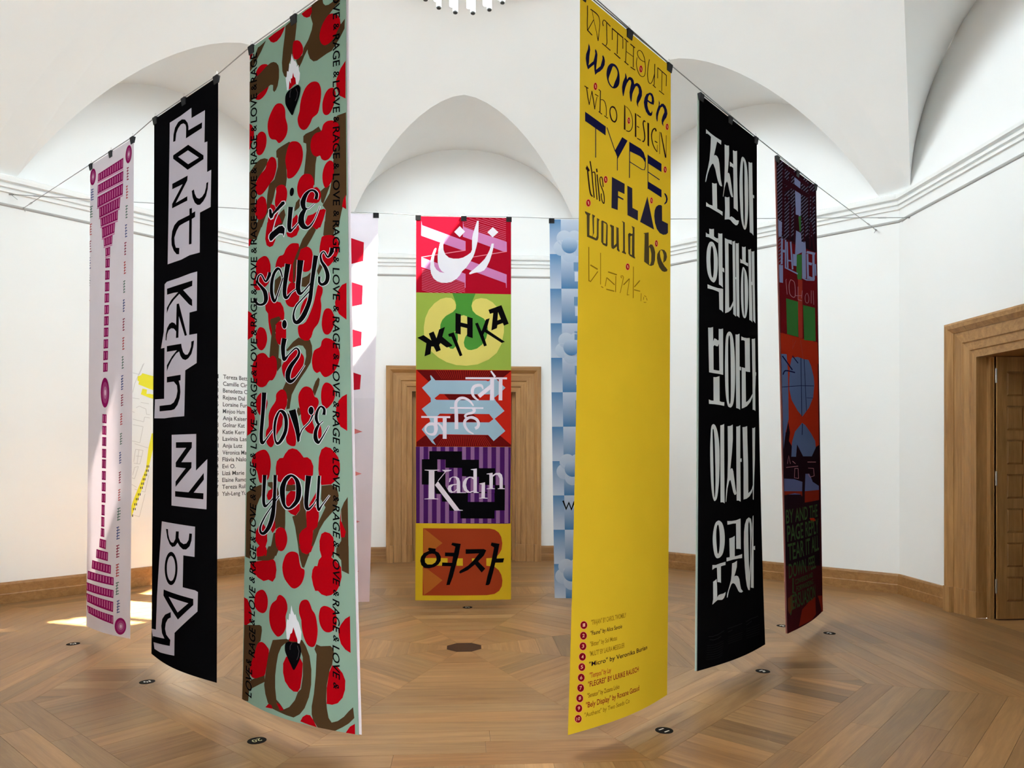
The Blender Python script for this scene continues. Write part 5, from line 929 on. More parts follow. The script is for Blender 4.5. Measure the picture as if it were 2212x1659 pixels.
    ('heart', 'script_word', 'white', 5, 'S109 3153 85 -7 -77 17 84 -7 -73 21 83 -6 -68 24 79 -9 -63 26 74 -12 -55 28 65 -19 -44 32 53 -26 -31 37 41 -31 -18 39 28 -35 -4 42 15 -38 9 42 2 -39 23 43 -9 -42 35 44 -19 -44 46 44 -31 -45 58 43 -47 -46 71 41 -64 -44 84 36 -79 -41 96 30 -93 -36 106 24 -103 -32 113 18 -113 -27 119 11 -120 -21 120 3 -120 -16 117 -5 -120 -10 114 -11 -118 -6 109 -15 -116 -1 104 -21 -112 7 94 -26 -100 15 78 -32 -87 21 65 -36 -78 23 58 -36 -74 21 54 -35 -69 20 47 -35 -64 21 41 -36 -61 21 41 -35 -62 18 47 -29 -68 11 59 -20 -73 0 68 -11 -73 -8 72 -4 -70 -14 72 2 -66 -19 71 8 -62 -22 67 14 -56 -25 63 19 -49 -27 58 23 -40 -31 47 29 -24 -33 28 32 2 -30 0 31 32 -19 -21 28 47 -8 -30 30 52 -5 -31 31 52 -6 -30 32 48 -14 -10 37 9 -38 37 36 -47 -37 74 24 -66 -32 87 17 -75 -32 93 16 -82 -32 96 21 -89 -34 98 22 -92 -30 97 18 -94 -24 96 14 -95 -21 96 14 -95 -21 95 16 -94 -22;S802 2994 -45 -1 40 -12 -47 -1 40 -19 -50 -1 41 -21 -52 0 42 -21 -53 2 42 -20 -52 7 39 -22 -49 15 34 -28 -41 25 19 -36 -21 36 -8 -44 11 46 -39 -47 41 49 -64 -43 58 44 -78 -35 67 41 -85 -30 71 38 -89 -24 76 34 -90 -19 79 31 -93 -15 83 29 -94 -10 85 27 -95 -7 87 25 -96 -4 90 23 -97 -1 92 21 -97 2 94 20 -97 5 95 17 -97 8 96 16 -96 9 97 13 -95 11 98 10 -92 14 96 6 -87 18 94 3 -83 20 91 -1 -80 20 88 -3 -78 19 85 -6 -74 19 78 -10 -64 23 65 -20 -41 34 32 -38 4 42 -25 -45 47 37 -52 -33 64 23 -59 -25 67 14 -58 -21 65 7 -55 -19 65 1 -52 -17 64 -6 -48 -16 69 -16 -48 -16 73 -25 -46 -16 73 -28 -46 -15 69 -23 -45 -15 62 -11 -45 -16;S828 2839 129 34 -133 -11 125 32 -132 -1 122 31 -129 5 118 30 -126 7 115 28 -121 6 112 27 -118 4 110 26 -115 6 108 24 -113 7 106 22 -110 6 104 21 -105 5 102 18 -102 5 102 13 -99 7 100 9 -95 8 97 5 -90 10 93 -1 -85 15 88 -8 -75 22 74 -20 -53 33 47 -36 -18 45 6 -48 20 47 -27 -46 47 42 -43 -41 59 32 -49 -34 64 22 -47 -28 62 16 -43 -25 58 13 -37 -23 52 14 -29 -22 50 14 -26 -23 51 16 -25 -23 50 16 -25 -23 46 17 -24 -23 40 19 -24 -23;S1071 2839 143 32 -144 -8 137 31 -140 3 133 29 -136 10 127 28 -130 11 122 27 -124 9 116 25 -120 6 115 25 -120 6 114 25 -119 5 113 23 -116 6 113 20 -112 6 111 14 -106 9 107 7 -99 14 102 -1 -90 20 93 -11 -78 28 81 -23 -61 38 60 -37 -31 47 23 -47 6 49 -14 -48 36 43 -33 -40 49 31 -36 -32 53 22 -33 -26 60 12 -34 -24 67 5 -35 -23 68 2 -34 -22 63 4 -32 -21 52 8 -32 -20;S1377 2840 108 28 -114 2 105 28 -114 16 102 26 -112 24 98 25 -108 24 95 24 -102 17 91 22 -98 8 91 21 -95 3 90 21 -94 1 90 20 -95 2 91 20 -96 5 90 20 -96 10 91 20 -97 13 92 19 -99 13 94 21 -103 11 95 24 -107 6 95 28 -111 1 95 32 -116 -2 97 35 -119 -6 97 38 -121 -12 99 42 -120 -20 99 45 -118 -26 94 47 -112 -31 87 49 -105 -37 79 52 -95 -43 70 55 -82 -50 55 58 -60 -56 30 60 -30 -59 -3 57 3 -55 -34 46 32 -46 -57 33 52 -35 -70 19 63 -25 -73 7 65 -20 -72 0 65 -16 -68 -4 64 -13 -63 -8 61 -9 -57 -11 61 -5 -55 -14 62 -4 -53 -16 63 -2 -51 -18 64 1 -49 -20 62 5 -45 -22 60 10 -41 -24 58 13 -37 -24 57 14 -35 -24 58 13 -34 -24 60 11 -33 -23 65 5 -32 -22 71 2 -32 -22 71 2 -32 -22 65 4 -30 -22 54 10 -30 -22;S1462 3093 64 12 -65 -4 64 13 -66 0 65 13 -66 3 65 10 -65 6 65 6 -60 10 62 -2 -53 17 57 -13 -45 26 50 -21 -34 32 39 -29 -19 39 22 -37 1 43 1 -43 22 46 -17 -47 40 46 -31 -48 53 45 -43 -48 65 42 -57 -47 76 37 -71 -41 84 28 -79 -34 89 19 -84 -28 90 11 -86 -22 90 5 -89 -17 90 -2 -90 -11 86 -8 -87 -5 80 -16 -84 0 75 -20 -82 3 71 -23 -79 6 67 -27 -75 10 58 -30 -68 14 49 -33 -62 16 43 -34 -59 15 43 -31 -58 11 47 -25 -58 5 50 -18 -58 -1 53 -14 -57 -4 53 -9 -55 -8 54 -3 -53 -12 54 3 -49 -17 53 10 -43 -22 50 15 -37 -25 46 20 -29 -27 34 25 -13 -29 12 29 16 -24 -12 27 34 -12 -23 26 39 -7 -26 26 40 -7 -24 27 36 -15 -10 32 10 -32 23 34 -29 -36 52 30 -48 -35 67 25 -60 -34 76 24 -69 -36 83 27 -78 -36 87 23 -83 -31 89 17 -86 -26 91 14 -89 -24 91 14 -89 -24 92 17 -91 -25;894 3563 -2 18 -8 16 -13 11 -17 7 -18 1 -19 -5 -17 -11 -14 -15 -9 -17 -3 -19 2 -19 9 -15 13 -12 17 -6 18 -1 19 5 17 11 13 15 9 17'),
    ('heart', 'script_word', 'white', 5, 'S777 3710 121 25 -124 -12 119 26 -124 -6 117 24 -123 -1 115 23 -120 2 114 19 -117 5 112 15 -111 7 110 11 -107 13 106 7 -102 15 103 5 -98 15 100 4 -95 13 96 3 -93 11 96 3 -93 11 94 1 -88 14 89 -8 -72 29 67 -36 -20 50 -10 -59 43 47 -52 -41 68 29 -55 -32 69 19 -50 -28 65 14 -42 -24 58 10 -33 -20 59 7 -34 -21 63 5 -35 -22 65 7 -34 -23 60 12 -30 -26 46 23 -16 -32 21 33 12 -31 -6 34 34 -24 -26 31 46 -16 -39 25 53 -10 -50 18 59 -3 -59 9 64 5 -66 3 65 12 -70 -3 65 19 -74 -8 66 23 -78 -11 65 28 -84 -15 66 33 -92 -18 68 38 -97 -21 72 40 -102 -22 79 41 -106 -24 88 40 -108 -23 95 38 -112 -21 101 36 -116 -20 107 34 -120 -18 113 31 -123 -14 118 27 -124 -9 119 22 -122 -3 118 16 -119 3 117 9 -114 9 114 1 -108 16 110 -9 -99 25 101 -19 -85 35 87 -31 -65 45 66 -43 -34 55 29 -56 7 59 -12 -59 40 53 -34 -50 57 41 -41 -42 63 30 -43 -34 65 19 -41 -27 64 9 -36 -21 67 -2 -37 -19 71 -11 -35 -17 70 -15 -33 -15 62 -13 -30 -14 50 -5 -27 -13'),
    ('heart', 'script_word', 'white', 5, 'S354 4326 129 11 -129 17 125 11 -126 28 121 10 -122 36 117 10 -119 40 113 9 -116 39 109 9 -115 40 109 10 -116 45 108 9 -115 46 107 8 -114 43 108 7 -112 36 107 6 -109 29 107 4 -107 24 107 3 -106 21 107 1 -105 19 107 -2 -103 19 106 -5 -100 21 102 -13 -91 27 91 -25 -69 38 61 -43 -30 50 15 -53 11 52 -20 -51 41 45 -43 -43 58 35 -54 -33 65 23 -54 -26 66 15 -50 -21 65 7 -43 -18 70 -2 -42 -17 76 -10 -41 -16 75 -11 -38 -16 69 -9 -37 -15 57 -2 -35 -14;802 4546 33 9 35 15 29 20 21 27 15 33 10 36 3 40 -4 44 -10 41 -17 36 -24 34 -27 28 -28 25 -31 19 -31 14 -30 7 -29 0 -26 -8 -21 -19 -17 -28 -13 -33 -12 -40 -7 -45 -2 -43 4 -40 9 -37 15 -35 21 -31 27 -29 27 -21 26 -13 26 -6|782 4591 18 10 20 19 16 22 9 25 5 28 2 29 0 26 -3 25 -8 26 -18 30 -23 29 -22 25 -18 19 -16 14 -13 6 -13 -6 -9 -16 -8 -22 -3 -30 -1 -37 1 -36 4 -34 7 -32 8 -29 11 -27 13 -23 12 -18 9 -14 9 -9;S931 4577 155 -20 -142 41 148 -20 -130 49 141 -19 -121 52 133 -18 -114 51 127 -17 -111 46 121 -15 -108 39 115 -14 -103 37 110 -13 -99 34 105 -11 -96 31 101 -9 -92 29 95 -6 -88 28 90 -4 -83 27 84 -2 -78 25 77 -1 -72 21 71 -2 -66 16 65 -2;S1149 4943 -44 -8 52 -11 -43 -8 53 -19 -42 -8 54 -23 -40 -8 55 -22 -38 -10 56 -14 -35 -14 57 -6 -31 -17 58 -1 -28 -19 58 2 -27 -19 55 1 -28 -18 52 1 -31 -16 50 -3 -36 -14 51 -4 -40 -13 52 -5 -43 -11 51 -2 -44 -13 51 3 -46 -14;1408 4591 -2 17 -8 14 -12 11 -15 7 -17 2 -18 -3 -15 -8 -13 -12 -8 -15 -3 -17 3 -17 8 -14 12 -11 16 -7 17 -2 17 3 15 8 13 13 7 15;S1604 4648 -74 -9 74 1 -71 -10 73 -3 -68 -10 69 -6 -65 -6 65 -12 -63 1 57 -17 -57 10 45 -24 -47 19 32 -31 -39 24 21 -34 -29 28 7 -35 -12 32 -13 -33 13 32 -34 -25 31 27 -49 -16 41 23 -57 -10 47 21 -61 -7 53 19 -64 -4 57 16 -66 0 61 13 -68 4 65 10 -70 8 67 7 -70 11 70 4 -71 13 72 -1 -67 17 68 -7 -61 22 64 -13 -55 26 60 -16 -50 28 55 -19 -45 28 49 -21 -36 30 38 -26 -24 31 25 -28 -13 30 17 -27 -9 28 15 -25 -10 24 14 -20;S1489 4756 -16 -21 53 10 -21 -20 56 -4 -23 -16;S1457 4741 48 17 -57 -9 52 19 -64 -7 56 21 -70 -5 61 20 -75 -3 68 18 -79 -1 75 14 -81 4 78 10 -82 8 81 6 -83 13 83 2 -84 15 86 -2 -84 19 87 -8 -81 24 82 -15 -72 30 76 -22 -65 35 69 -28 -56 39 60 -34 -48 40 52 -36 -45 39 50 -33 -35 41 28 -43 3 42 -22 -40 39 27 -38 -25 53 8 -38 -18 62 -9 -36 -16 67 -23 -32 -14 66 -28 -29 -12 59 -25 -26 -11 46 -15 -23 -9'),
    ('heart', 'script_word', 'white', 5, 'S408 5324 112 1 -112 21 109 1 -110 31 107 1 -108 36 104 1 -105 37 102 0 -102 35 99 -1 -100 33 98 0 -100 34 98 -1 -98 33 97 -2 -97 32 97 -4 -94 29 95 -6 -90 27 93 -10 -86 27 90 -15 -81 30 85 -22 -70 34 72 -31 -47 42 41 -45 -4 46 -11 -45 37 35 -39 -32 55 22 -45 -25 59 15 -42 -21 58 9 -38 -18 60 4 -38 -17 65 -2 -37 -16 64 -3 -36 -16 59 -1 -35 -15 51 4 -34 -15;S644 5321 97 0 -96 22 95 -1 -94 31 92 0 -91 36 90 -1 -89 38 87 0 -86 35 84 0 -86 33 87 -1 -90 34 90 -1 -92 34 92 -1 -95 33 94 0 -99 33 97 1 -103 32 101 1 -108 33 105 2 -113 32 109 3 -118 29 113 4 -124 25 117 8 -126 19 114 10 -126 16 113 13 -126 12 110 15 -124 7 108 18 -124 2 105 22 -120 -2 97 24 -115 -6 90 28 -108 -12 81 30 -97 -18 69 35 -79 -29 48 42 -49 -41 13 49 -14 -48 -23 48 18 -48 -48 42 41 -43 -64 33 57 -36 -72 24 67 -29 -77 16 73 -24 -77 9 75 -19 -75 3 76 -17 -71 -1 75 -14 -66 -6 77 -13 -63 -8 78 -14 -59 -10 78 -14 -56 -11 76 -13 -53 -11 73 -11 -51 -12 68 -7 -48 -12 64 -5 -46 -12 64 -4 -44 -14 66 -6 -43 -13 69 -11 -40 -13 77 -19 -39 -14 85 -26 -38 -13 84 -27 -37 -13 77 -23 -36 -13 63 -11 -35 -13;1010 5300 34 5 35 10 31 13 26 15 21 18 19 23 15 30 12 34 6 35 0 36 -5 37 -12 34 -20 29 -27 27 -30 22 -33 21 -36 17 -36 11 -34 6 -34 0 -31 -6 -28 -14 -25 -20 -22 -24 -20 -30 -17 -33 -11 -35 -7 -34 -2 -35 5 -33 14 -31 21 -30 22 -25 22 -20 23 -17 26 -13 31 -12 33 -8|1024 5344 19 10 20 17 16 23 9 27 4 32 1 33 1 34 -3 36 -8 31 -16 25 -22 20 -21 18 -19 15 -19 12 -18 5 -17 -3 -16 -9 -11 -14 -6 -17 0 -21 -2 -24 -4 -29 -4 -32 -1 -32 4 -31 8 -30 11 -25 14 -20 17 -15 16 -13 16 -12 15 -10'),
    ('heart', 'script_word', 'white', 5, 'S1259 5316 118 7 -119 13 113 7 -115 21 109 6 -112 26 105 6 -108 29 101 4 -103 28 96 4 -99 29 94 3 -97 31 92 3 -95 32 91 1 -93 31 90 0 -91 27 89 -3 -86 25 86 -7 -82 26 83 -11 -77 26 79 -17 -71 31 73 -25 -61 37 61 -34 -41 43 35 -45 -10 47 1 -46 19 40 -20 -38 34 31 -27 -31 39 22 -30 -25 44 15 -32 -21 46 8 -31 -18 46 4 -31 -16 44 2 -30 -14 41 2 -28 -12 38 0 -30 -10 38 -2 -30 -9 37 -2 -31 -8 36 0 -30 -9 34 2 -30 -8;S1458 5316 63 2 -64 18 62 1 -64 26 62 1 -65 31 63 1 -65 32 62 1 -64 31 62 1 -65 31 62 1 -65 32 62 1 -65 33 62 0 -63 31 61 -1 -62 28 62 -2 -60 26 60 -4 -57 26 59 -6 -55 25 57 -9 -50 26 52 -17 -34 36 28 -43 7 37 -29 -32 42 17 -40 -17 48 3 -39 -13 48 -2 -34 -13 47 -3 -30 -14 50 -7 -28 -14 54 -13 -26 -13 53 -14 -25 -13 49 -12 -23 -12 40 -5 -22 -11'),
    ('heart', 'script_word', 'black', 6, '473 2123 35 -1 23 22 12 45 207 -95 59 9 8 31 -231 73 -30 35 -46 3 -32 -37;S671 2181 -4 -4 35 1 9 -3 -112 109 7 3 -74 130 8 3;490 2433 38 -18 167 -41 74 8 52 43 -6 48 -14 43 -23 -38 -67 -17 -90 23 -76 31 -38 -3 -27 -39'),
    ('heart', 'script_word', 'black', 6, '1004 2042 -5 14 -10 11 -12 7 -13 3 -14 -2 -12 -6 -11 -10 -7 -14 -2 -15 1 -15 6 -14 9 -12 13 -7 13 -3 14 2 12 7 11 10 6 13 3 15'),
    ('heart', 'script_word', 'black', 6, 'S891 2185 100 27 -101 -13 98 26 -99 -8 95 26 -97 -4 93 25 -95 -1 91 24 -93 -1 89 23 -92 0 88 24 -92 2 88 24 -92 2 88 23 -90 2 86 21 -87 1 86 18 -84 0 83 15 -79 1 80 11 -74 4 75 4 -66 10 66 -7 -47 23 42 -27 -11 36 -3 -39 24 36 -26 -33 39 27 -29 -26 40 19 -26 -20 38 13 -20 -16 37 9 -20 -15 39 6 -19 -14 39 4 -17 -13 37 2 -16 -11 35 0 -16 -10 35 -1 -16 -10 35 -3 -16 -10 34 -3 -16 -9 31 -2 -16 -9 27 2 -16 -10;S1461 2232 -57 -21 60 14 -57 -22 62 11 -57 -22 63 8 -58 -19 61 4 -58 -15 57 -1 -58 -6 48 -10 -50 4 36 -18 -41 9 25 -22 -33 12 15 -24 -25 16 7 -25 -16 18 -2 -25 -8 20 -11 -26 -1 23 -20 -27 7 24 -27 -26 13 25 -32 -24 19 24 -40 -23 28 28 -50 -24 37 31 -58 -26 46 34 -67 -26 55 35 -74 -27 65 38 -81 -26 72 37 -88 -23 80 36 -94 -21 87 36 -99 -20 95 34 -103 -18 102 30 -101 -11 99 21 -94 -2 93 13 -85 5 87 6 -77 12 80 -2 -64 20 65 -16 -38 30 35 -28 -9 35 13 -29 7 32 5 -25 10 25 4 -17 7 17 2 -11;S1234 2288 0 -8 69 23 -5 -9 113 -28 -9 -7;S1210 2270 47 27 -61 -22 54 32 -72 -24 62 37 -84 -26 72 40 -93 -28 84 42 -102 -27 97 40 -108 -24 105 36 -113 -19 110 33 -115 -14 115 28 -118 -9 120 22 -118 -2 121 13 -110 7 111 2 -96 18 100 -8 -82 27 87 -17 -66 34 72 -26 -49 41 55 -35 -29 45 36 -37 -9 45 18 -38 10 43 0 -37 28 37 -15 -32 38 27 -21 -25 43 17 -25 -20 45 9 -23 -17 44 3 -22 -14 42 -3 -20 -11 39 -9 -16 -8 38 -17 -15 -7 39 -24 -14 -6 36 -26 -13 -6 32 -22 -11 -5 24 -15 -9 -4'),
    ('heart', 'script_word', 'black', 6, 'S121 3152 61 -5 -53 15 60 -5 -48 19 58 -4 -45 21 56 -6 -40 23 52 -9 -34 24 45 -13 -26 25 37 -18 -17 28 28 -21 -6 28 18 -23 3 29 10 -25 12 29 2 -25 21 29 -6 -28 31 30 -13 -30 38 30 -22 -31 47 29 -33 -32 55 27 -45 -30 64 23 -59 -29 74 20 -69 -27 82 15 -79 -24 88 11 -87 -21 94 6 -95 -17 95 -1 -95 -12 91 -8 -94 -8 89 -13 -94 -4 85 -16 -92 -1 81 -20 -89 6 71 -24 -77 12 56 -29 -67 16 46 -30 -59 17 38 -31 -54 16 34 -29 -49 14 28 -29 -46 14 23 -29 -42 14 21 -28 -42 12 25 -24 -44 7 34 -18 -47 0 42 -12 -47 -6 46 -8 -44 -9 46 -4 -40 -11 45 -1 -36 -12 42 3 -32 -14 41 8 -28 -16 38 11 -22 -17 33 14 -13 -17 22 17 2 -16 7 19 18 -10 -4 23 26 -5 -7 27 29 -3 -9 29 30 -4 -9 28 28 -8 2 26 5 -23 30 22 -29 -24 54 13 -44 -22 65 7 -53 -22 70 7 -59 -23 73 11 -65 -25 74 14 -68 -22 72 11 -69 -18 71 8 -69 -15 70 8 -70 -15 71 10 -69 -16;S791 2994 -23 -1 18 -13 -25 0 18 -19 -27 0 18 -22 -29 0 19 -21 -31 1 20 -18 -31 5 20 -18 -31 9 18 -20 -27 16 8 -26 -14 25 -9 -32 8 32 -32 -33 29 35 -50 -29 42 31 -60 -23 47 29 -65 -18 51 27 -68 -14 54 24 -68 -10 56 23 -69 -7 59 21 -70 -2 61 19 -71 0 63 18 -72 3 66 17 -72 5 67 16 -72 7 69 14 -73 10 70 13 -72 12 72 12 -72 13 73 10 -71 13 74 8 -67 16 71 5 -62 19 69 2 -59 20 67 -1 -56 20 65 -2 -55 17 62 -4 -52 17 56 -8 -43 19 46 -14 -27 25 22 -26 5 29 -17 -30 34 23 -34 -22 44 14 -37 -17 44 6 -35 -13 43 -1 -33 -11 42 -7 -29 -10 42 -13 -26 -8 46 -24 -25 -8 51 -33 -24 -8 51 -35 -24 -8 47 -31 -23 -8 39 -18 -22 -8;S839 2842 106 28 -110 -5 103 26 -109 5 99 25 -107 11 96 24 -103 13 92 23 -98 11 88 21 -94 10 87 20 -93 11 85 20 -90 11 83 18 -86 11 81 16 -83 9 80 14 -79 8 78 11 -75 9 76 7 -71 10 74 3 -68 11 71 0 -63 13 66 -6 -54 18 55 -14 -38 25 35 -26 -11 33 4 -34 17 34 -19 -33 36 28 -30 -27 45 19 -32 -22 46 11 -29 -18 44 6 -25 -15 41 3 -20 -13 36 3 -14 -11 35 3 -12 -11 37 4 -11 -11 36 4 -11 -11 33 5 -11 -11 26 7 -11 -11;S1082 2841 121 28 -122 -4 116 27 -119 7 111 25 -114 14 106 23 -109 17 100 22 -102 13 94 21 -99 10 94 21 -98 10 92 20 -97 10 92 19 -95 10 91 16 -90 9 89 12 -84 11 85 6 -77 14 80 -1 -69 19 73 -8 -59 23 63 -17 -45 31 46 -29 -21 37 17 -36 7 37 -10 -34 28 29 -22 -27 37 19 -22 -20 39 10 -18 -14 44 1 -18 -13 51 -6 -19 -13 52 -8 -18 -11 47 -7 -16 -11 36 -2 -16 -10;S1387 2842 88 24 -94 7 85 22 -93 22 81 21 -92 29 78 20 -87 29 74 18 -82 23 71 17 -77 13 70 16 -75 8 70 16 -74 5 70 16 -74 6 70 16 -76 9 70 16 -76 15 71 15 -77 17 72 15 -79 18 74 16 -83 16 75 18 -87 12 75 22 -91 7 75 26 -96 4 77 29 -100 1 79 30 -102 -4 80 34 -102 -11 81 36 -100 -17 76 38 -95 -23 70 41 -88 -28 63 42 -80 -33 56 44 -69 -38 44 46 -52 -43 24 47 -28 -46 -2 44 -1 -44 -26 36 21 -37 -43 25 36 -28 -52 13 44 -21 -53 5 44 -19 -50 0 43 -17 -46 -2 42 -15 -41 -5 39 -13 -35 -6 40 -11 -34 -8 41 -10 -32 -10 42 -9 -30 -10 43 -7 -29 -12 43 -4 -26 -12 41 0 -23 -14 41 3 -21 -14 41 4 -19 -14 42 3 -18 -13 44 -1 -18 -12 50 -5 -17 -12 56 -8 -17 -12 56 -9 -16 -11 50 -6 -16 -11 39 -2 -15 -11;S1472 3094 44 9 -45 0 45 9 -47 4 45 9 -46 6 45 8 -45 8 45 4 -41 11 43 -2 -34 15 39 -9 -28 21 34 -15 -20 25 27 -21 -10 30 16 -27 4 32 1 -31 19 34 -12 -35 34 34 -23 -36 44 33 -33 -36 54 30 -44 -35 61 26 -55 -32 67 20 -61 -26 70 12 -65 -22 72 6 -68 -18 71 1 -69 -13 70 -5 -70 -9 67 -10 -68 -4 61 -16 -66 0 57 -20 -63 3 52 -23 -60 5 48 -24 -57 7 41 -27 -51 10 32 -29 -46 12 27 -30 -42 11 26 -27 -41 7 29 -22 -40 3 32 -18 -39 0 33 -14 -37 -3 33 -11 -35 -5 34 -8 -32 -7 33 -2 -29 -10 34 1 -25 -12 33 5 -21 -14 31 8 -16 -15 25 13 -7 -16 13 16 8 -13 -1 19 19 -6 -7 22 22 -4 -8 23 23 -5 -9 23 21 -9 0 23 6 -19 20 21 -19 -24 40 18 -34 -24 52 16 -44 -26 59 16 -51 -27 65 18 -60 -28 69 16 -65 -24 71 10 -67 -20 71 8 -69 -19 72 9 -70 -19 72 12 -71 -19;883 3562 -2 16 -7 13 -10 11 -13 6 -15 0 -16 -4 -13 -9 -11 -13 -8 -15 -3 -17 2 -16 7 -14 11 -10 13 -6 15 -1 15 5 14 9 11 13 7 15'),
    ('heart', 'script_word', 'black', 6, 'S789 3712 98 21 -101 -7 96 20 -102 -1 95 20 -100 3 92 19 -97 6 90 16 -93 7 89 12 -88 11 86 8 -83 14 83 7 -79 15 80 5 -76 15 77 4 -72 13 74 3 -70 11 72 3 -69 11 71 1 -66 13 68 -6 -54 24 50 -28 -13 38 -7 -43 35 34 -38 -31 52 19 -38 -22 52 9 -32 -18 47 4 -24 -14 41 0 -16 -10 42 -3 -18 -11 47 -5 -19 -12 49 -3 -19 -13 46 1 -17 -15 36 11 -9 -19 21 20 7 -18 3 23 20 -14 -10 23 28 -10 -20 20 34 -6 -30 15 38 -2 -38 10 42 3 -44 6 44 8 -50 2 45 13 -54 -2 46 17 -59 -4 47 20 -66 -7 48 25 -74 -9 50 28 -80 -11 55 31 -85 -14 62 32 -87 -14 69 31 -89 -15 75 31 -92 -15 81 29 -96 -13 87 28 -99 -12 92 25 -102 -8 97 22 -103 -5 97 18 -100 1 96 12 -96 5 94 8 -92 10 93 1 -87 15 88 -7 -78 22 81 -15 -66 29 69 -24 -49 38 52 -35 -24 45 23 -44 8 46 -9 -45 35 40 -25 -38 46 29 -29 -30 50 19 -29 -24 51 9 -26 -17 48 -1 -20 -11 50 -12 -19 -10 53 -20 -17 -8 52 -23 -15 -7 45 -21 -13 -6 33 -13 -11 -5'),
    ('heart', 'script_word', 'black', 6, 'S367 4327 104 9 -104 19 99 9 -100 30 96 8 -97 38 91 8 -93 42 87 7 -90 41 83 7 -89 43 83 7 -90 47 82 7 -89 48 82 6 -89 45 82 5 -86 38 81 5 -83 29 81 4 -81 25 81 2 -80 21 81 1 -79 19 81 -2 -77 19 80 -5 -74 19 77 -9 -67 22 68 -19 -50 30 45 -32 -20 37 11 -39 11 38 -15 -38 32 33 -31 -30 43 22 -36 -22 46 14 -35 -17 47 6 -30 -13 45 -2 -23 -9 50 -11 -22 -8 55 -18 -20 -8 55 -19 -18 -8 49 -17 -17 -7 37 -10 -15 -6'),
    ('heart', 'script_word', 'black', 6, '803 4555 29 7 30 13 26 20 19 25 15 31 9 35 3 39 -4 42 -9 40 -17 35 -24 33 -25 28 -27 23 -29 20 -27 13 -26 6 -25 1 -21 -8 -19 -18 -16 -26 -12 -31 -10 -39 -7 -44 -2 -42 4 -37 8 -36 14 -33 21 -31 25 -28 25 -21 23 -13 24 -5|782 4582 21 13 25 22 19 25 10 26 5 28 2 28 0 27 -3 27 -9 27 -19 31 -25 31 -24 26 -20 21 -19 15 -17 4 -15 -7 -14 -18 -9 -25 -5 -31 0 -38 1 -38 4 -34 6 -33 9 -31 13 -28 14 -25 15 -19 11 -15 10 -9'),
    ('heart', 'script_word', 'black', 6, 'S941 4576 135 -17 -121 37 127 -17 -109 46 120 -16 -101 50 114 -16 -95 49 107 -14 -91 43 101 -13 -88 37 96 -12 -84 35 90 -11 -79 32 85 -9 -76 29 81 -7 -72 28 75 -5 -67 27 69 -3 -63 26 64 -1 -58 24 57 -1 -51 21 50 -1 -46 15 45 -1;S1140 4941 -25 -4 32 -15 -23 -4 33 -23 -22 -4 35 -27 -21 -4 36 -26 -20 -5 38 -21 -18 -6 41 -14 -16 -8 44 -11 -14 -9 44 -8 -14 -10 42 -7 -14 -9 38 -8 -16 -8 34 -10 -19 -7 33 -11 -22 -7 34 -10 -25 -7 33 -7 -26 -7 33 -3 -28 -8;1399 4591 -3 14 -6 12 -10 10 -12 6 -14 2 -15 -3 -12 -7 -11 -11 -6 -13 -3 -14 2 -14 7 -12 10 -10 13 -6 14 -1 14 2 13 7 10 11 6 13;S1465 4744 31 11 -39 -3 35 13 -48 -1 40 15 -54 0 45 15 -58 2 50 14 -61 3 57 11 -63 6 60 7 -64 11 63 5 -65 13 65 2 -66 15 68 -1 -66 17 69 -6 -63 22 65 -13 -56 27 60 -17 -49 29 53 -21 -41 31 46 -26 -35 32 40 -27 -32 29 36 -24 -23 31 19 -30 3 28 -14 -27 28 16 -24 -15 38 0 -22 -11 46 -17 -20 -8 52 -30 -17 -7 50 -35 -13 -6 43 -31 -11 -5 31 -21 -7 -3;S1595 4647 -56 -7 56 -2 -53 -7 55 -6 -50 -6 51 -9 -47 -5 47 -11 -45 0 40 -16 -40 8 29 -20 -33 13 19 -24 -26 16 9 -25 -18 18 -1 -24 -8 20 -12 -21 7 19 -25 -13 19 17 -36 -7 27 15 -42 -3 31 14 -44 0 35 13 -46 1 39 12 -48 3 43 10 -50 7 46 8 -51 10 49 5 -52 12 52 3 -53 14 54 -1 -49 16 50 -5 -43 19 46 -9 -37 22 42 -11 -33 22 39 -13 -30 22 35 -15 -23 22 25 -17 -13 22 17 -18 -6 20 11 -16 -3 16 8 -13 -2 13 6 -10;S1485 4751 -8 -10 43 -2 -9 -9 44 -14 -10 -7'),
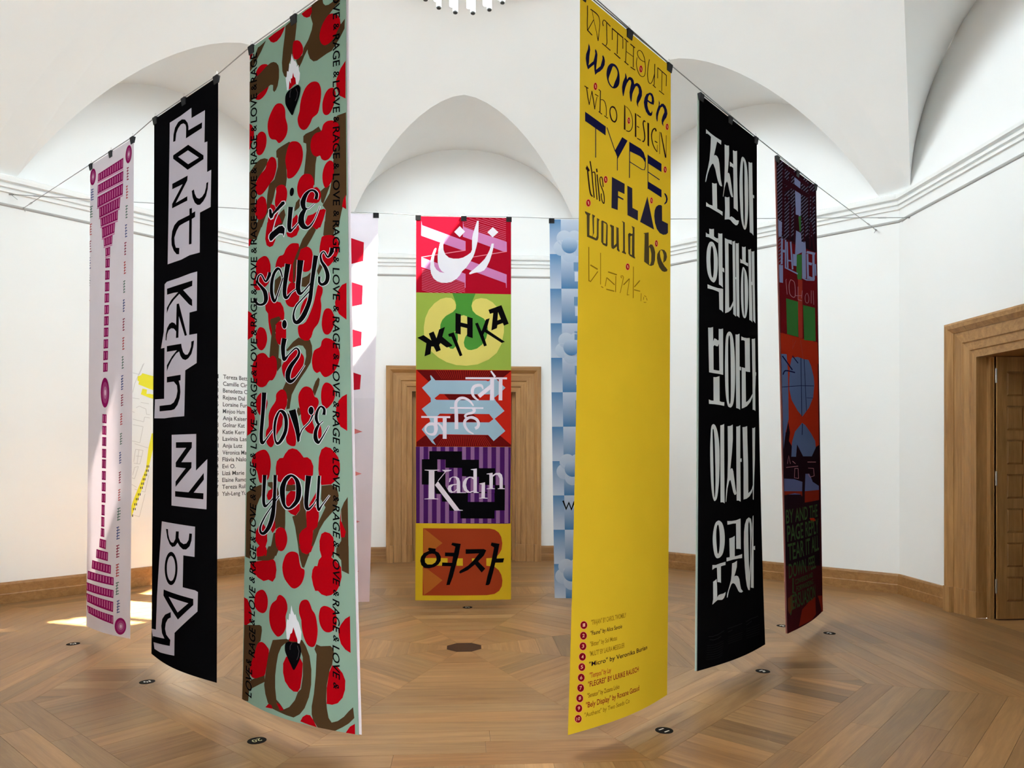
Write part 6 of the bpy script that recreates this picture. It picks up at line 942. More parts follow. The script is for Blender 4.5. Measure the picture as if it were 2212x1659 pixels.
    ('heart', 'script_word', 'black', 6, 'S421 5324 87 1 -88 21 85 1 -85 31 81 1 -82 36 79 0 -80 38 76 0 -76 35 73 -1 -74 33 72 0 -74 33 72 0 -72 33 71 -2 -71 31 71 -2 -69 27 71 -4 -66 24 69 -7 -62 24 66 -11 -57 25 61 -16 -48 27 52 -23 -31 32 29 -32 0 32 -7 -31 29 23 -27 -21 41 12 -28 -16 42 5 -25 -12 40 1 -20 -10 42 -4 -19 -9 46 -10 -19 -8 46 -11 -18 -8 41 -9 -17 -7 33 -4 -16 -7;S656 5321 73 0 -72 22 71 -1 -70 31 69 0 -68 36 66 0 -65 37 64 0 -63 35 61 0 -64 33 64 -1 -66 34 66 -1 -68 33 68 0 -72 33 71 0 -75 33 73 0 -79 34 77 0 -84 34 81 1 -89 32 86 2 -95 30 90 4 -101 26 94 6 -104 21 92 8 -103 19 89 10 -103 14 88 13 -102 10 86 15 -101 6 82 17 -98 2 76 20 -94 -1 69 21 -88 -5 62 24 -79 -11 52 26 -64 -19 35 31 -41 -28 9 35 -15 -34 -17 34 8 -35 -34 30 24 -32 -44 23 36 -27 -50 16 44 -22 -52 10 47 -19 -51 5 49 -17 -48 2 49 -16 -45 -1 50 -15 -41 -4 52 -15 -38 -6 53 -17 -35 -6 54 -18 -32 -6 53 -18 -31 -7 50 -16 -28 -6 46 -13 -26 -6 43 -11 -25 -6 43 -11 -23 -6 44 -13 -21 -7 48 -17 -20 -7 57 -26 -19 -6 65 -33 -19 -7 65 -34 -18 -6 58 -29 -17 -6 45 -18 -17 -6;1010 5308 31 4 31 10 28 13 24 14 22 18 17 22 15 28 12 33 6 33 0 35 -5 36 -12 33 -18 27 -25 25 -29 22 -31 19 -35 17 -33 12 -32 5 -31 0 -29 -5 -26 -13 -23 -18 -21 -23 -18 -29 -15 -33 -11 -34 -7 -33 -1 -33 4 -31 13 -30 19 -28 21 -25 20 -20 22 -16 25 -14 29 -11 31 -7|1024 5336 22 11 24 19 19 25 9 28 4 33 2 34 0 35 -3 37 -8 32 -16 26 -23 21 -22 19 -22 16 -21 13 -21 5 -20 -4 -19 -11 -15 -15 -6 -17 -1 -22 -1 -25 -5 -30 -4 -34 -1 -32 4 -32 9 -31 11 -27 15 -20 19 -16 18 -13 17 -13 16 -11'),
    ('heart', 'script_word', 'black', 6, 'S1268 5317 100 6 -100 13 94 6 -96 22 90 5 -93 28 86 4 -89 30 81 4 -83 29 77 3 -80 29 75 3 -79 32 74 2 -77 32 73 1 -75 31 72 0 -72 27 70 -3 -68 24 68 -5 -64 23 65 -8 -59 23 61 -13 -53 26 55 -19 -45 30 47 -26 -29 33 25 -33 -5 34 1 -32 16 27 -14 -26 26 20 -18 -21 30 13 -19 -16 31 6 -18 -13 32 0 -18 -10 33 -3 -17 -9 30 -5 -15 -7 25 -5 -13 -6 23 -6 -14 -5 22 -6 -14 -4 21 -7 -15 -4 20 -5 -14 -4 18 -2 -14 -4;S1467 5317 45 1 -46 18 44 1 -46 26 44 1 -47 31 45 1 -47 33 44 0 -46 31 44 1 -47 31 44 1 -47 32 44 1 -47 33 44 0 -46 31 45 -1 -45 28 44 -2 -42 26 43 -3 -40 24 41 -4 -37 23 39 -7 -33 22 36 -12 -22 27 19 -29 7 25 -19 -22 29 9 -25 -11 33 -2 -23 -9 33 -7 -20 -8 33 -9 -16 -7 36 -14 -14 -7 40 -19 -13 -7 40 -21 -11 -6 35 -18 -9 -6 26 -11 -9 -5'),
    ('centre', 'crimson_square', 'crimson', 1, '-2 -25 1989 2 -6 1613 -1981 -11'),
    ('centre', 'crimson_square', 'crimson_line', 2, 'S966 41 3 -9 890 269 3 -9;S966 79 3 -9 890 269 3 -9;S966 116 3 -9 890 270 3 -9;S966 154 3 -9 890 269 3 -9;S966 191 3 -9 890 270 3 -9;S1300 327 2 -9 557 173 3 -9;S1300 365 2 -9 473 148 3 -9;S1300 402 2 -9 352 113 2 -9;S1300 440 2 -9 230 77 3 -9;S1300 478 2 -9 109 41 3 -9;S1302 506 -2 9 -8 -12 -3 9;S1101 32 3 -9 755 230 3 -9;S1237 30 3 -9 619 190 3 -9;S1373 27 2 -9 484 151 3 -9;S1508 25 3 -10 348 111 3 -9;S1644 22 3 -9 212 71 3 -9;S1781 19 2 -9 76 32 3 -9;S116 1099 3 -10 889 257 3 -10;S116 1135 3 -10 889 257 3 -10;S116 1170 3 -10 889 257 3 -10;S116 1205 3 -10 889 258 3 -10;S116 1241 3 -10 889 257 3 -10;S116 1276 3 -10 889 258 3 -10;S116 1311 3 -10 889 258 3 -10;S116 1347 3 -10 827 240 3 -10;S117 1382 2 -10 705 207 3 -10;S117 1417 2 -10 583 173 3 -10;S117 1453 2 -10 462 139 3 -10;S117 1488 3 -10 339 105 3 -10;S117 1523 3 -10 218 72 3 -10'),
    ('centre', 'crimson_square', 'orchid', 3, '107 92 15 93 898 317 0 188 -78 -2 -825 -279 -15 -10;965 60 18 145 893 298 4 196 -87 -1 -828 -289'),
    ('centre', 'crimson_square', 'orchid', 3, '107 845 913 335 0 287 -16 0 -2 -104 -895 -315;1124 912 752 269 -2 274 -8 6 -8 -100 -843 -296'),
    ('centre', 'crimson_square', 'orchid_edge', 4, 'S108 855 -2 -16 915 -141 -3 -16'),
    ('centre', 'crimson_square', 'orchid_edge', 4, 'S1167 835 -3 -14 716 -114 -3 -15'),
    ('centre', 'persian_lettering', 'white', 5, '900 191 111 110 -113 119 -113 -107;1259 75 34 -3 -8 274 -13 146 -28 126 -32 116 -36 94 -63 105 -83 122 -78 69 -52 89 -67 74 -104 64 -104 22 -103 -2 -94 -32 -72 -61 -47 -93 -21 -135 10 -135 31 -125 42 -105 26 -32 22 5 -12 58 -31 94 -12 114 12 104 42 72 72 51 99 14 -63 -35 -51 -72 -29 -104 -3 -135 16 -125 26 -115 46 -126 47 -94 38 10 -33 104 -23 115 4 104 40 93 73 62 93 21 104 -2 94 -24 93 -54 68 -53 26 -63 0 -136 2 -104 19 -94;1562 540 47 1 -10 82 -32 136 -47 147 -62 127 -52 68 -73 33 -126 22 -93 33 -21 -10 10 -26 104 -85 105 -96 104 -106 52 -84 52 -106;1586 199 117 103 -120 110 -110 -106'),
    ('centre', 'lime_square', 'lime', 1, '5 1577 1976 14 0 1581 -1973 2'),
    ('centre', 'lime_square', 'grass', 2, '745 1581 483 4 -62 152 -21 105 21 104 73 72 136 62 83 93 32 135 -32 189 -93 157 -125 85 -136 27 -93 -56 -26 -105 26 -104 -156 -82 10 125 -41 125 -62 74 -73 -20 -104 -114 -83 -166 -10 -167 31 -104 82 -105 156 -95 62 -84 -5 -115'),
    ('centre', 'lime_square', 'butter', 3, '615 1676 114 9 63 57 33 83 -7 83 -57 64 -135 74 -83 84 -41 105 -5 104 26 156 83 134 104 109 62 0 52 -58 41 -136 -5 -125 -68 -31 42 -52 62 -209 26 -74 62 -16 68 25 10 355 -51 84 -26 104 15 84 63 67 83 5 114 -33 105 -84 83 -126 40 -168 -19 -157 -73 -93 -157 -82 -73 -82 -21 -94 21 -73 63 -64 114 -27 115 14 125 72 105 113 84 156 47 188 0 157 -47 241 -105 200 -167 137 -229 101 -229 30 -207 -11 -208 -61 -165 -93 -145 -124 -104 -165 -47 -166 -5 -177 30 -187 72 -168 114 -136 124 -90'),
    ('centre', 'ukrainian_lettering', 'black', 4, '27 2514 129 -56 160 111 -54 -145 100 -44 60 142 54 -183 121 -55 -55 205 211 176 -22 21 -99 27 -130 -93 -25 42 34 104 -91 40 -57 -112 -47 0 -18 156 -123 48 38 -271;663 2441 15 -15 99 -32 180 473 -8 8 -47 18 -172 -405 -52 -3;813 1994 112 28 -3 167 135 30 0 -152 112 31 1 417 -118 -41 2 -167 -132 -30 0 162 -111 -25'),
    ('centre', 'ukrainian_lettering', 'black', 4, '1218 2207 58 -17 78 177 89 -246 80 -27 -65 235 382 253 -68 25 -355 -225 -26 63 73 219 -58 19;1495 1921 271 -102 152 385 -99 43 -24 -55 -112 43 -11 66 -115 48 39 -366 -70 22|1696 1966 60 146 -73 27'),
    ('centre', 'scarlet_square', 'scarlet', 1, '2 3173 1979 2 -5 1596 -1970 -4'),
    ('centre', 'scarlet_square', 'scarlet_dark', 2, '13 3181 1963 1 -246 203 -209 -20 -1121 27 -144 21'),
    ('centre', 'scarlet_square', 'scarlet_dark', 2, '16 4673 170 -135 279 -11 1036 4 250 15 220 189 0 33 -1959 -3'),
    ('centre', 'scarlet_square', 'scarlet_dark', 2, '577 3678 674 2 52 73 -52 52 -560 -8'),
    ('centre', 'scarlet_square', 'scarlet_dark', 2, '753 4089 436 9 156 156 -715 7 -1 -78'),
    ('centre', 'scarlet_square', 'scarlet_line', 3, 'S407 3191 6 -4 122 180 6 -4;S572 4546 6 4 -138 204 6 4;S454 3191 6 -4 111 180 6 -4;S606 4546 6 4 -128 204 6 4;S500 3190 7 -3 101 180 6 -4;S639 4546 6 3 -117 205 6 4;S547 3190 6 -4 91 181 6 -4;S672 4546 7 3 -107 206 6 3;S593 3190 7 -4 80 180 7 -3;S706 4546 7 3 -97 206 7 3;S640 3189 7 -3 70 180 6 -3;S739 4546 7 3 -86 206 7 3;S686 3189 7 -3 60 180 7 -3;S773 4546 7 3 -76 206 7 2;S733 3188 7 -2 49 179 7 -2;S806 4547 7 2 -65 206 7 2;S780 3188 7 -2 38 179 7 -2;S840 4547 7 1 -54 207 7 2;S826 3187 7 -1 29 178 7 -1;S873 4547 7 1 -43 208 7 1;S873 3187 7 -1 18 178 7 -1;S907 4547 7 1 -33 208 7 1;S919 3186 8 0 8 178 7 -1;S940 4547 8 1 -23 208 7 0;S966 3186 7 0 -2 177 7 0;S974 4547 7 0 -12 209 8 0;S1013 3185 7 1 -13 177 8 0;S1007 4547 8 0 -1 209 7 0;S1060 3185 7 0 -23 177 7 1;S1041 4548 7 -1 10 209 7 0;S1106 3184 8 1 -34 177 8 1;S1075 4548 7 -1 20 210 8 -1;S1153 3184 7 1 -43 177 7 1;S1108 4548 7 -1 32 210 7 -2;S1200 3183 7 2 -54 176 7 2;S1142 4548 7 -2 42 211 7 -2;S1247 3183 7 2 -64 176 7 2;S1176 4548 7 -2 52 211 7 -2;S1294 3182 7 3 -75 175 7 3;S1209 4548 7 -2 64 211 7 -2;S1341 3182 6 3 -84 175 7 3;S1243 4548 7 -2 74 211 7 -2;S1388 3181 6 4 -94 175 6 3;S1277 4549 6 -3 86 211 6 -2;S1435 3181 6 3 -105 175 7 4;S1310 4549 7 -4 96 213 7 -4;S1482 3180 6 4 -115 175 6 4;S1344 4549 6 -4 108 213 6 -4;S1529 3180 6 4 -125 174 6 4;S1378 4549 6 -4 118 213 7 -4;S1576 3179 6 5 -136 174 6 4;S1412 4549 6 -4 129 213 6 -4'),
    ('centre', 'scarlet_square', 'sky_band', 4, '307 3288 93 106 1048 -2 42 17 42 -28 83 -58 235 218 -141 137 -94 73 32 63 183 209 -204 163 221 255 -242 210 -114 -127 -1006 -13 -133 120 62 104 -73 -41 -219 -281 69 -84 108 -83 -21 -62 -157 -198 187 -146 -5 -83 -178 -208 188 -167 -21 -83|381 3767 41 31 1100 6 10 -125 -1043 -3|443 4131 6 130 1062 3 89 -68 -89 -107 -1016 -5'),
    ('centre', 'hindi_lettering', 'ice', 5, 'S1022 3367 0 -40 860 37 0 -40;S1533 3344 81 0 -83 460 81 0;S1713 3342 76 1 -81 460 76 0;S1535 3201 25 -18 57 148 38 -28;S1538 3471 50 60 -317 158 53 65;S1396 3572 -20 6 19 -22 -27 9 24 -32 -34 12 28 -39 -39 22 25 -47 -35 41 12 -54 -19 52 -5 -58 -7 57 -17 -59 2 60 -25 -59 8 62 -32 -58 14 62 -40 -56 20 62 -47 -51 31 58 -56 -41 46 49 -65 -25 56 36 -69 -10 61 25 -70 2 63 17 -68 11 65 7 -64 21 62 -3 -57 32 57 -11 -49 38 53 -16 -43 40 48 -22 -34 44 41 -28 -25 45 35 -31 -19 46 31 -32 -14 46 27 -32 -8 44 21 -31 -1 42 17 -29 1 37 15 -25 -3 30 13 -22;S1199 3913 -20 15 10 -34 -25 18 9 -45 -28 21 8 -51 -30 26 8 -53 -31 34 6 -56 -28 39 1 -58 -26 42 -4 -59 -21 46 -8 -58 -15 50 -16 -58 -7 54 -24 -57 0 56 -30 -54 9 56 -39 -50 20 56 -47 -43 31 51 -55 -33 39 45 -60 -24 47 39 -65 -15 55 30 -66 -3 60 18 -65 10 62 8 -64 19 62 3 -63 24 63 -1 -63 24 65 -8 -63 25 67 -12 -65 34 70 -8 -68 52 72 -4 -71 87 73 -1 -71 113 73 -1 -72 110 74 -1 -73 76 74 -1;S701 3981 1 -34 689 36 1 -33;S1152 3979 53 -34 -47 44 53 -35 -45 48 55 -33 -50 43 61 -22 -61 24 66 1 -65 1 59 23 -61 -17 49 36 -54 -29 37 45 -46 -38 25 51 -42 -44 14 52 -41 -45 10 50 -40 -43 12 47 -38 -37 17 42 -38 -31 22 39 -41 -26 28 34 -43 -19 34 26 -44 -5 44 6 -39 18 38 -19 -24 36 30 -29 -18 40 29 -30 -22 37 29 -29;S1069 4194 -9 -45 26 43 -9 -48 32 45 -8 -51 33 50 -3 -56 23 58 8 -58 12 63 17 -57 5 65 23 -54 -3 64 31 -50 -16 61 40 -43 -28 57 48 -35 -38 52 53 -26 -46 45 57 -18 -54 33 60 -7 -60 20 60 7 -64 7 59 19 -65 -5 56 28 -61 -19 49 40 -55 -34 37 51 -48 -45 28 56 -41 -50 25 57 -36 -52 26 57;S1094 4138 24 46 -41 -38 25 48 -50 -37 27 50 -55 -34 35 47 -60 -26 48 39 -62 -13 55 24 -64 2 59 14 -63 13 61 4 -61 22 60 -5 -54 31 56 -14 -47 39 52 -21 -41 44 48 -25 -35 46 45 -27 -30 47 40 -29 -23 49 36 -30 -17 49 31 -32 -10 49 26 -33 1 48 19 -32 10 45 15 -28 12 39 12 -25 6 32 11 -21;S111 4172 0 -39 596 44 0 -40;S372 4162 77 1 -77 228 72 1;S554 4162 79 0 -78 443 78 0;S441 4290 26 -26 32 88 34 -25 17 116 36 -20;309 4267 25 -2 24 3 24 9 25 15 25 22 17 25 6 33 -2 37 -7 35 -10 32 -14 29 -19 22 -25 11 -29 3 -29 -1 -28 -7 -29 -12 -25 -15 -22 -18 -17 -21 -13 -23 -7 -24 -2 -24 4 -25 10 -26 16 -26 20 -21 25 -15 29 -10|310 4329 21 -1 20 1 15 11 8 26 1 36 -1 31 -4 22 -6 18 -13 12 -21 7 -27 2 -24 -3 -20 -8 -18 -13 -14 -16 -8 -19 -3 -23 1 -20 6 -18 11 -16 14 -13 18 -9 22 -5'),
    ('centre', 'violet_square', 'violet', 1, '1 4768 1965 8 -11 1601 -1944 -20'),
    ('centre', 'violet_square', 'lilac', 2, '82 4771 78 0 3 1586 -79 0'),
    ('centre', 'violet_square', 'lilac', 2, '256 4771 78 0 3 1586 -79 0'),
    ('centre', 'violet_square', 'lilac', 2, '430 4771 79 0 2 1587 -78 -1'),
    ('centre', 'violet_square', 'lilac', 2, '605 4771 78 0 2 1587 -78 0'),
    ('centre', 'violet_square', 'lilac', 2, '780 4771 78 0 1 1588 -78 -1'),
    ('centre', 'violet_square', 'lilac', 2, '954 4771 79 0 1 1589 -79 -1'),
    ('centre', 'violet_square', 'lilac', 2, '1130 4771 78 0 0 1590 -78 -1'),
    ('centre', 'violet_square', 'lilac', 2, '1305 4771 79 0 -1 1591 -79 -1'),
    ('centre', 'violet_square', 'lilac', 2, '1481 4771 79 0 -2 1592 -78 0'),
    ('centre', 'violet_square', 'lilac', 2, '1657 4771 79 0 -2 1594 -79 -1'),
    ('centre', 'violet_square', 'lilac', 2, '1833 4770 79 0 -2 1596 -79 0'),
    ('centre', 'pixel_block', 'black', 3, '278 4861 671 6 3 172 347 2 0 174 338 3 5 350 198 4 -5 526 -208 1 -2 167 -704 -6 -4 -162 -221 -1 -11 -187 -144 -1 -6 -156 -129 -6 -21 -189 -258 -4 -1 -524 152 -2|445 5033 166 4 0 169 341 5 0 172 347 12 0 167 328 6 0 171 -550 -6 -5 183 553 3 -3 -178 -151 -3 -11 -29 -765 29 -83 -157 -1 -287 -165 -5'),
    ('centre', 'turkish_lettering', 'ice', 4, '183 5247 299 2 0 11 -98 10 2 571 82 9 0 10 -288 -1 0 -10 87 -8 2 -571 -86 -11;537 5252 203 -2 -5 10 -52 19 -61 10 -160 198 -5 -16 144 -177;457 5487 445 590 67 8 0 13 -170 0 -404 -533;684 5508 10 -83 62 -32 72 -5 62 37 23 73 4 219 119 4 0 11 -186 0 -6 -57 -46 42 -62 12 -52 -23 -29 -62 19 -63 51 -26 119 -15 0 -63 -26 -63 -52 -10 -31 16 -30 78|844 5558 -77 13 -36 41 0 53 26 36 41 -5 46 -52;1133 5238 125 -16 0 486 42 14 0 9 -109 0 -5 -29 -57 26 -73 -2 -62 -50 -29 -84 8 -94 52 -73 83 -33 80 13 0 -146 -55 -11|1188 5452 -49 -42 -52 10 -36 58 -16 83 21 94 52 52 81 -25'),
    ('centre', 'turkish_lettering', 'ice', 4, '1310 5536 117 -26 -3 319 57 7 0 14 -176 -4 0 -12 47 -5 5 -272 -47 -8;1460 5332 123 -20 2 52 62 -47 84 -5 47 42 17 73 0 205 45 10 0 11 -151 -1 0 -10 40 -11 -3 -204 -37 -68 -42 -5 -57 41 -3 236 45 10 0 11 -172 -1 0 -10 58 -10 -1 -283 -57 -5'),
    ('centre', 'gold_square', 'gold', 1, '15 6360 1937 11 22 1614 -1966 -20'),
    ('centre', 'gold_square', 'rust', 2, '156 6462 1363 12 107 23 85 60 54 97 21 130 -16 129 -48 86 -75 85 -192 8 1 156 170 24 85 71 54 98 23 119 -12 118 -54 96 -96 63 -159 24 -1317 -4'),
    ('centre', 'gold_square', 'amber', 3, '172 6468 53 37 329 264 -117 91 -42 64 -237 75'),
    ('centre', 'gold_square', 'amber', 3, '148 7288 100 22 308 231 -253 220 -127 86'),
    ('centre', 'gold_square', 'gold', 4, '190 7079 470 4 1 158 -233 -4 -233 -13'),
    ('centre', 'gold_square', 'gold', 4, '845 7089 127 0 1 154 -127 -1'),
    ('centre', 'gold_square', 'gold', 4, '1158 7094 74 -4 -69 69'),
    ('centre', 'gold_square', 'gold', 4, '1455 7094 128 2 -10 154 -117 -2'),
    ('centre', 'korean_word', 'black', 5, '273 6865 143 21 -5 49 69 37 43 81 -5 86 -48 75 -84 53 -106 27 -95 -11 -64 -59 -23 -86 17 -86 58 -75 106 -48 -21 -27|343 6988 53 11 31 54 6 64 -26 54 -64 42 -95 0 -48 -43 -7 -64 28 -64 58 -43'),
    ('centre', 'korean_word', 'black', 5, '755 6762 174 25 -41 225 -74 278 -47 182 -63 166 -69 5 37 -161 57 -230 -185 -6 5 -75 201 9 21 -131 -166 -6 2 -78 185 5 26 -125 -84 -38;1030 6900 372 -2 53 27 -53 113 -117 117 149 152 -74 80 -138 -169 -148 117 -154 68 -24 -21 19 -38 169 -106 106 -106 116 -144 -275 9;1562 6765 165 29 -42 226 -16 80 155 -3 -22 86 -160 3 -48 209 -64 225 -31 32 -59 -1 37 -182 74 -268 64 -333 -69 -44'),
    ('purple', 'hatched_panel', 'plum_black', 1, '-29 11 1881 6 -31 1194 -703 63 -368 -34 -748 66 -17 -628'),
    ('purple', 'hatched_panel', 'lavender_grey', 2, 'S28 167 -25 -3 284 -166 -26 -2;S320 158 -26 -2 292 -169 -26 -2;S622 149 -28 -2 227 -126 -28 -2;S1119 135 -28 -3 382 -213 -29 -3;S1515 124 -29 -3 332 -180 -31 -2;S25 227 -25 -3 283 -165 -25 -3;S316 219 -26 -3 294 -167 -27 -3;S618 211 -27 -3 227 -125 -28 -2;S1115 198 -28 -3 386 -212 -29 -3;S1512 188 -30 -3 335 -178 -31 -2;S21 287 -25 -3 284 -165 -26 -2;S312 280 -25 -3 293 -167 -27 -3;S615 272 -28 -2 227 -125 -28 -2;S1112 261 -28 -3 387 -211 -30 -3;S1509 252 -30 -3 335 -177 -31 -3;S18 346 -25 -2 283 -164 -26 -3;S309 340 -26 -2 294 -167 -27 -2;S611 334 -27 -3 227 -124 -28 -2;S1108 324 -28 -3 387 -210 -29 -3;S1506 316 -30 -3 335 -176 -30 -3;S14 406 -25 -3 284 -163 -26 -2;S305 401 -26 -3 294 -165 -27 -3;S607 395 -27 -2 227 -124 -28 -2;S1105 387 -28 -3 387 -209 -29 -3;S1503 380 -30 -3 335 -175 -30 -3;S10 466 -25 -3 284 -162 -26 -3;S302 462 -26 -3 293 -165 -26 -3;S604 457 -28 -3 228 -123 -28 -2;S1101 450 -28 -3 388 -208 -29 -3;S1499 444 -30 -3 336 -175 -30 -3;S7 526 -25 -3 283 -162 -25 -2;S298 522 -26 -3 294 -163 -27 -3;S600 519 -27 -3 227 -122 -28 -3;S1098 513 -28 -3 388 -207 -30 -3;S1496 508 -30 -3 336 -174 -30 -3;S3 586 -25 -3 284 -161 -26 -3;S294 583 -26 -3 294 -163 -27 -3;S596 580 -27 -3 227 -121 -28 -3;S1094 576 -28 -3 388 -206 -29 -4;S1493 572 -30 -3 336 -173 -30 -3;S0 646 -25 -4 283 -159 -26 -3;S291 644 -26 -3 293 -163 -26 -3;S593 642 -28 -3 228 -121 -28 -3;S1091 639 -28 -3 388 -205 -29 -4;S1489 636 -29 -3 336 -172 -31 -3;S-4 705 -25 -3 283 -159 -25 -3;S287 705 -26 -4 294 -161 -27 -3;S589 704 -27 -4 227 -120 -28 -3;S1087 702 -28 -3 389 -204 -30 -4;S1486 701 -30 -4 337 -171 -31 -3;S-8 765 -25 -3 284 -158 -26 -3;S283 765 -26 -3 294 -161 -27 -3;S585 765 -27 -3 227 -120 -28 -3;S1084 765 -29 -3 390 -203 -30 -4;S1483 765 -30 -4 337 -170 -31 -3;S-11 825 -25 -3 283 -158 -26 -3;S280 826 -26 -4 293 -159 -26 -3;S582 827 -28 -3 228 -120 -28 -3;S1080 828 -28 -3 389 -202 -29 -4;S1479 829 -30 -3 338 -170 -31 -3;S-15 885 -25 -4 283 -156 -25 -3;S276 887 -26 -4 294 -159 -27 -3;S578 888 -28 -3 228 -118 -28 -3;S1076 892 -28 -4 390 -201 -30 -4;S1476 894 -30 -4 338 -169 -31 -3;S-19 945 -24 -4 283 -156 -26 -3;S272 947 -26 -3 294 -158 -27 -4;S574 950 -27 -3 227 -118 -28 -3;S1073 955 -29 -4 390 -200 -29 -4;S1473 958 -30 -4 338 -168 -31 -3;S-22 1004 -25 -3 283 -155 -26 -3;S268 1008 -25 -4 293 -157 -26 -3;S570 1012 -27 -4 228 -117 -29 -3;S1069 1018 -29 -4 391 -199 -29 -4;S1469 1022 -30 -4 339 -167 -31 -3;S-26 1064 -25 -4 283 -153 -25 -4;S265 1069 -26 -4 293 -156 -26 -4;S566 1074 -27 -4 228 -117 -28 -3;S1065 1081 -28 -4 391 -198 -30 -4;S-29 1124 -25 -4 283 -153 -26 -3;S261 1130 -26 -4 294 -156 -27 -3;S563 1135 -28 -3 228 -116 -28 -4;S1061 1145 -28 -5 391 -196 -29 -4;S-33 1184 -25 -4 283 -152 -26 -4;S257 1190 -26 -4 294 -154 -27 -4;S559 1197 -28 -4 228 -115 -28 -4;S-37 1244 -25 -4 283 -152 -25 -3;S253 1251 -25 -4 293 -153 -27 -4;S-40 1303 -25 -4 283 -150 -26 -4;S250 1312 -26 -4 293 -153 -26 -4;S-44 1363 -25 -4 283 -149 -26 -4;S-47 1423 -25 -4 282 -149 -25 -4;S-51 1483 -25 -5 282 -147 -25 -4;S-55 1542 -25 -4 283 -147 -26 -4;S-58 1602 -25 -4 282 -146 -26 -4;S-62 1662 -25 -5 282 -144 -25 -5;S-66 1722 -25 -5 282 -144 -25 -4;S-69 1781 -25 -4 282 -143 -26 -5;S-73 1841 -25 -5 282 -142 -26 -4;S-77 1901 -25 -5 282 -141 -25 -5'),
    ('purple', 'hatched_panel', 'periwinkle', 3, '786 126 288 1 -22 128 -273 -7'),
    ('purple', 'hatched_panel', 'periwinkle', 3, '799 331 278 17 -21 371 -94 33 -152 3'),
    ('purple', 'hatched_panel', 'periwinkle', 3, '808 1030 231 -7 46 269 61 32 -411 150'),
    ('purple', 'hatched_panel', 'periwinkle', 3, '5 1031 165 4 -30 251 -138 20'),
    ('purple', 'hatched_panel', 'plum', 4, 'S335 97 96 -67 941 124 130 -85;S1451 153 98 -25 -141 531 99 -23;S192 375 126 -106 1089 59 107 -84;S1514 234 96 -84 152 69 98 -85;S1593 162 73 -18 -96 478 74 -17;S1555 407 61 -55 138 42 63 -56;S243 145 103 -28 -184 1132 102 -22;S536 138 118 -29 -177 292 118 -27;S514 652 101 -25 -145 608 100 -21;S729 654 85 -21 -136 612 85 -18;S258 530 -85 -33 379 -107 -88 -33;S353 564 116 -31 -108 136 116 -31;S824 762 124 -29 -139 286 123 -28;S1066 743 73 -25 59 160 78 -21 -127 309 78 -15;S1492 730 87 -19 -144 486 86 -17;S1509 728 86 -23 73 492 89 -22;840 753 92 -11 44 283 -167 -6'),
    ('purple', 'hatched_panel', 'leaf', 5, '930 770 126 -51 -15 270 -64 25'),
    ('purple', 'headline_panel', 'oxblood', 1, '-22 1339 1871 -139 -44 1659 -1790 42 -51 -968'),
    ('purple', 'headline_panel', 'brick', 2, '847 1863 220 -28 -22 346 -31 682 -206 25 15 -671'),
    ('purple', 'headline_panel', 'leaf', 3, '813 1443 250 -50 -21 340 -22 105 -189 28 -52 -140'),
    ('purple', 'headline_panel', 'leaf', 3, '274 2284 547 -28 -28 617 -515 10'),
    ('purple', 'headline_panel', 'leaf', 3, '1070 2273 624 -44 3 608 -620 52'),
    ('purple', 'headline', 'periwinkle', 4, '-13 1780 181 -30 -19 298 -166 19;S111 1320 84 -18 -124 451 83 -16;S116 1542 20 -46 164 19 20 -47;S277 1305 63 -13 -93 480 63 -12;S237 1784 27 -24 319 24 28 -25 212 24 29 -25;S346 1323 64 -14 -63 455 64 -12;S504 1290 71 -18 -12 474 72 -16;S353 1645 10 -25 210 -7 10 -26;631 1469 182 -26 -22 203 -158 20'),
    ('purple', 'headline', 'periwinkle', 4, '1065 1359 193 -28 -10 443 -194 24;S1061 1172 192 -45 -172 242 193 -43;S1039 1810 30 -25 201 25 18 -26 395 -42 4 -24;S1290 1336 99 -21 -93 462 100 -19;S1294 1321 29 -46 406 -7 30 -47;S1310 1512 39 -51 194 29 40 -52;S1322 1759 52 -52 285 38 54 -53;S1599 1285 117 -23 -130 474 117 -21;S1717 1435 70 -14 -56 220 70 -13'),
    ('purple', 'chalk_line', 'rose_grey', 4, 'S301 1954 17 1 -49 28 21 -3 22 234 20 -5'),
    ('purple', 'chalk_line', 'rose_grey', 4, 'S486 1932 24 -1 -41 18 25 -1 -49 26 24 -1 -48 30 25 -2 -40 33 26 -3 -31 38 27 -5 -25 43 26 -5 -18 42 26 -5 -11 35 26 -7 0 27 23 -8 11 22 21 -9 17 18 18 -11 19 14 13 -11 24 11 7 -11 35 6 -6 -10 46 -6 -23 -3 46 -25 -27 3 37 -51 -28 5 29 -68 -27 5 19 -68 -27 5 8 -51 -26 8 -13 -30 -22 11 -35 -16 -13 11 -39 -10 -11 11 -24 -10 -12 11;S689 2018 22 -4 -17 161 21 -11 286 -39 0 -8;S827 1994 22 -4 -37 232 22 -10 173 2 8 -9;S1028 2026 22 -3 -63 145 22 -3'),
    ('purple', 'chalk_line', 'rose_grey', 4, 'S1254 2032 20 0 -38 15 20 0 -47 21 20 0 -47 24 22 -1 -38 25 23 -3 -26 27 23 -4 -19 30 23 -5 -12 28 22 -6 -6 22 21 -7 6 14 15 -9 21 10 7 -9 32 3 -5 -7 38 -4 -17 -3 40 -16 -21 1 41 -25 -23 2 35 -28 -23 3 27 -27 -24 4 11 -27 -23 6 -1 -29 -22 6 -3 -26 -22 7 5 -21 -23 7'),
    ('purple', 'chalk_line', 'rose_grey', 4, 'S1491 1948 24 -4 -38 237 24 -4'),
    ('purple', 'chalk_line', 'rose_grey', 4, 'S1594 1931 24 -4 -3 256 24 -4'),
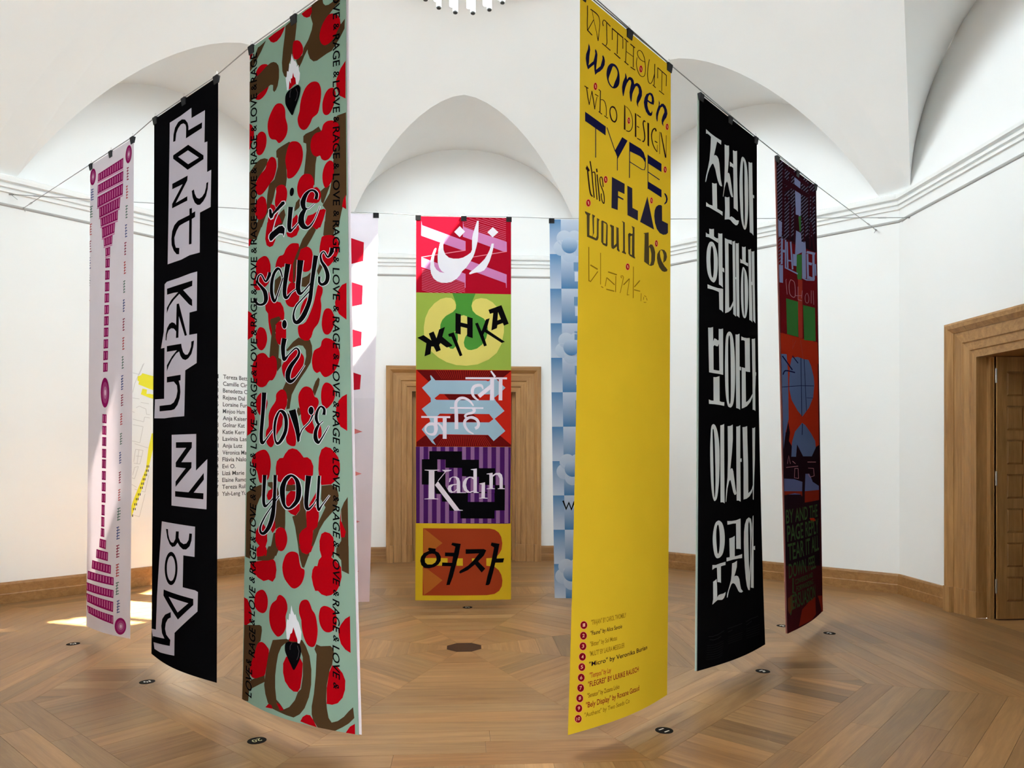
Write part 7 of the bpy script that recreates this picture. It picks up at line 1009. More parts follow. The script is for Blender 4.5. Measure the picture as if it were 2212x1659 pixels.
    ('purple', 'vermilion_panel', 'vermilion', 1, '-6 2893 799 -14 1013 -38 36 394 -1864 182;-32 3186 1835 -193 -12 1146 5 653 -211 14 -1063 87 -280 -183 -257 -377'),
    ('purple', 'vermilion_panel', 'brick', 2, 'S524 2945 47 -5 -42 173 -45 -2 205 -160 -45 -1'),
    ('purple', 'vermilion_panel', 'brick', 2, 'S874 2915 51 -9 68 345 52 -8'),
    ('purple', 'blue_leaf', 'slate_blue', 3, '-7 3250 244 -20 39 296 -23 797 -141 231 -100 283 -5 -617'),
    ('purple', 'blue_leaf', 'slate_blue', 3, '457 3269 282 -46 295 10 244 -13 138 95 136 195 22 146 -84 226 -238 197 -363 178 -220 -90 -262 -172 -92 -177 13 -183 43 -209'),
    ('purple', 'blue_leaf', 'slate_blue', 3, '863 4371 150 31 314 148 226 132 32 124 -252 161 -468 -3 -272 -211 -62 216 -206 -2 46 -247 147 -187'),
    ('purple', 'blue_leaf', 'navy', 4, 'S879 3226 30 -4 -68 1031 30 -1;S4 3806 -2 -10 862 -76 0 -10 677 -34 2 -11;S1037 3233 28 -3 24 917 28 -1;S27 3286 42 -16 381 212 45 -16;S472 3238 35 -13 222 114 36 -13;S81 3591 -47 -3 62 -13 -48 -2 67 -20 -47 -4 74 -15 -37 -12 76 0 -11 -20 92 15 9 -21 110 21 14 -22 105 24 16 -22 68 23 17 -21;S1120 3915 2 -7 366 -9 2 -8'),
    ('purple', 'blue_leaf', 'navy', 4, 'S862 4382 33 0 -66 203 33 -1'),
    ('purple', 'night_scene', 'plum_black', 2, '236 4369 60 181 -53 149 110 79 -28 195 221 1 54 -315 165 -85 125 81 -8 310 451 2 253 -174 212 -39 1 367 -1831 -27 30 -246 142 -295'),
    ('purple', 'night_scene', 'plum_black', 1, '-31 4915 1819 -22 -12 939 -61 1212 -1719 -244 -7 -1098'),
    ('purple', 'night_scene', 'dusk_blue', 3, '-18 5331 431 24 380 60 -35 224 -778 -39'),
    ('purple', 'night_scene', 'dusk_blue', 3, '956 5277 215 5 181 153 375 90 -1 152 -835 -43'),
    ('purple', 'night_scene', 'dusk_red', 4, '-17 5544 780 36 -2 95 -98 -52 -239 -24 -416 14'),
    ('purple', 'night_scene', 'dusk_red', 4, '895 5586 836 15 -12 190 -842 -2'),
    ('purple', 'night_scene', 'dusk_red', 4, '586 7660 341 -80 378 -20 7 331 -247 51 -528 -13 -106 -1'),
    ('purple', 'night_scene', 'dusk_red', 4, '1481 7582 350 63 54 319 -132 -17 -93 -160'),
    ('purple', 'night_scene', 'rose_grey', 5, 'S90 5152 -2 -9 522 -5 -2 -10'),
    ('purple', 'night_scene', 'rose_grey', 5, 'S354 5046 16 -7 113 55 16 -7'),
    ('purple', 'night_scene', 'rose_grey', 5, 'S597 5174 18 0 -17 171 19 9 -179 -24 -18 5 44 -160 -17 -8 159 10 0 -7'),
    ('purple', 'night_scene', 'rose_grey', 5, 'S1079 5073 1 -10 484 16 1 -10'),
    ('purple', 'night_scene', 'rose_grey', 5, 'S1105 5181 2 -7 294 19 22 -7 6 137 26 6 -246 11 -11 8 -91 -69 -19 3'),
    ('purple', 'night_scene', 'rose_grey', 5, 'S155 5086 -16 -1 72 -130 1 -11 53 144 16 -1'),
    ('purple', 'night_scene', 'vermilion', 5, '1100 6083 276 23 80 57 -249 3'),
    ('purple', 'green_lettering', 'fern', 5, 'S224 7048 55 9 -71 250 55 -15 83 38 2 -23'),
    ('purple', 'night_scene', 'dusk_red2', 3, '40 7363 157 -27 59 228 -172 75 -44 -62'),
    ('yellow', 'list_dot', 'dot_rim', 1, '255 6939 -4 18 -13 13 -20 7 -23 1 -23 -7 -20 -13 -13 -17 -5 -18 4 -18 12 -13 19 -8 23 0 24 6 20 13 14 17'),
    ('yellow', 'list_dot', 'dot_rim', 1, '252 7053 -5 18 -12 13 -20 7 -23 1 -23 -7 -19 -13 -14 -17 -5 -19 4 -17 13 -14 19 -7 23 0 23 7 20 13 13 17'),
    ('yellow', 'list_dot', 'dot_rim', 1, '247 7167 -4 18 -13 13 -19 7 -23 0 -23 -7 -19 -13 -14 -17 -5 -19 4 -17 13 -13 18 -8 23 0 23 7 20 13 14 18'),
    ('yellow', 'list_dot', 'dot_rim', 1, '242 7281 -4 17 -12 13 -19 7 -23 0 -23 -7 -19 -13 -13 -17 -6 -19 4 -17 13 -13 18 -7 23 0 23 7 20 13 13 17'),
    ('yellow', 'list_dot', 'dot_rim', 1, '236 7391 -4 17 -12 13 -19 7 -23 0 -22 -8 -20 -13 -13 -17 -5 -19 4 -17 12 -13 19 -7 22 0 23 7 20 14 13 17'),
    ('yellow', 'list_dot', 'dot_rim', 1, '230 7504 -4 17 -12 13 -19 7 -22 -1 -23 -7 -19 -14 -13 -17 -5 -19 4 -17 12 -13 18 -6 23 0 22 7 20 14 13 17'),
    ('yellow', 'list_dot', 'dot_rim', 1, '224 7614 -4 18 -12 12 -18 7 -23 -1 -22 -7 -19 -14 -13 -17 -5 -19 4 -17 12 -13 18 -6 22 0 23 8 19 13 13 18'),
    ('yellow', 'list_dot', 'dot_rim', 1, '214 7724 -4 17 -12 13 -19 6 -21 0 -23 -8 -19 -14 -12 -17 -6 -19 4 -17 12 -13 18 -6 22 0 23 8 19 14 13 17'),
    ('yellow', 'list_dot', 'dot_rim', 1, '204 7830 -4 17 -12 13 -18 6 -22 -1 -22 -8 -19 -13 -13 -18 -5 -18 4 -17 11 -13 19 -7 21 1 23 8 19 14 13 17'),
    ('yellow', 'list_dot', 'dot_rim', 1, '198 7941 -4 17 -11 12 -19 7 -21 -1 -22 -8 -19 -14 -13 -17 -5 -19 4 -17 12 -13 18 -6 21 1 22 8 19 14 13 17'),
    ('yellow', 'list_dot', 'dot_dark', 2, '247 6938 -4 15 -11 12 -17 7 -20 0 -20 -6 -17 -11 -12 -15 -4 -16 3 -16 11 -12 17 -6 20 -1 20 6 17 11 12 15'),
    ('yellow', 'list_dot', 'dot_dark', 2, '244 7052 -4 16 -11 11 -17 7 -20 0 -20 -6 -17 -11 -11 -15 -5 -17 3 -15 11 -12 17 -7 20 0 20 6 17 12 12 15'),
    ('yellow', 'list_dot', 'dot_dark', 2, '239 7166 -4 15 -11 12 -16 7 -20 0 -20 -7 -17 -11 -11 -15 -5 -17 3 -15 11 -12 17 -6 19 0 20 6 18 11 11 16'),
    ('yellow', 'list_dot', 'dot_dark', 2, '234 7280 -3 15 -11 12 -17 6 -19 0 -20 -7 -17 -11 -11 -15 -5 -17 4 -15 10 -12 17 -6 19 0 20 6 17 12 12 15'),
    ('yellow', 'list_dot', 'dot_dark', 2, '228 7390 -3 15 -11 11 -16 7 -20 -1 -20 -6 -16 -12 -12 -15 -4 -17 3 -15 11 -11 16 -6 19 0 20 6 17 12 12 15'),
    ('yellow', 'list_dot', 'dot_dark', 2, '222 7503 -3 15 -11 11 -16 6 -19 0 -20 -7 -17 -12 -11 -15 -4 -16 3 -15 10 -12 17 -6 19 0 20 7 16 12 12 15'),
    ('yellow', 'list_dot', 'dot_dark', 2, '217 7613 -4 15 -10 12 -17 5 -19 0 -19 -7 -17 -12 -11 -15 -4 -16 3 -15 10 -12 16 -6 19 1 20 6 17 12 11 16'),
    ('yellow', 'list_dot', 'dot_dark', 2, '206 7722 -3 16 -11 11 -16 6 -19 -1 -19 -7 -16 -12 -12 -15 -4 -16 3 -15 11 -12 15 -6 19 1 20 7 16 12 12 15'),
    ('yellow', 'list_dot', 'dot_dark', 2, '196 7828 -3 15 -11 12 -16 5 -18 0 -20 -7 -16 -12 -11 -16 -4 -16 3 -15 10 -11 16 -6 19 1 19 6 16 12 12 16'),
    ('yellow', 'list_dot', 'dot_dark', 2, '191 7939 -4 15 -10 11 -16 6 -18 -1 -19 -7 -17 -12 -11 -15 -4 -17 3 -14 10 -12 16 -5 19 0 19 7 16 12 11 16'),
    ('tower', 'tower', 'magenta', 1, '357 226 1054 -13 -9 164 -1055 -23'),
    ('tower', 'tower', 'magenta', 1, '347 412 1066 9 -9 152 -1066 -22'),
    ('tower', 'tower', 'magenta', 1, '338 608 1067 6 -8 177 -1067 -4'),
    ('tower', 'tower', 'magenta', 1, '406 803 897 -3 -28 179 -855 -4'),
    ('tower', 'tower', 'magenta', 1, '467 997 745 -6 -13 166 -712 -21'),
    ('tower', 'tower', 'magenta', 1, '533 1162 565 7 -24 167 -520 3'),
    ('tower', 'tower', 'magenta', 1, '617 1356 377 0 -13 147 -350 -12'),
    ('tower', 'tower', 'magenta', 1, '694 1528 206 8 -3 131 -194 1'),
    ('tower', 'tower', 'magenta', 1, '704 1698 185 25 -2 147 -185 -18'),
    ('tower', 'tower', 'magenta', 1, '698 1897 187 23 -2 147 -187 -16'),
    ('tower', 'tower', 'magenta', 1, '693 2089 187 21 -2 148 -187 -15'),
    ('tower', 'tower', 'magenta', 1, '687 2274 189 19 -2 148 -189 -12'),
    ('tower', 'tower', 'magenta', 1, '682 2467 190 17 -2 148 -190 -11'),
    ('tower', 'tower', 'magenta', 1, '677 2653 191 15 -2 149 -191 -10'),
    ('tower', 'tower', 'magenta', 1, '672 2841 192 14 -1 149 -192 -8'),
    ('tower', 'tower', 'magenta', 1, '667 3035 194 12 -1 149 -194 -6'),
    ('tower', 'tower', 'magenta', 1, '663 3229 195 10 -1 149 -195 -4'),
    ('tower', 'tower', 'magenta', 1, '659 3423 196 9 -1 149 -195 -2'),
    ('tower', 'tower', 'magenta', 1, '660 4284 183 10 0 151 -183 -14'),
    ('tower', 'tower', 'magenta', 1, '664 4480 181 8 0 151 -181 -11'),
    ('tower', 'tower', 'magenta', 1, '668 4670 179 6 1 151 -180 -10'),
    ('tower', 'tower', 'magenta', 1, '673 4869 177 5 1 151 -178 -8'),
    ('tower', 'tower', 'magenta', 1, '677 5046 175 4 1 151 -176 -7'),
    ('tower', 'tower', 'magenta', 1, '682 5243 173 2 1 152 -174 -5'),
    ('tower', 'tower', 'magenta', 1, '687 5436 171 1 2 152 -172 -5'),
    ('tower', 'tower', 'magenta', 1, '692 5626 170 -1 1 153 -170 -3'),
    ('tower', 'tower', 'magenta', 1, '695 5815 139 2 4 180 -140 -3'),
    ('tower', 'tower', 'magenta', 1, '693 6019 140 3 3 167 -141 -1'),
    ('tower', 'tower', 'magenta', 1, '690 6213 147 6 8 143 -167 -4'),
    ('tower', 'tower', 'magenta', 1, '647 6395 274 14 -4 154 -288 -17'),
    ('tower', 'tower', 'magenta', 1, '499 6588 515 17 -4 151 -523 -16'),
    ('tower', 'tower', 'magenta', 1, '295 6795 842 20 -4 148 -861 -19'),
    ('tower', 'tower', 'magenta', 1, '64 7002 1179 10 6 138 -1204 0'),
    ('tower', 'tower', 'magenta', 1, '-41 7211 1293 15 -4 135 -1259 -3'),
    ('tower', 'tower', 'magenta', 1, '-10 7404 1261 19 -2 175 -1213 -46'),
    ('tower', 'tower', 'magenta', 1, '39 7616 1222 40 7 148 -1154 -63'),
    ('tower', 'tower', 'magenta_light', 2, 'S388 239 36 9 -44 85 37 8'),
    ('tower', 'tower', 'magenta_light', 2, 'S488 239 36 8 -43 87 36 9'),
    ('tower', 'tower', 'magenta_light', 2, 'S588 238 35 9 -42 89 35 9'),
    ('tower', 'tower', 'magenta_light', 2, 'S686 237 36 9 -43 92 36 8'),
    ('tower', 'tower', 'magenta_light', 2, 'S784 236 35 9 -42 94 35 9'),
    ('tower', 'tower', 'magenta_light', 2, 'S880 236 35 8 -42 97 35 9'),
    ('tower', 'tower', 'magenta_light', 2, 'S976 235 34 8 -41 100 34 8'),
    ('tower', 'tower', 'magenta_light', 2, 'S1070 234 34 9 -41 101 34 9'),
    ('tower', 'tower', 'magenta_light', 2, 'S1164 233 33 9 -40 104 34 8'),
    ('tower', 'tower', 'magenta_light', 2, 'S1256 233 33 8 -39 106 33 9'),
    ('tower', 'tower', 'magenta_light', 2, 'S1348 232 32 8 -39 109 33 8'),
    ('tower', 'tower', 'magenta_light', 2, 'S379 427 37 9 -44 92 37 8'),
    ('tower', 'tower', 'magenta_light', 2, 'S480 428 37 9 -43 93 36 8'),
    ('tower', 'tower', 'magenta_light', 2, 'S581 429 36 9 -43 94 36 8'),
    ('tower', 'tower', 'magenta_light', 2, 'S681 431 35 8 -42 95 36 8'),
    ('tower', 'tower', 'magenta_light', 2, 'S779 432 36 8 -42 96 35 8'),
    ('tower', 'tower', 'magenta_light', 2, 'S877 433 35 8 -42 97 35 8'),
    ('tower', 'tower', 'magenta_light', 2, 'S973 434 35 8 -41 97 34 9'),
    ('tower', 'tower', 'magenta_light', 2, 'S1069 435 34 8 -41 98 35 8'),
    ('tower', 'tower', 'magenta_light', 2, 'S1163 436 34 8 -40 99 34 8'),
    ('tower', 'tower', 'magenta_light', 2, 'S1257 437 33 8 -40 100 34 8'),
    ('tower', 'tower', 'magenta_light', 2, 'S1349 438 33 8 -39 101 33 7'),
    ('tower', 'tower', 'magenta_light', 2, 'S370 629 37 9 -43 120 37 8'),
    ('tower', 'tower', 'magenta_light', 2, 'S472 630 36 8 -42 121 36 8'),
    ('tower', 'tower', 'magenta_light', 2, 'S573 631 36 8 -42 120 36 8'),
    ('tower', 'tower', 'magenta_light', 2, 'S672 631 36 8 -42 121 36 8'),
    ('tower', 'tower', 'magenta_light', 2, 'S771 632 35 8 -41 120 35 8'),
    ('tower', 'tower', 'magenta_light', 2, 'S869 632 35 8 -41 121 35 7'),
    ('tower', 'tower', 'magenta_light', 2, 'S965 633 35 8 -41 120 35 8'),
    ('tower', 'tower', 'magenta_light', 2, 'S1061 633 34 8 -40 120 34 8'),
    ('tower', 'tower', 'magenta_light', 2, 'S1155 634 34 8 -40 120 34 7'),
    ('tower', 'tower', 'magenta_light', 2, 'S1249 634 33 8 -39 120 33 8'),
    ('tower', 'tower', 'magenta_light', 2, 'S1341 635 33 8 -38 120 33 7'),
    ('tower', 'tower', 'magenta_light', 2, 'S441 823 37 7 -29 117 38 7'),
    ('tower', 'tower', 'magenta_light', 2, 'S544 823 37 7 -32 117 37 8'),
    ('tower', 'tower', 'magenta_light', 2, 'S646 823 37 7 -36 118 37 7'),
    ('tower', 'tower', 'magenta_light', 2, 'S747 822 36 8 -39 118 37 8'),
    ('tower', 'tower', 'magenta_light', 2, 'S846 822 36 8 -41 118 36 8'),
    ('tower', 'tower', 'magenta_light', 2, 'S945 822 36 8 -45 119 36 7'),
    ('tower', 'tower', 'magenta_light', 2, 'S1043 822 35 8 -48 119 35 8'),
    ('tower', 'tower', 'magenta_light', 2, 'S1139 822 35 8 -51 119 35 8'),
    ('tower', 'tower', 'magenta_light', 2, 'S1235 821 34 8 -53 120 34 8'),
    ('tower', 'tower', 'magenta_light', 2, 'S500 1013 35 6 -22 96 35 6'),
    ('tower', 'tower', 'magenta_light', 2, 'S596 1013 34 6 -24 98 34 6'),
    ('tower', 'tower', 'magenta_light', 2, 'S690 1013 35 6 -28 100 34 6'),
    ('tower', 'tower', 'magenta_light', 2, 'S784 1012 34 7 -30 102 34 7'),
    ('tower', 'tower', 'magenta_light', 2, 'S877 1012 33 7 -33 104 34 7'),
    ('tower', 'tower', 'magenta_light', 2, 'S968 1012 34 6 -36 107 33 7'),
    ('tower', 'tower', 'magenta_light', 2, 'S1059 1011 33 7 -38 109 33 7'),
    ('tower', 'tower', 'magenta_light', 2, 'S1149 1011 32 7 -40 111 33 7'),
    ('tower', 'tower', 'magenta_light', 2, 'S566 1185 35 6 -22 120 35 6'),
    ('tower', 'tower', 'magenta_light', 2, 'S662 1185 34 7 -28 119 35 6'),
    ('tower', 'tower', 'magenta_light', 2, 'S756 1186 34 7 -33 118 34 6'),
    ('tower', 'tower', 'magenta_light', 2, 'S849 1187 34 7 -38 116 34 7'),
    ('tower', 'tower', 'magenta_light', 2, 'S941 1188 34 7 -43 115 34 7'),
    ('tower', 'tower', 'magenta_light', 2, 'S1033 1189 33 7 -48 114 33 6'),
    ('tower', 'tower', 'magenta_light', 2, 'S649 1372 35 6 -27 93 35 5'),
    ('tower', 'tower', 'magenta_light', 2, 'S744 1373 34 6 -32 94 35 6'),
    ('tower', 'tower', 'magenta_light', 2, 'S837 1373 34 6 -36 97 34 6'),
    ('tower', 'tower', 'magenta_light', 2, 'S929 1373 34 7 -41 98 34 6'),
    ('tower', 'tower', 'magenta_light', 2, 'S728 1546 38 6 -33 94 37 5'),
    ('tower', 'tower', 'magenta_light', 2, 'S830 1550 37 6 -36 89 37 7'),
    ('tower', 'tower', 'magenta_light', 2, 'S734 1723 33 6 -35 104 34 5'),
    ('tower', 'tower', 'magenta_light', 2, 'S827 1735 33 5 -35 102 33 5'),
    ('tower', 'tower', 'magenta_light', 2, 'S728 1922 34 5 -35 104 34 5'),
    ('tower', 'tower', 'magenta_light', 2, 'S822 1933 33 5 -35 102 34 5'),
    ('tower', 'tower', 'magenta_light', 2, 'S723 2113 34 5 -36 105 34 5'),
    ('tower', 'tower', 'magenta_light', 2, 'S817 2123 33 5 -35 103 34 5'),
    ('tower', 'tower', 'magenta_light', 2, 'S717 2298 35 5 -36 105 34 5'),
    ('tower', 'tower', 'magenta_light', 2, 'S812 2307 34 5 -35 103 33 4'),
    ('tower', 'tower', 'magenta_light', 2, 'S712 2491 35 4 -36 106 35 4'),
    ('tower', 'tower', 'magenta_light', 2, 'S807 2499 34 4 -35 104 34 4'),
    ('tower', 'tower', 'magenta_light', 2, 'S707 2676 35 4 -36 106 35 4'),
    ('tower', 'tower', 'magenta_light', 2, 'S803 2683 34 4 -35 105 34 3'),
    ('tower', 'tower', 'magenta_light', 2, 'S703 2864 35 4 -36 107 35 3'),
    ('tower', 'tower', 'magenta_light', 2, 'S799 2871 34 3 -35 105 35 3'),
    ('tower', 'tower', 'magenta_light', 2, 'S699 3058 35 3 -36 108 35 3'),
    ('tower', 'tower', 'magenta_light', 2, 'S795 3063 35 4 -35 105 34 3'),
    ('tower', 'tower', 'magenta_light', 2, 'S695 3251 35 3 -36 109 35 2'),
    ('tower', 'tower', 'magenta_light', 2, 'S792 3256 35 3 -35 106 34 3'),
    ('tower', 'tower', 'magenta_light', 2, 'S691 3446 35 2 -36 109 36 2'),
    ('tower', 'tower', 'magenta_light', 2, 'S789 3450 35 2 -35 106 35 3'),
    ('tower', 'tower', 'magenta_light', 2, 'S690 4307 33 1 -33 105 33 1'),
    ('tower', 'tower', 'magenta_light', 2, 'S781 4312 33 1 -32 107 32 1'),
    ('tower', 'tower', 'magenta_light', 2, 'S694 4503 32 1 -32 106 33 0'),
    ('tower', 'tower', 'magenta_light', 2, 'S784 4507 32 1 -31 107 32 1'),
    ('tower', 'tower', 'magenta_light', 2, 'S697 4692 33 0 -32 107 32 0'),
    ('tower', 'tower', 'magenta_light', 2, 'S787 4695 32 1 -31 108 31 0'),
    ('tower', 'tower', 'magenta_light', 2, 'S702 4891 32 0 -32 107 32 0'),
    ('tower', 'tower', 'magenta_light', 2, 'S791 4893 31 1 -31 108 32 0'),
    ('tower', 'tower', 'magenta_light', 2, 'S705 5068 32 0 -31 107 32 0'),
    ('tower', 'tower', 'magenta_light', 2, 'S793 5070 32 0 -31 109 31 -1'),
    ('tower', 'tower', 'magenta_light', 2, 'S710 5265 32 0 -31 107 31 0'),
    ('tower', 'tower', 'magenta_light', 2, 'S797 5266 31 0 -30 109 31 -1'),
    ('tower', 'tower', 'magenta_light', 2, 'S715 5457 31 0 -30 108 31 -1'),
    ('tower', 'tower', 'magenta_light', 2, 'S801 5458 31 -1 -30 110 31 -1'),
    ('tower', 'tower', 'magenta_light', 2, 'S720 5647 31 -1 -30 109 31 -1'),
    ('tower', 'tower', 'magenta_light', 2, 'S805 5647 30 -1 -29 110 30 -1'),
    ('tower', 'tower', 'magenta_light', 2, 'S718 5841 25 -1 -23 130 26 -1'),
    ('tower', 'tower', 'magenta_light', 2, 'S788 5842 25 -1 -23 130 25 -1'),
    ('tower', 'tower', 'magenta_light', 2, 'S716 6044 25 -2 -23 123 25 -1'),
    ('tower', 'tower', 'magenta_light', 2, 'S786 6045 25 -1 -23 122 25 -1'),
    ('tower', 'tower', 'magenta_light', 2, 'S713 6235 27 -1 -31 105 26 -1'),
    ('tower', 'tower', 'magenta_light', 2, 'S789 6238 26 -1 -24 105 26 -2'),
    ('tower', 'tower', 'magenta_light', 2, 'S676 6419 34 -1 -45 110 34 -1'),
    ('tower', 'tower', 'magenta_light', 2, 'S770 6424 32 -2 -40 112 33 -2'),
    ('tower', 'tower', 'magenta_light', 2, 'S861 6429 31 -2 -36 112 32 -2'),
    ('tower', 'tower', 'magenta_light', 2, 'S534 6612 40 -2 -48 112 40 -3'),
    ('tower', 'tower', 'magenta_light', 2, 'S645 6615 38 -3 -45 112 39 -3'),
    ('tower', 'tower', 'magenta_light', 2, 'S751 6618 36 -2 -42 111 37 -3'),
    ('tower', 'tower', 'magenta_light', 2, 'S852 6621 35 -2 -39 111 35 -2'),
    ('tower', 'tower', 'magenta_light', 2, 'S949 6625 34 -2 -37 111 34 -2'),
    ('tower', 'tower', 'magenta_light', 2, 'S338 6818 50 -4 -66 111 51 -3'),
    ('tower', 'tower', 'magenta_light', 2, 'S476 6819 47 -3 -60 110 48 -3'),
    ('tower', 'tower', 'magenta_light', 2, 'S606 6821 45 -3 -55 110 46 -3'),
    ('tower', 'tower', 'magenta_light', 2, 'S730 6823 43 -2 -50 109 42 -3'),
    ('tower', 'tower', 'magenta_light', 2, 'S848 6826 40 -2 -46 109 41 -3'),
    ('tower', 'tower', 'magenta_light', 2, 'S960 6830 38 -2 -43 109 39 -3'),
    ('tower', 'tower', 'magenta_light', 2, 'S1066 6834 37 -2 -40 109 37 -3'),
    ('tower', 'tower', 'magenta_light', 2, 'S114 7024 58 -5 -70 111 58 -4'),
    ('tower', 'tower', 'magenta_light', 2, 'S273 7022 55 -4 -64 109 56 -4'),
    ('tower', 'tower', 'magenta_light', 2, 'S425 7021 52 -4 -58 108 53 -4'),
    ('tower', 'tower', 'magenta_light', 2, 'S568 7021 49 -4 -52 107 49 -5'),
    ('tower', 'tower', 'magenta_light', 2, 'S703 7021 46 -3 -47 105 46 -4'),
    ('tower', 'tower', 'magenta_light', 2, 'S830 7023 43 -4 -43 105 44 -4'),
    ('tower', 'tower', 'magenta_light', 2, 'S950 7025 41 -3 -39 103 41 -3'),
    ('tower', 'tower', 'magenta_light', 2, 'S1064 7028 39 -3 -36 103 39 -4'),
    ('tower', 'tower', 'magenta_light', 2, 'S1172 7031 38 -3 -34 102 38 -3'),
    ('tower', 'tower', 'magenta_light', 2, 'S-1 7235 53 -7 -26 112 53 -7'),
    ('tower', 'tower', 'magenta_light', 2, 'S145 7233 51 -6 -27 110 51 -7'),
    ('tower', 'tower', 'magenta_light', 2, 'S286 7231 50 -6 -29 109 49 -6'),
    ('tower', 'tower', 'magenta_light', 2, 'S421 7230 47 -5 -29 108 47 -6'),
    ('tower', 'tower', 'magenta_light', 2, 'S549 7230 45 -5 -30 107 44 -5'),
    ('tower', 'tower', 'magenta_light', 2, 'S670 7231 42 -5 -30 106 41 -5'),
    ('tower', 'tower', 'magenta_light', 2, 'S785 7232 39 -4 -31 104 39 -4'),
    ('tower', 'tower', 'magenta_light', 2, 'S893 7234 38 -4 -32 104 37 -4'),
    ('tower', 'tower', 'magenta_light', 2, 'S996 7237 36 -3 -33 102 36 -3'),
    ('tower', 'tower', 'magenta_light', 2, 'S1095 7240 34 -3 -34 102 35 -3'),
    ('tower', 'tower', 'magenta_light', 2, 'S1189 7244 34 -3 -36 101 34 -3'),
    ('tower', 'tower', 'magenta_light', 2, 'S41 7428 51 -7 -18 114 52 -8'),
    ('tower', 'tower', 'magenta_light', 2, 'S183 7426 50 -6 -20 115 50 -7'),
    ('tower', 'tower', 'magenta_light', 2, 'S320 7425 48 -6 -22 117 48 -6'),
    ('tower', 'tower', 'magenta_light', 2, 'S451 7425 45 -5 -23 118 45 -6'),
    ('tower', 'tower', 'magenta_light', 2, 'S574 7426 43 -5 -24 119 42 -5'),
    ('tower', 'tower', 'magenta_light', 2, 'S691 7428 40 -5 -25 121 40 -5'),
    ('tower', 'tower', 'magenta_light', 2, 'S801 7430 38 -4 -27 122 38 -4'),
    ('tower', 'tower', 'magenta_light', 2, 'S905 7433 36 -4 -28 124 36 -4'),
    ('tower', 'tower', 'magenta_light', 2, 'S1005 7437 34 -4 -29 126 34 -4'),
    ('tower', 'tower', 'magenta_light', 2, 'S1099 7441 33 -3 -30 127 33 -3'),
    ('tower', 'tower', 'magenta_light', 2, 'S1190 7446 32 -3 -32 129 32 -3'),
    ('tower', 'tower', 'magenta_light', 2, 'S95 7638 50 -9 2 99 50 -8'),
    ('tower', 'tower', 'magenta_light', 2, 'S234 7638 48 -8 -1 100 48 -8'),
    ('tower', 'tower', 'magenta_light', 2, 'S367 7638 46 -7 -5 101 46 -7'),
    ('tower', 'tower', 'magenta_light', 2, 'S494 7640 43 -7 -8 102 43 -6'),
    ('tower', 'tower', 'magenta_light', 2, 'S613 7643 40 -7 -10 103 40 -6'),
    ('tower', 'tower', 'magenta_light', 2, 'S725 7646 38 -5 -13 104 38 -6'),
    ('tower', 'tower', 'magenta_light', 2, 'S830 7651 37 -5 -16 105 36 -5'),
    ('tower', 'tower', 'magenta_light', 2, 'S931 7656 34 -5 -18 106 35 -4'),
    ('tower', 'tower', 'magenta_light', 2, 'S1026 7662 33 -4 -20 107 33 -5'),
    ('tower', 'tower', 'magenta_light', 2, 'S1117 7668 32 -4 -22 109 31 -4'),
    ('tower', 'tower', 'magenta_light', 2, 'S1205 7675 30 -3 -24 109 31 -4'),
    ('tower', 'tower', 'magenta_light', 3, 'S345 378 -20 -18 1096 44 -17 -16'),
    ('tower', 'tower', 'magenta_light', 3, 'S336 575 -19 -18 1106 43 -16 -17'),
    ('tower', 'tower', 'magenta_light', 3, 'S328 811 -19 -17 1107 24 -17 -16'),
    ('tower', 'tower', 'magenta_light', 3, 'S418 999 -18 -18 894 25 -17 -17'),
    ('tower', 'tower', 'magenta_light', 3, 'S483 1160 -15 -17 749 41 -14 -17'),
    ('tower', 'tower', 'magenta_light', 3, 'S551 1363 -17 -17 559 18 -15 -17'),
    ('tower', 'tower', 'magenta_light', 3, 'S627 1515 -13 -16 384 31 -12 -16'),
    ('tower', 'tower', 'magenta_light', 3, 'S700 1692 -15 -17 231 19 -14 -16'),
    ('tower', 'ball', 'magenta', 2, '257 256 -12 34 -21 29 -27 22 -32 15 -34 5 -35 -4 -33 -13 -29 -22 -22 -29 -15 -33 -5 -37 4 -36 12 -34 21 -29 28 -23 32 -14 35 -5 35 5 33 14 28 22 22 28 14 33 5 36'),
    ('tower', 'ball', 'magenta', 2, '1736 245 -11 33 -19 30 -24 23 -29 14 -31 6 -31 -4 -29 -13 -25 -21 -20 -29 -13 -33 -4 -37 4 -36 12 -34 19 -30 24 -23 29 -14 32 -5 31 4 29 13 24 22 20 28 12 34 4 35'),
    ('tower', 'ball', 'magenta', 2, '937 3936 -3 64 -15 60 -26 51 -35 38 -42 24 -47 7 -47 -10 -46 -27 -40 -42 -32 -53 -21 -62 -9 -66 4 -65 16 -60 28 -51 37 -38 43 -23 47 -5 47 11 44 27 39 42 30 53 20 61'),
    ('tower', 'ball', 'magenta', 2, '1692 7791 -6 38 -17 36 -28 32 -37 27 -44 19 -48 10 -48 1 -47 -10 -41 -18 -32 -26 -21 -32 -8 -37 5 -37 18 -37 30 -33 40 -27 46 -19 49 -10 49 0 45 10 39 18 30 27 19 32'),
    ('tower', 'ball', 'magenta_mid', 3, '228 248 -12 29 -20 23 -25 16 -30 7 -30 -2 -28 -13 -23 -21 -16 -27 -7 -30 2 -32 12 -29 20 -23 26 -16 30 -7 30 3 28 13 22 21 16 26 7 31'),
    ('tower', 'ball', 'magenta_mid', 3, '1710 237 -11 29 -17 23 -24 17 -26 7 -27 -2 -25 -12 -20 -21 -14 -27 -6 -31 3 -31 10 -29 18 -24 24 -16 26 -8 27 3 25 13 20 20 14 27 5 31'),
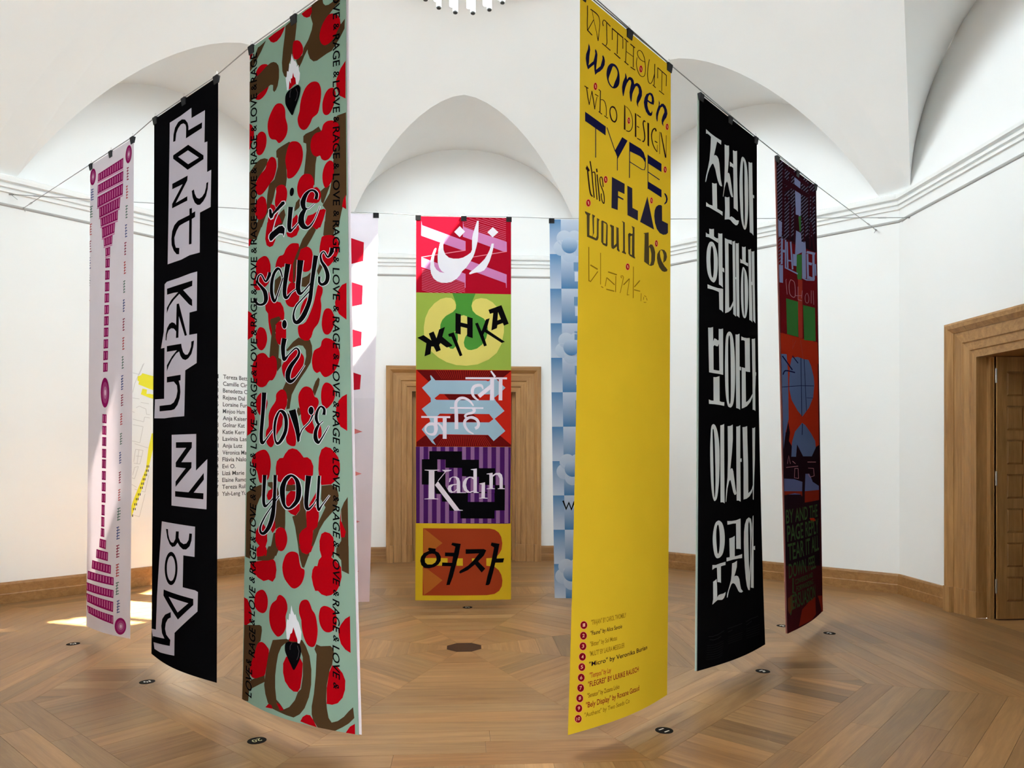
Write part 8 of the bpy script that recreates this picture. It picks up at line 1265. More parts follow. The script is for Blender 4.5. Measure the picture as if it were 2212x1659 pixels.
    ('tower', 'ball', 'magenta_mid', 3, '897 3935 -4 55 -16 49 -27 39 -35 24 -39 8 -41 -11 -38 -27 -31 -41 -21 -51 -9 -57 4 -56 17 -50 28 -38 36 -24 40 -7 40 11 37 28 30 41 20 51'),
    ('tower', 'ball', 'magenta_mid', 3, '1650 7796 -6 32 -18 30 -28 26 -37 19 -41 9 -42 0 -38 -11 -31 -19 -21 -27 -8 -31 5 -32 19 -31 30 -26 38 -18 42 -10 41 1 38 11 30 19 20 27'),
    ('tower', 'ball', 'magenta_soft', 4, '192 239 -9 20 -16 15 -21 8 -22 -1 -20 -10 -15 -17 -7 -22 1 -22 9 -21 16 -15 21 -8 22 2 20 9 15 17 7 22'),
    ('tower', 'ball', 'magenta_soft', 4, '1679 228 -9 20 -14 16 -19 8 -19 -1 -18 -10 -13 -17 -7 -21 1 -23 9 -21 14 -15 19 -8 20 1 17 10 13 16 7 22'),
    ('tower', 'ball', 'magenta_soft', 4, '849 3932 -4 40 -15 34 -23 22 -29 7 -30 -10 -25 -24 -19 -35 -7 -40 4 -40 15 -34 24 -22 29 -6 30 9 25 24 18 35'),
    ('tower', 'ball', 'magenta_soft', 4, '1600 7801 -5 23 -16 21 -25 16 -30 8 -30 -2 -26 -10 -18 -17 -7 -23 5 -23 17 -21 26 -16 30 -8 30 2 26 10 17 18'),
    ('tower', 'ball', 'magenta_glint', 5, '164 231 -6 13 -11 7 -13 1 -11 -7 -6 -12 0 -14 6 -13 11 -8 13 0 11 7 6 12'),
    ('tower', 'ball', 'magenta_glint', 5, '1653 220 -5 13 -10 8 -12 0 -9 -6 -6 -12 1 -15 5 -12 10 -8 11 -1 10 7 5 12'),
    ('tower', 'ball', 'magenta_glint', 5, '810 3931 -4 25 -11 17 -16 6 -16 -7 -13 -19 -5 -25 3 -25 11 -18 16 -6 17 8 12 18'),
    ('tower', 'ball', 'magenta_glint', 5, '1560 7805 -4 15 -12 11 -17 6 -17 -2 -12 -9 -5 -14 4 -15 12 -11 16 -6 17 2 13 9'),
    ('tower', 'small_caption', 'txt_blue', 2, 'S47 433 -14 -15 130 23 -13 -15;S47 477 -13 -15 134 24 -13 -15;S48 521 -13 -15 136 24 -13 -15;S48 565 -12 -15 141 24 -12 -15;S49 608 -13 -14 134 22 -13 -15;S82 426 21 5 -45 164 21 5;S1506 1310 -17 -15 90 12 -16 -15;S1508 1356 -19 -15 81 9 -19 -14;S1507 1401 -16 -15 96 13 -16 -15;S1508 1447 -16 -15 90 12 -16 -15;S1509 1493 -16 -15 96 12 -15 -15;S1524 1299 13 3 -26 177 13 2;S-71 1587 -17 -14 123 11 -17 -15;S-71 1631 -15 -14 131 12 -15 -14;S-71 1675 -14 -14 144 14 -14 -14;S-69 1719 -16 -14 120 9 -17 -14;S-69 1763 -14 -15 147 15 -13 -15;S-32 1577 23 4 -49 167 23 4;S-168 2737 -14 -14 142 6 -14 -13;S-166 2781 -17 -13 120 3 -16 -13;S-165 2825 -16 -13 121 3 -16 -13;S-164 2870 -16 -14 127 4 -16 -14;S-165 2914 -12 -13 157 6 -12 -13;S-128 2724 24 3 -50 172 24 2;S1451 2489 -20 -13 78 2 -19 -13;S1451 2534 -17 -14 88 3 -18 -13;S1451 2578 -16 -13 94 3 -16 -13;S1454 2622 -19 -13 77 1 -19 -13;S1456 2666 -21 -12 76 0 -20 -13;S1466 2476 13 2 -24 173 12 2;S1414 3701 -16 -13 91 -2 -16 -12;S1416 3745 -17 -12 85 -3 -17 -12;S1417 3790 -17 -12 88 -3 -16 -12;S1420 3835 -20 -12 75 -5 -19 -11;S1420 3879 -18 -11 81 -4 -18 -12;S1431 3686 12 1 -23 177 13 1;S-228 4268 -19 -11 98 -8 -19 -11;S-226 4310 -20 -11 93 -8 -20 -11;S-225 4352 -20 -11 96 -8 -19 -11;S-224 4394 -20 -11 90 -8 -21 -11;S-223 4436 -19 -10 95 -9 -20 -10;S-207 4252 15 1 -30 168 15 0;S1410 3752 -16 -11 80 -4 -17 -11;S1411 3793 -16 -11 84 -4 -15 -11;S1411 3835 -14 -12 96 -3 -14 -12;S1413 3876 -14 -11 97 -4 -13 -11;S1415 3917 -16 -11 86 -4 -16 -12;S1430 3738 14 1 -27 164 14 0;S1377 4948 -16 -10 76 -10 -17 -10;S1378 4990 -15 -11 88 -9 -15 -10;S1380 5031 -16 -10 81 -9 -15 -11;S1380 5073 -14 -10 90 -9 -13 -11;S1382 5115 -15 -10 86 -10 -15 -10;S1396 4933 14 0 -25 167 13 0;S1319 6184 -13 -13 106 -12 -12 -12;S1320 6231 -10 -13 127 -13 -10 -13;S1322 6278 -10 -13 131 -13 -10 -13;S1324 6325 -11 -12 115 -13 -11 -13;S1326 6373 -11 -13 122 -13 -10 -13;S1353 6165 20 0 -38 191 20 -1;S1378 7412 -12 -12 101 -16 -12 -12;S1379 7460 -10 -12 115 -18 -10 -12;S1381 7508 -11 -13 114 -17 -10 -12;S1384 7555 -13 -11 95 -16 -12 -12;S1385 7603 -11 -12 108 -17 -11 -12;S1409 7392 19 -1 -35 195 19 -2'),
    ('tower', 'small_caption', 'txt_green', 2, 'S8 717 -12 -15 141 23 -12 -15;S11 761 -17 -15 110 16 -16 -15;S10 805 -14 -15 125 19 -14 -15;S10 848 -12 -14 142 22 -12 -15;S11 892 -13 -15 132 20 -14 -14;S44 709 22 4 -45 166 21 4;S1521 1014 -15 -16 96 16 -15 -16;S1522 1059 -16 -15 94 14 -16 -15;S1524 1105 -18 -15 82 11 -18 -15;S1523 1150 -15 -15 95 14 -15 -15;S1525 1196 -17 -15 87 12 -17 -15;S1539 1003 13 3 -26 176 13 2;S-100 1884 -14 -15 133 11 -15 -14;S-99 1928 -15 -14 132 10 -15 -14;S-99 1972 -13 -14 153 13 -13 -14;S-97 2016 -14 -14 138 11 -14 -14;S-96 2060 -15 -14 132 9 -15 -14;S-60 1873 24 4 -50 168 24 4;S-193 3071 -16 -13 128 2 -16 -13;S-193 3116 -14 -14 150 4 -13 -13;S-192 3160 -13 -13 157 4 -13 -13;S-191 3205 -13 -14 157 4 -12 -13;S-189 3249 -15 -13 133 1 -15 -13;S-154 3058 24 2 -49 173 24 3;S1460 2190 -18 -14 86 4 -18 -13;S1462 2234 -19 -14 81 3 -19 -13;S1463 2278 -19 -14 81 3 -19 -13;S1464 2322 -20 -13 79 2 -20 -13;S1465 2366 -20 -13 77 1 -20 -13;S1476 2177 13 2 -24 172 12 2;S1430 3396 -20 -12 74 -3 -20 -12;S1430 3441 -18 -12 83 -2 -18 -13;S1430 3486 -16 -13 89 -1 -16 -13;S1433 3530 -19 -12 76 -3 -20 -12;S1433 3575 -17 -13 87 -2 -16 -12;S1444 3382 13 1 -23 177 12 1;S-224 3949 -17 -12 107 -5 -18 -11;S-223 3991 -17 -12 110 -5 -17 -11;S-221 4033 -19 -11 97 -7 -19 -11;S-220 4075 -18 -11 97 -7 -18 -11;S-219 4117 -18 -11 104 -6 -18 -12;S-202 3934 15 1 -30 167 15 0;S1393 4639 -14 -12 91 -7 -14 -11;S1395 4680 -16 -11 83 -7 -15 -11;S1395 4722 -13 -11 97 -8 -13 -11;S1397 4763 -14 -11 90 -7 -14 -11;S1398 4805 -14 -11 88 -8 -14 -11;S1413 4624 14 0 -26 166 14 0;S1333 5868 -11 -12 124 -12 -11 -12;S1334 5915 -10 -12 133 -12 -10 -13;S1336 5963 -10 -13 132 -12 -10 -13;S1338 6009 -11 -12 117 -12 -11 -12;S1340 6057 -11 -13 117 -12 -11 -13;S1367 5850 20 0 -38 190 20 -1;S1330 7110 -11 -13 120 -16 -10 -13;S1333 7157 -13 -12 97 -15 -13 -12;S1335 7205 -13 -12 101 -16 -12 -12;S1336 7253 -11 -12 110 -17 -12 -12;S1338 7301 -11 -13 116 -17 -10 -12;S1363 7090 19 -1 -36 194 20 -1'),
    ('tower', 'small_caption', 'txt_red', 2, 'S-23 1014 -13 -15 141 21 -12 -15;S-21 1058 -16 -15 114 15 -16 -15;S-21 1102 -14 -15 126 17 -14 -14;S-19 1146 -16 -15 118 15 -15 -14;S-19 1190 -14 -15 128 17 -14 -14;S13 1005 21 5 -45 166 22 4;S1539 708 -19 -16 79 12 -19 -15;S1540 753 -20 -15 77 11 -20 -15;S1539 799 -16 -16 94 16 -16 -15;S1541 844 -19 -15 81 12 -19 -15;S1541 890 -18 -16 80 12 -18 -15;S1556 697 13 3 -27 176 13 3;S-127 2182 -14 -14 138 9 -14 -14;S-127 2226 -13 -14 148 10 -14 -14;S-124 2270 -16 -14 121 7 -16 -14;S-125 2314 -12 -14 158 12 -12 -14;S-122 2358 -17 -14 121 6 -16 -13;S-87 2170 24 4 -50 169 24 3;S-213 3387 -15 -13 134 1 -15 -13;S-212 3432 -14 -14 140 1 -14 -13;S-211 3476 -13 -13 150 1 -13 -13;S-209 3521 -16 -13 124 -1 -16 -13;S-209 3565 -13 -13 149 1 -13 -13;S-173 3373 24 2 -49 174 24 2;S1471 1891 -19 -14 82 5 -18 -14;S1472 1935 -18 -14 87 6 -18 -14;S1472 1979 -17 -14 94 7 -17 -14;S1474 2023 -19 -14 82 4 -19 -13;S1474 2067 -17 -14 93 6 -16 -13;S1487 1878 13 3 -25 171 13 2;S1442 3094 -17 -13 90 0 -16 -12;S1444 3138 -18 -13 83 0 -19 -13;S1445 3182 -18 -12 82 -1 -18 -12;S1447 3227 -20 -12 75 -3 -20 -12;S1447 3272 -17 -13 92 0 -17 -13;S1459 3080 12 1 -23 175 12 2;S1394 4318 -15 -11 85 -6 -16 -11;S1395 4360 -14 -12 92 -5 -14 -12;S1397 4401 -16 -11 83 -6 -15 -11;S1398 4443 -15 -11 87 -7 -14 -11;S1398 4484 -13 -11 93 -6 -13 -11;S1414 4304 14 0 -26 165 14 1;S1360 5559 -14 -10 91 -11 -14 -11;S1361 5601 -13 -10 92 -11 -13 -11;S1364 5643 -16 -10 82 -11 -14 -10;S1364 5686 -13 -11 92 -11 -13 -11;S1366 5728 -14 -11 93 -11 -13 -11;S1380 5543 13 0 -24 169 13 0;S1323 6804 -11 -12 119 -15 -10 -13;S1325 6852 -12 -12 112 -15 -12 -13;S1326 6899 -11 -12 118 -16 -11 -12;S1328 6947 -10 -13 122 -16 -10 -12;S1330 6995 -11 -13 118 -16 -11 -12;S1356 6785 20 -1 -37 193 20 -1'),
    ('tower', 'small_caption', 'txt_maroon', 2, 'S-41 1303 -14 -15 129 17 -13 -14;S-39 1347 -17 -14 110 12 -16 -14;S-39 1391 -15 -14 117 13 -16 -14;S-38 1435 -15 -14 119 14 -15 -15;S-39 1479 -12 -14 142 18 -13 -15;S-6 1294 21 4 -44 167 21 4;S1560 425 -16 -16 91 17 -16 -16;S1562 470 -19 -16 79 14 -18 -16;S1561 515 -16 -15 92 17 -16 -16;S1563 561 -19 -16 79 13 -19 -16;S1562 606 -17 -16 89 16 -17 -16;S1578 414 13 4 -28 174 13 3;S1485 1586 -16 -15 95 12 -16 -15;S1487 1632 -18 -15 82 9 -18 -15;S1488 1678 -18 -15 83 9 -18 -15;S1489 1723 -19 -14 80 8 -19 -15;S1490 1769 -19 -14 79 7 -19 -14;S1503 1575 13 2 -26 178 13 2;S-141 2477 -13 -14 149 9 -13 -13;S-140 2521 -13 -13 153 9 -13 -14;S-137 2566 -17 -14 120 5 -16 -14;S-138 2610 -13 -14 150 8 -13 -13;S-136 2654 -15 -14 134 6 -15 -13;S-101 2465 24 3 -49 171 24 3;S-226 3679 -13 -13 151 0 -13 -13;S-225 3723 -13 -13 154 0 -13 -13;S-222 3768 -17 -13 121 -2 -16 -13;S-223 3813 -13 -13 158 -1 -13 -13;S-220 3857 -16 -13 123 -2 -16 -13;S-186 3664 24 2 -49 175 24 2;S1445 2791 -16 -13 94 2 -16 -13;S1447 2835 -18 -13 85 1 -18 -12;S1449 2880 -19 -13 82 0 -18 -12;S1450 2924 -19 -13 79 0 -19 -13;S1451 2968 -18 -12 85 0 -17 -13;S1462 2778 13 1 -24 174 12 2;S-195 3682 -21 -11 90 -5 -20 -11;S-196 3725 -17 -12 106 -4 -17 -12;S-194 3766 -19 -11 93 -5 -20 -11;S-193 3809 -19 -12 97 -5 -19 -11;S-193 3851 -17 -12 110 -4 -16 -12;S-176 3668 15 1 -29 166 15 1;S-240 4600 -17 -11 110 -8 -17 -11;S-239 4642 -17 -11 109 -8 -16 -11;S-237 4684 -18 -10 101 -9 -18 -11;S-235 4727 -19 -11 98 -9 -19 -11;S-234 4769 -19 -11 94 -9 -20 -11;S-218 4584 15 1 -30 168 15 1;S1411 4012 -14 -12 95 -4 -13 -11;S1412 4053 -13 -12 94 -4 -14 -11;S1414 4094 -14 -11 92 -5 -14 -11;S1415 4136 -14 -12 92 -5 -14 -11;S1416 4177 -14 -11 94 -5 -14 -12;S1432 3997 14 1 -27 164 14 1;S1371 5271 -14 -11 93 -9 -13 -11;S1372 5313 -14 -11 90 -10 -14 -10;S1374 5355 -14 -11 92 -10 -13 -11;S1376 5397 -15 -11 82 -10 -15 -10;S1377 5439 -14 -11 88 -10 -13 -11;S1391 5255 14 0 -25 168 13 0;S1320 6488 -11 -13 123 -14 -11 -13;S1322 6535 -11 -13 123 -14 -10 -13;S1325 6582 -13 -12 104 -14 -12 -12;S1326 6630 -11 -13 124 -15 -10 -12;S1328 6677 -11 -12 117 -15 -11 -13;S1354 6469 20 -1 -37 192 19 -1'),
    ('teeth', 'tooth', 'tooth_red', 1, '871 442 414 39 336 109 -7 384 -319 85 -412 50'),
    ('teeth', 'tooth', 'tooth_red', 1, '888 1343 413 41 314 96 -6 388 -296 66 -412 49'),
    ('teeth', 'tooth', 'tooth_red', 1, '909 2311 413 43 290 79 -2 280 -278 69 -411 47'),
    ('teeth', 'tooth', 'tooth_red', 1, '930 3190 412 43 277 89 -15 294 -252 32 -409 46'),
    ('teeth', 'tooth', 'tooth_pink', 1, '958 4295 452 90 268 103 -263 77 -447 90'),
    ('teeth', 'tooth', 'tooth_pink', 1, '982 5172 464 91 236 91 -231 76 -460 79'),
    ('teeth', 'tooth', 'tooth_pink', 1, '1010 6182 485 94 177 60 -174 61 -479 77'),
    ('teeth', 'tooth', 'tooth_pink', 1, '1039 7192 492 96 147 69 -144 34 -487 70'),
    ('blue', 'letter', 'black', 4, 'S192 5906 33 -13 46 213 2 -59 57 -74 3 -58 48 200 2 -59 84 -131 -33 -14'),
]
# printed words: (cloth, text, x, y, length, cap height in mm, quarter turns, part, ink, layer)
WORDS = [
    ('heart', 'LOVE', 913, 86, 185, 65, -1, 'side_word', 'black', 7),
    ('heart', '&', 912, 214, 37, 54, -1, 'side_word', 'black', 7),
    ('heart', 'RAGE', 911, 344, 185, 64, -1, 'side_word', 'black', 7),
    ('heart', '&', 910, 473, 37, 54, -1, 'side_word', 'black', 7),
    ('heart', 'LOVE', 909, 596, 185, 64, -1, 'side_word', 'black', 7),
    ('heart', '&', 908, 719, 37, 53, -1, 'side_word', 'black', 7),
    ('heart', 'RAGE', 906, 845, 185, 63, -1, 'side_word', 'black', 7),
    ('heart', '&', 905, 972, 37, 52, -1, 'side_word', 'black', 7),
    ('heart', 'LOVE', 903, 1100, 185, 62, -1, 'side_word', 'black', 7),
    ('heart', '&', 901, 1229, 37, 51, -1, 'side_word', 'black', 7),
    ('heart', 'RAGE', 899, 1354, 186, 61, -1, 'side_word', 'black', 7),
    ('heart', '&', 897, 1480, 37, 50, -1, 'side_word', 'black', 7),
    ('heart', 'LOVE', 895, 1613, 186, 60, -1, 'side_word', 'black', 7),
    ('heart', '&', 893, 1747, 37, 49, -1, 'side_word', 'black', 7),
    ('heart', 'RAGE', 891, 1878, 186, 58, -1, 'side_word', 'black', 7),
    ('heart', '&', 889, 2009, 37, 48, -1, 'side_word', 'black', 7),
    ('heart', 'LOVE', 887, 2139, 186, 57, -1, 'side_word', 'black', 7),
    ('heart', '&', 885, 2269, 37, 47, -1, 'side_word', 'black', 7),
    ('heart', 'RAGE', 883, 2394, 186, 55, -1, 'side_word', 'black', 7),
    ('heart', '&', 881, 2518, 37, 45, -1, 'side_word', 'black', 7),
    ('heart', 'LOVE', 879, 2651, 186, 53, -1, 'side_word', 'black', 7),
    ('heart', '&', 877, 2783, 37, 44, -1, 'side_word', 'black', 7),
    ('heart', 'RAGE', 876, 2907, 186, 52, -1, 'side_word', 'black', 7),
    ('heart', '&', 874, 3031, 37, 43, -1, 'side_word', 'black', 7),
    ('heart', 'LOVE', 872, 3165, 186, 50, -1, 'side_word', 'black', 7),
    ('heart', '&', 870, 3298, 37, 41, -1, 'side_word', 'black', 7),
    ('heart', 'RAGE', 868, 3422, 186, 48, -1, 'side_word', 'black', 7),
    ('heart', '&', 867, 3546, 37, 40, -1, 'side_word', 'black', 7),
    ('heart', 'LOVE', 865, 3674, 186, 47, -1, 'side_word', 'black', 7),
    ('heart', '&', 864, 3803, 37, 38, -1, 'side_word', 'black', 7),
    ('heart', 'RAGE', 50, 140, 190, 77, 1, 'side_word', 'black', 7),
    ('heart', '&', 51, 263, 40, 68, 1, 'side_word', 'black', 7),
    ('heart', 'LOVE', 52, 391, 190, 77, 1, 'side_word', 'black', 7),
    ('heart', '&', 53, 520, 40, 68, 1, 'side_word', 'black', 7),
    ('heart', 'RAGE', 54, 651, 190, 77, 1, 'side_word', 'black', 7),
    ('heart', '&', 56, 783, 40, 68, 1, 'side_word', 'black', 7),
    ('heart', 'LOVE', 58, 904, 190, 77, 1, 'side_word', 'black', 7),
    ('heart', '&', 60, 1026, 40, 68, 1, 'side_word', 'black', 7),
    ('heart', 'RAGE', 62, 1152, 190, 77, 1, 'side_word', 'black', 7),
    ('heart', '&', 64, 1279, 40, 68, 1, 'side_word', 'black', 7),
    ('heart', 'LOVE', 67, 1408, 190, 77, 1, 'side_word', 'black', 7),
    ('heart', '&', 70, 1536, 40, 69, 1, 'side_word', 'black', 7),
    ('heart', 'RAGE', 72, 1662, 189, 77, 1, 'side_word', 'black', 7),
    ('heart', '&', 76, 1788, 40, 69, 1, 'side_word', 'black', 7),
    ('heart', 'LOVE', 79, 1913, 189, 77, 1, 'side_word', 'black', 7),
    ('heart', '&', 82, 2038, 40, 69, 1, 'side_word', 'black', 7),
    ('heart', 'RAGE', 85, 2158, 188, 78, 1, 'side_word', 'black', 7),
    ('heart', '&', 89, 2277, 39, 70, 1, 'side_word', 'black', 7),
    ('heart', 'LOVE', 93, 2413, 187, 78, 1, 'side_word', 'black', 7),
    ('heart', '&', 86, 2547, 39, 70, 1, 'side_word', 'black', 7),
    ('heart', 'RAGE', 91, 2674, 186, 79, 1, 'side_word', 'black', 7),
    ('heart', '&', 95, 2799, 39, 71, 1, 'side_word', 'black', 7),
    ('heart', 'LOVE', 100, 2928, 185, 80, 1, 'side_word', 'black', 7),
    ('heart', '&', 105, 3056, 39, 72, 1, 'side_word', 'black', 7),
    ('heart', 'RAGE', 110, 3178, 184, 81, 1, 'side_word', 'black', 7),
    ('heart', '&', 104, 3301, 39, 73, 1, 'side_word', 'black', 7),
    ('heart', 'LOVE', 110, 3428, 183, 82, 1, 'side_word', 'black', 7),
    ('heart', '&', 116, 3554, 38, 74, 1, 'side_word', 'black', 7),
    ('heart', 'RAGE', 122, 3674, 182, 83, 1, 'side_word', 'black', 7),
    ('heart', '&', 85, 3803, 38, 77, 1, 'side_word', 'black', 7),
    ('heart', 'LOVE', 91, 3921, 182, 87, 1, 'side_word', 'black', 7),
    ('purple', 'BY AND THE', 407, 2986, 781, 121, 0, 'green_lettering', 'fern', 5),
    ('purple', 'PAGE REPLY', 427, 3131, 784, 141, 0, 'green_lettering', 'fern', 5),
    ('purple', 'TEAR IT ALL', 429, 3290, 780, 148, 0, 'green_lettering', 'fern', 5),
    ('purple', 'DOWN. FEEL', 373, 3452, 653, 127, 0, 'green_lettering', 'fern', 5),
    ('purple', 'CONVERSION AND', 378, 3563, 425, 47, 0, 'green_lettering', 'fern', 5),
    ('purple', 'FORWARDING', 395, 3628, 415, 48, 0, 'green_lettering', 'fern', 5),
    ('purple', 'JERSUASION', 354, 3725, 603, 131, 0, 'green_lettering', 'fern', 5),
    ('yellow', '1', 97, 3464, 19, 19, 0, 'list_number', 'dot_digit', 3),
    ('yellow', '2', 95, 3521, 18, 19, 0, 'list_number', 'dot_digit', 3),
    ('yellow', '3', 93, 3578, 18, 19, 0, 'list_number', 'dot_digit', 3),
    ('yellow', '4', 91, 3635, 18, 19, 0, 'list_number', 'dot_digit', 3),
    ('yellow', '5', 88, 3689, 18, 19, 0, 'list_number', 'dot_digit', 3),
    ('yellow', '6', 85, 3746, 18, 19, 0, 'list_number', 'dot_digit', 3),
    ('yellow', '7', 83, 3801, 18, 19, 0, 'list_number', 'dot_digit', 3),
    ('yellow', '8', 78, 3855, 18, 19, 0, 'list_number', 'dot_digit', 3),
    ('yellow', '9', 73, 3908, 17, 19, 0, 'list_number', 'dot_digit', 3),
    ('yellow', '10', 70, 3964, 26, 19, 0, 'list_number', 'dot_digit', 3),
    ('yellow', '"TRAJAN" BY CAROL TWOMBLY', 312, 3459, 314, 28, 0, 'list_line', 'ochre', 1),
    ('yellow', '"Faune" by Alice Savoie', 291, 3517, 277, 24, 0, 'list_line', 'ink_brown', 1),
    ('yellow', '"Bitter" by Sol Matas', 266, 3576, 232, 26, 0, 'list_line', 'ochre', 1),
    ('yellow', '"MULTI" BY LAURA MESEGUER', 301, 3629, 307, 28, 0, 'list_line', 'ochre', 1),
    ('yellow', '"Micro" by Veronika Burian', 426, 3685, 562, 26, 0, 'list_line', 'ink_brown', 1),
    ('yellow', '"Tiempos" by Lay', 240, 3746, 179, 29, 0, 'list_line', 'rust', 1),
    ('yellow', '"FLEGREI" BY ULRIKE RAUSCH', 372, 3793, 464, 30, 0, 'list_line', 'dot_dark', 1),
    ('yellow', '"Senator" by Zuzana Licko', 271, 3853, 270, 25, 0, 'list_line', 'ochre_dark', 1),
    ('yellow', '"Bely Display" by Roxane Gataud', 369, 3903, 483, 31, 0, 'list_line', 'dot_dark', 1),
    ('yellow', '"Authent" by Two Seeds Co', 312, 3954, 389, 25, 0, 'list_line', 'ochre', 1),
]
# wall list: (number, name, left mm along the wall, baseline mm, length mm, cap height mm)
NAMES = [
    ('1', 'Tereza Bett', -501, 2634, 348, 58, -436),
    ('2', 'Camille Cir', -500, 2541, 348, 58, -436),
    ('3', 'Benedetta C', -499, 2449, 348, 58, -436),
    ('4', 'Rejane Dal', -498, 2357, 315, 58, -436),
    ('5', 'Loraine Fur', -497, 2265, 348, 58, -436),
    ('6', 'Minjoo Ham', -497, 2173, 315, 58, -436),
    ('7', 'Anja Kaiser', -496, 2080, 348, 58, -436),
    ('8', 'Golnar Kat', -495, 1988, 315, 58, -436),
    ('9', 'Katie Kerr', -494, 1896, 315, 58, -436),
    ('10', 'Lavinia Las', -493, 1804, 348, 58, -436),
    ('11', 'Anja Lutz', -492, 1712, 283, 58, -436),
    ('12', 'Véronica Ma', -491, 1620, 347, 58, -436),
    ('13', 'Flávia Nalo', -490, 1528, 347, 58, -436),
    ('14', 'Evi O.', -490, 1436, 187, 58, -436),
    ('15', 'Lizá Marie', -489, 1344, 315, 58, -436),
    ('16', 'Elaine Ramo', -488, 1252, 347, 58, -436),
    ('17', 'Tereza Rull', -487, 1160, 347, 58, -436),
    ('18', 'Yah-Leng Yu', -486, 1068, 347, 58, -436),
]
MAP_YELLOW = ['598 2577 561 2592 542 2619 451 2601 326 2581 326 2397 451 2430 589 2479 583 2517 600 2524', '542 2430 487 2421 493 2368 451 2371 372 2358 372 2305 451 2320 560 2358', '470 1694 430 1883 372 1872 451 1529 527 1249 678 839 716 841 656 1044 499 1448']
MAP_LINES = ['656 2375 634 2481 533 2734', '672 2311 578 2299', '561 2259 465 2247', '617 2192 578 2212 499 2180 493 2116 453 2112', '656 2051 527 2021 516 2080 453 2071', '656 1982 533 1962 572 1763 667 1785', '634 1751 476 1700', '645 1530 623 1681 533 1670 572 1501 645 1513', '617 1600 550 1594', '583 1676 606 1501', '656 1368 634 1461 589 1472 634 1322 667 1334', '695 1185 667 1253 611 1217', '733 910 578 854 510 1131', '634 1194 510 1155 465 1365', '766 2632 578 2602 521 2747', '777 2173 634 2133']
MAP_DIGITS = '474 1471 482 1418 501 1366 521 1313 538 1259 553 1209 578 1128 602 1071 620 1008 636 951 667 871'
DISCS = [(-1.162, -1.964), (-2.24, -0.808), (-3.321, 0.323), (0.036, 1.633), (1.164, -1.959), (2.216, -0.836), (3.291, 0.275), (2.991, 0.587)]
ANCHORS = {'L': (-4.853, 2.289, 4.331), 'B0': (-4.945, 2.197, 4.45), 'R': (4.874, 2.268, 4.276), 'B1': (5.05, 1.894, 4.308)}

# ---------------------------------------------------------------- banners
INKS = {
 'black': (12, 11, 13), 'white': (236, 236, 242), 'offwhite': (214, 217, 217), 'lavender': (222, 214, 226), 'ink_grey': (34, 34, 35), 'ink_grey2': (70, 66, 70),
 'navy': (28, 28, 66), 'navy_grey': (44, 42, 62), 'ink_brown': (44, 26, 30), 'olive': (82, 70, 46), 'ochre': (142, 112, 26), 'ochre_dark': (120, 80, 24), 'dot_red': (170, 30, 26), 'dot_dark': (130, 14, 30), 'dot_rim': (236, 150, 110), 'dot_digit': (240, 180, 150),
 'red': (186, 8, 22), 'camo_brown': (86, 62, 40), 'crimson': (178, 20, 42), 'crimson_line': (232, 110, 140), 'orchid': (220, 140, 196), 'orchid_edge': (255, 150, 170), 'lime': (166, 190, 82), 'grass': (84, 154, 62), 'butter': (238, 222, 120),
 'scarlet': (206, 44, 30), 'scarlet_dark': (112, 22, 22), 'scarlet_line': (190, 50, 34), 'sky_band': (174, 206, 226), 'ice': (240, 228, 240), 'violet': (80, 34, 104), 'lilac': (158, 112, 160), 'gold': (226, 188, 44), 'rust': (170, 66, 36), 'amber': (190, 106, 44),
 'plum_black': (40, 22, 30), 'plum': (58, 22, 32), 'lavender_grey': (118, 114, 138), 'periwinkle': (142, 150, 194), 'leaf': (62, 122, 60), 'oxblood': (112, 24, 30), 'brick': (168, 58, 46), 'rose_grey': (190, 130, 140), 'vermilion': (176, 50, 28), 'slate_blue': (92, 110, 152), 'dusk_blue': (96, 104, 150), 'dusk_red': (140, 44, 30), 'dusk_red2': (110, 60, 36), 'fern': (62, 88, 52),
 'magenta': (164, 32, 106), 'magenta_pale': (232, 180, 212), 'magenta_light': (228, 130, 182), 'magenta_mid': (186, 76, 138), 'magenta_soft': (212, 140, 180), 'magenta_glint': (244, 214, 232), 'txt_blue': (70, 90, 150), 'txt_green': (90, 130, 112), 'txt_red': (200, 70, 70), 'txt_maroon': (150, 34, 66),
 'tooth_red': (206, 30, 52), 'tooth_pink': (232, 140, 138),
 'ground_tower': (232, 226, 232), 'ground_body': (14, 13, 15), 'ground_heart': (152, 180, 162), 'ground_centre': (226, 188, 44), 'ground_teeth': (236, 230, 238), 'ground_blue': (190, 212, 234), 'ground_yellow': (222, 188, 46), 'ground_korean': (11, 10, 11), 'ground_purple': (70, 26, 32),
 'lining_white': (236, 226, 232), 'lining_pink': (226, 170, 160), 'lining_mint': (206, 220, 210),
}
_ink = {}
def ink(name):
    if name not in _ink:
        tr = 0.04 if name in ('black', 'ground_body', 'ground_korean') else 0.30
        _ink[name] = cloth('print_' + name, [c * (0.98 if min(INKS[name]) > 200 else 0.86) for c in srgb(*INKS[name])], tr)
    return _ink[name]
INK_FADE = cloth('print_fade', vcol=True, transl=0.30)

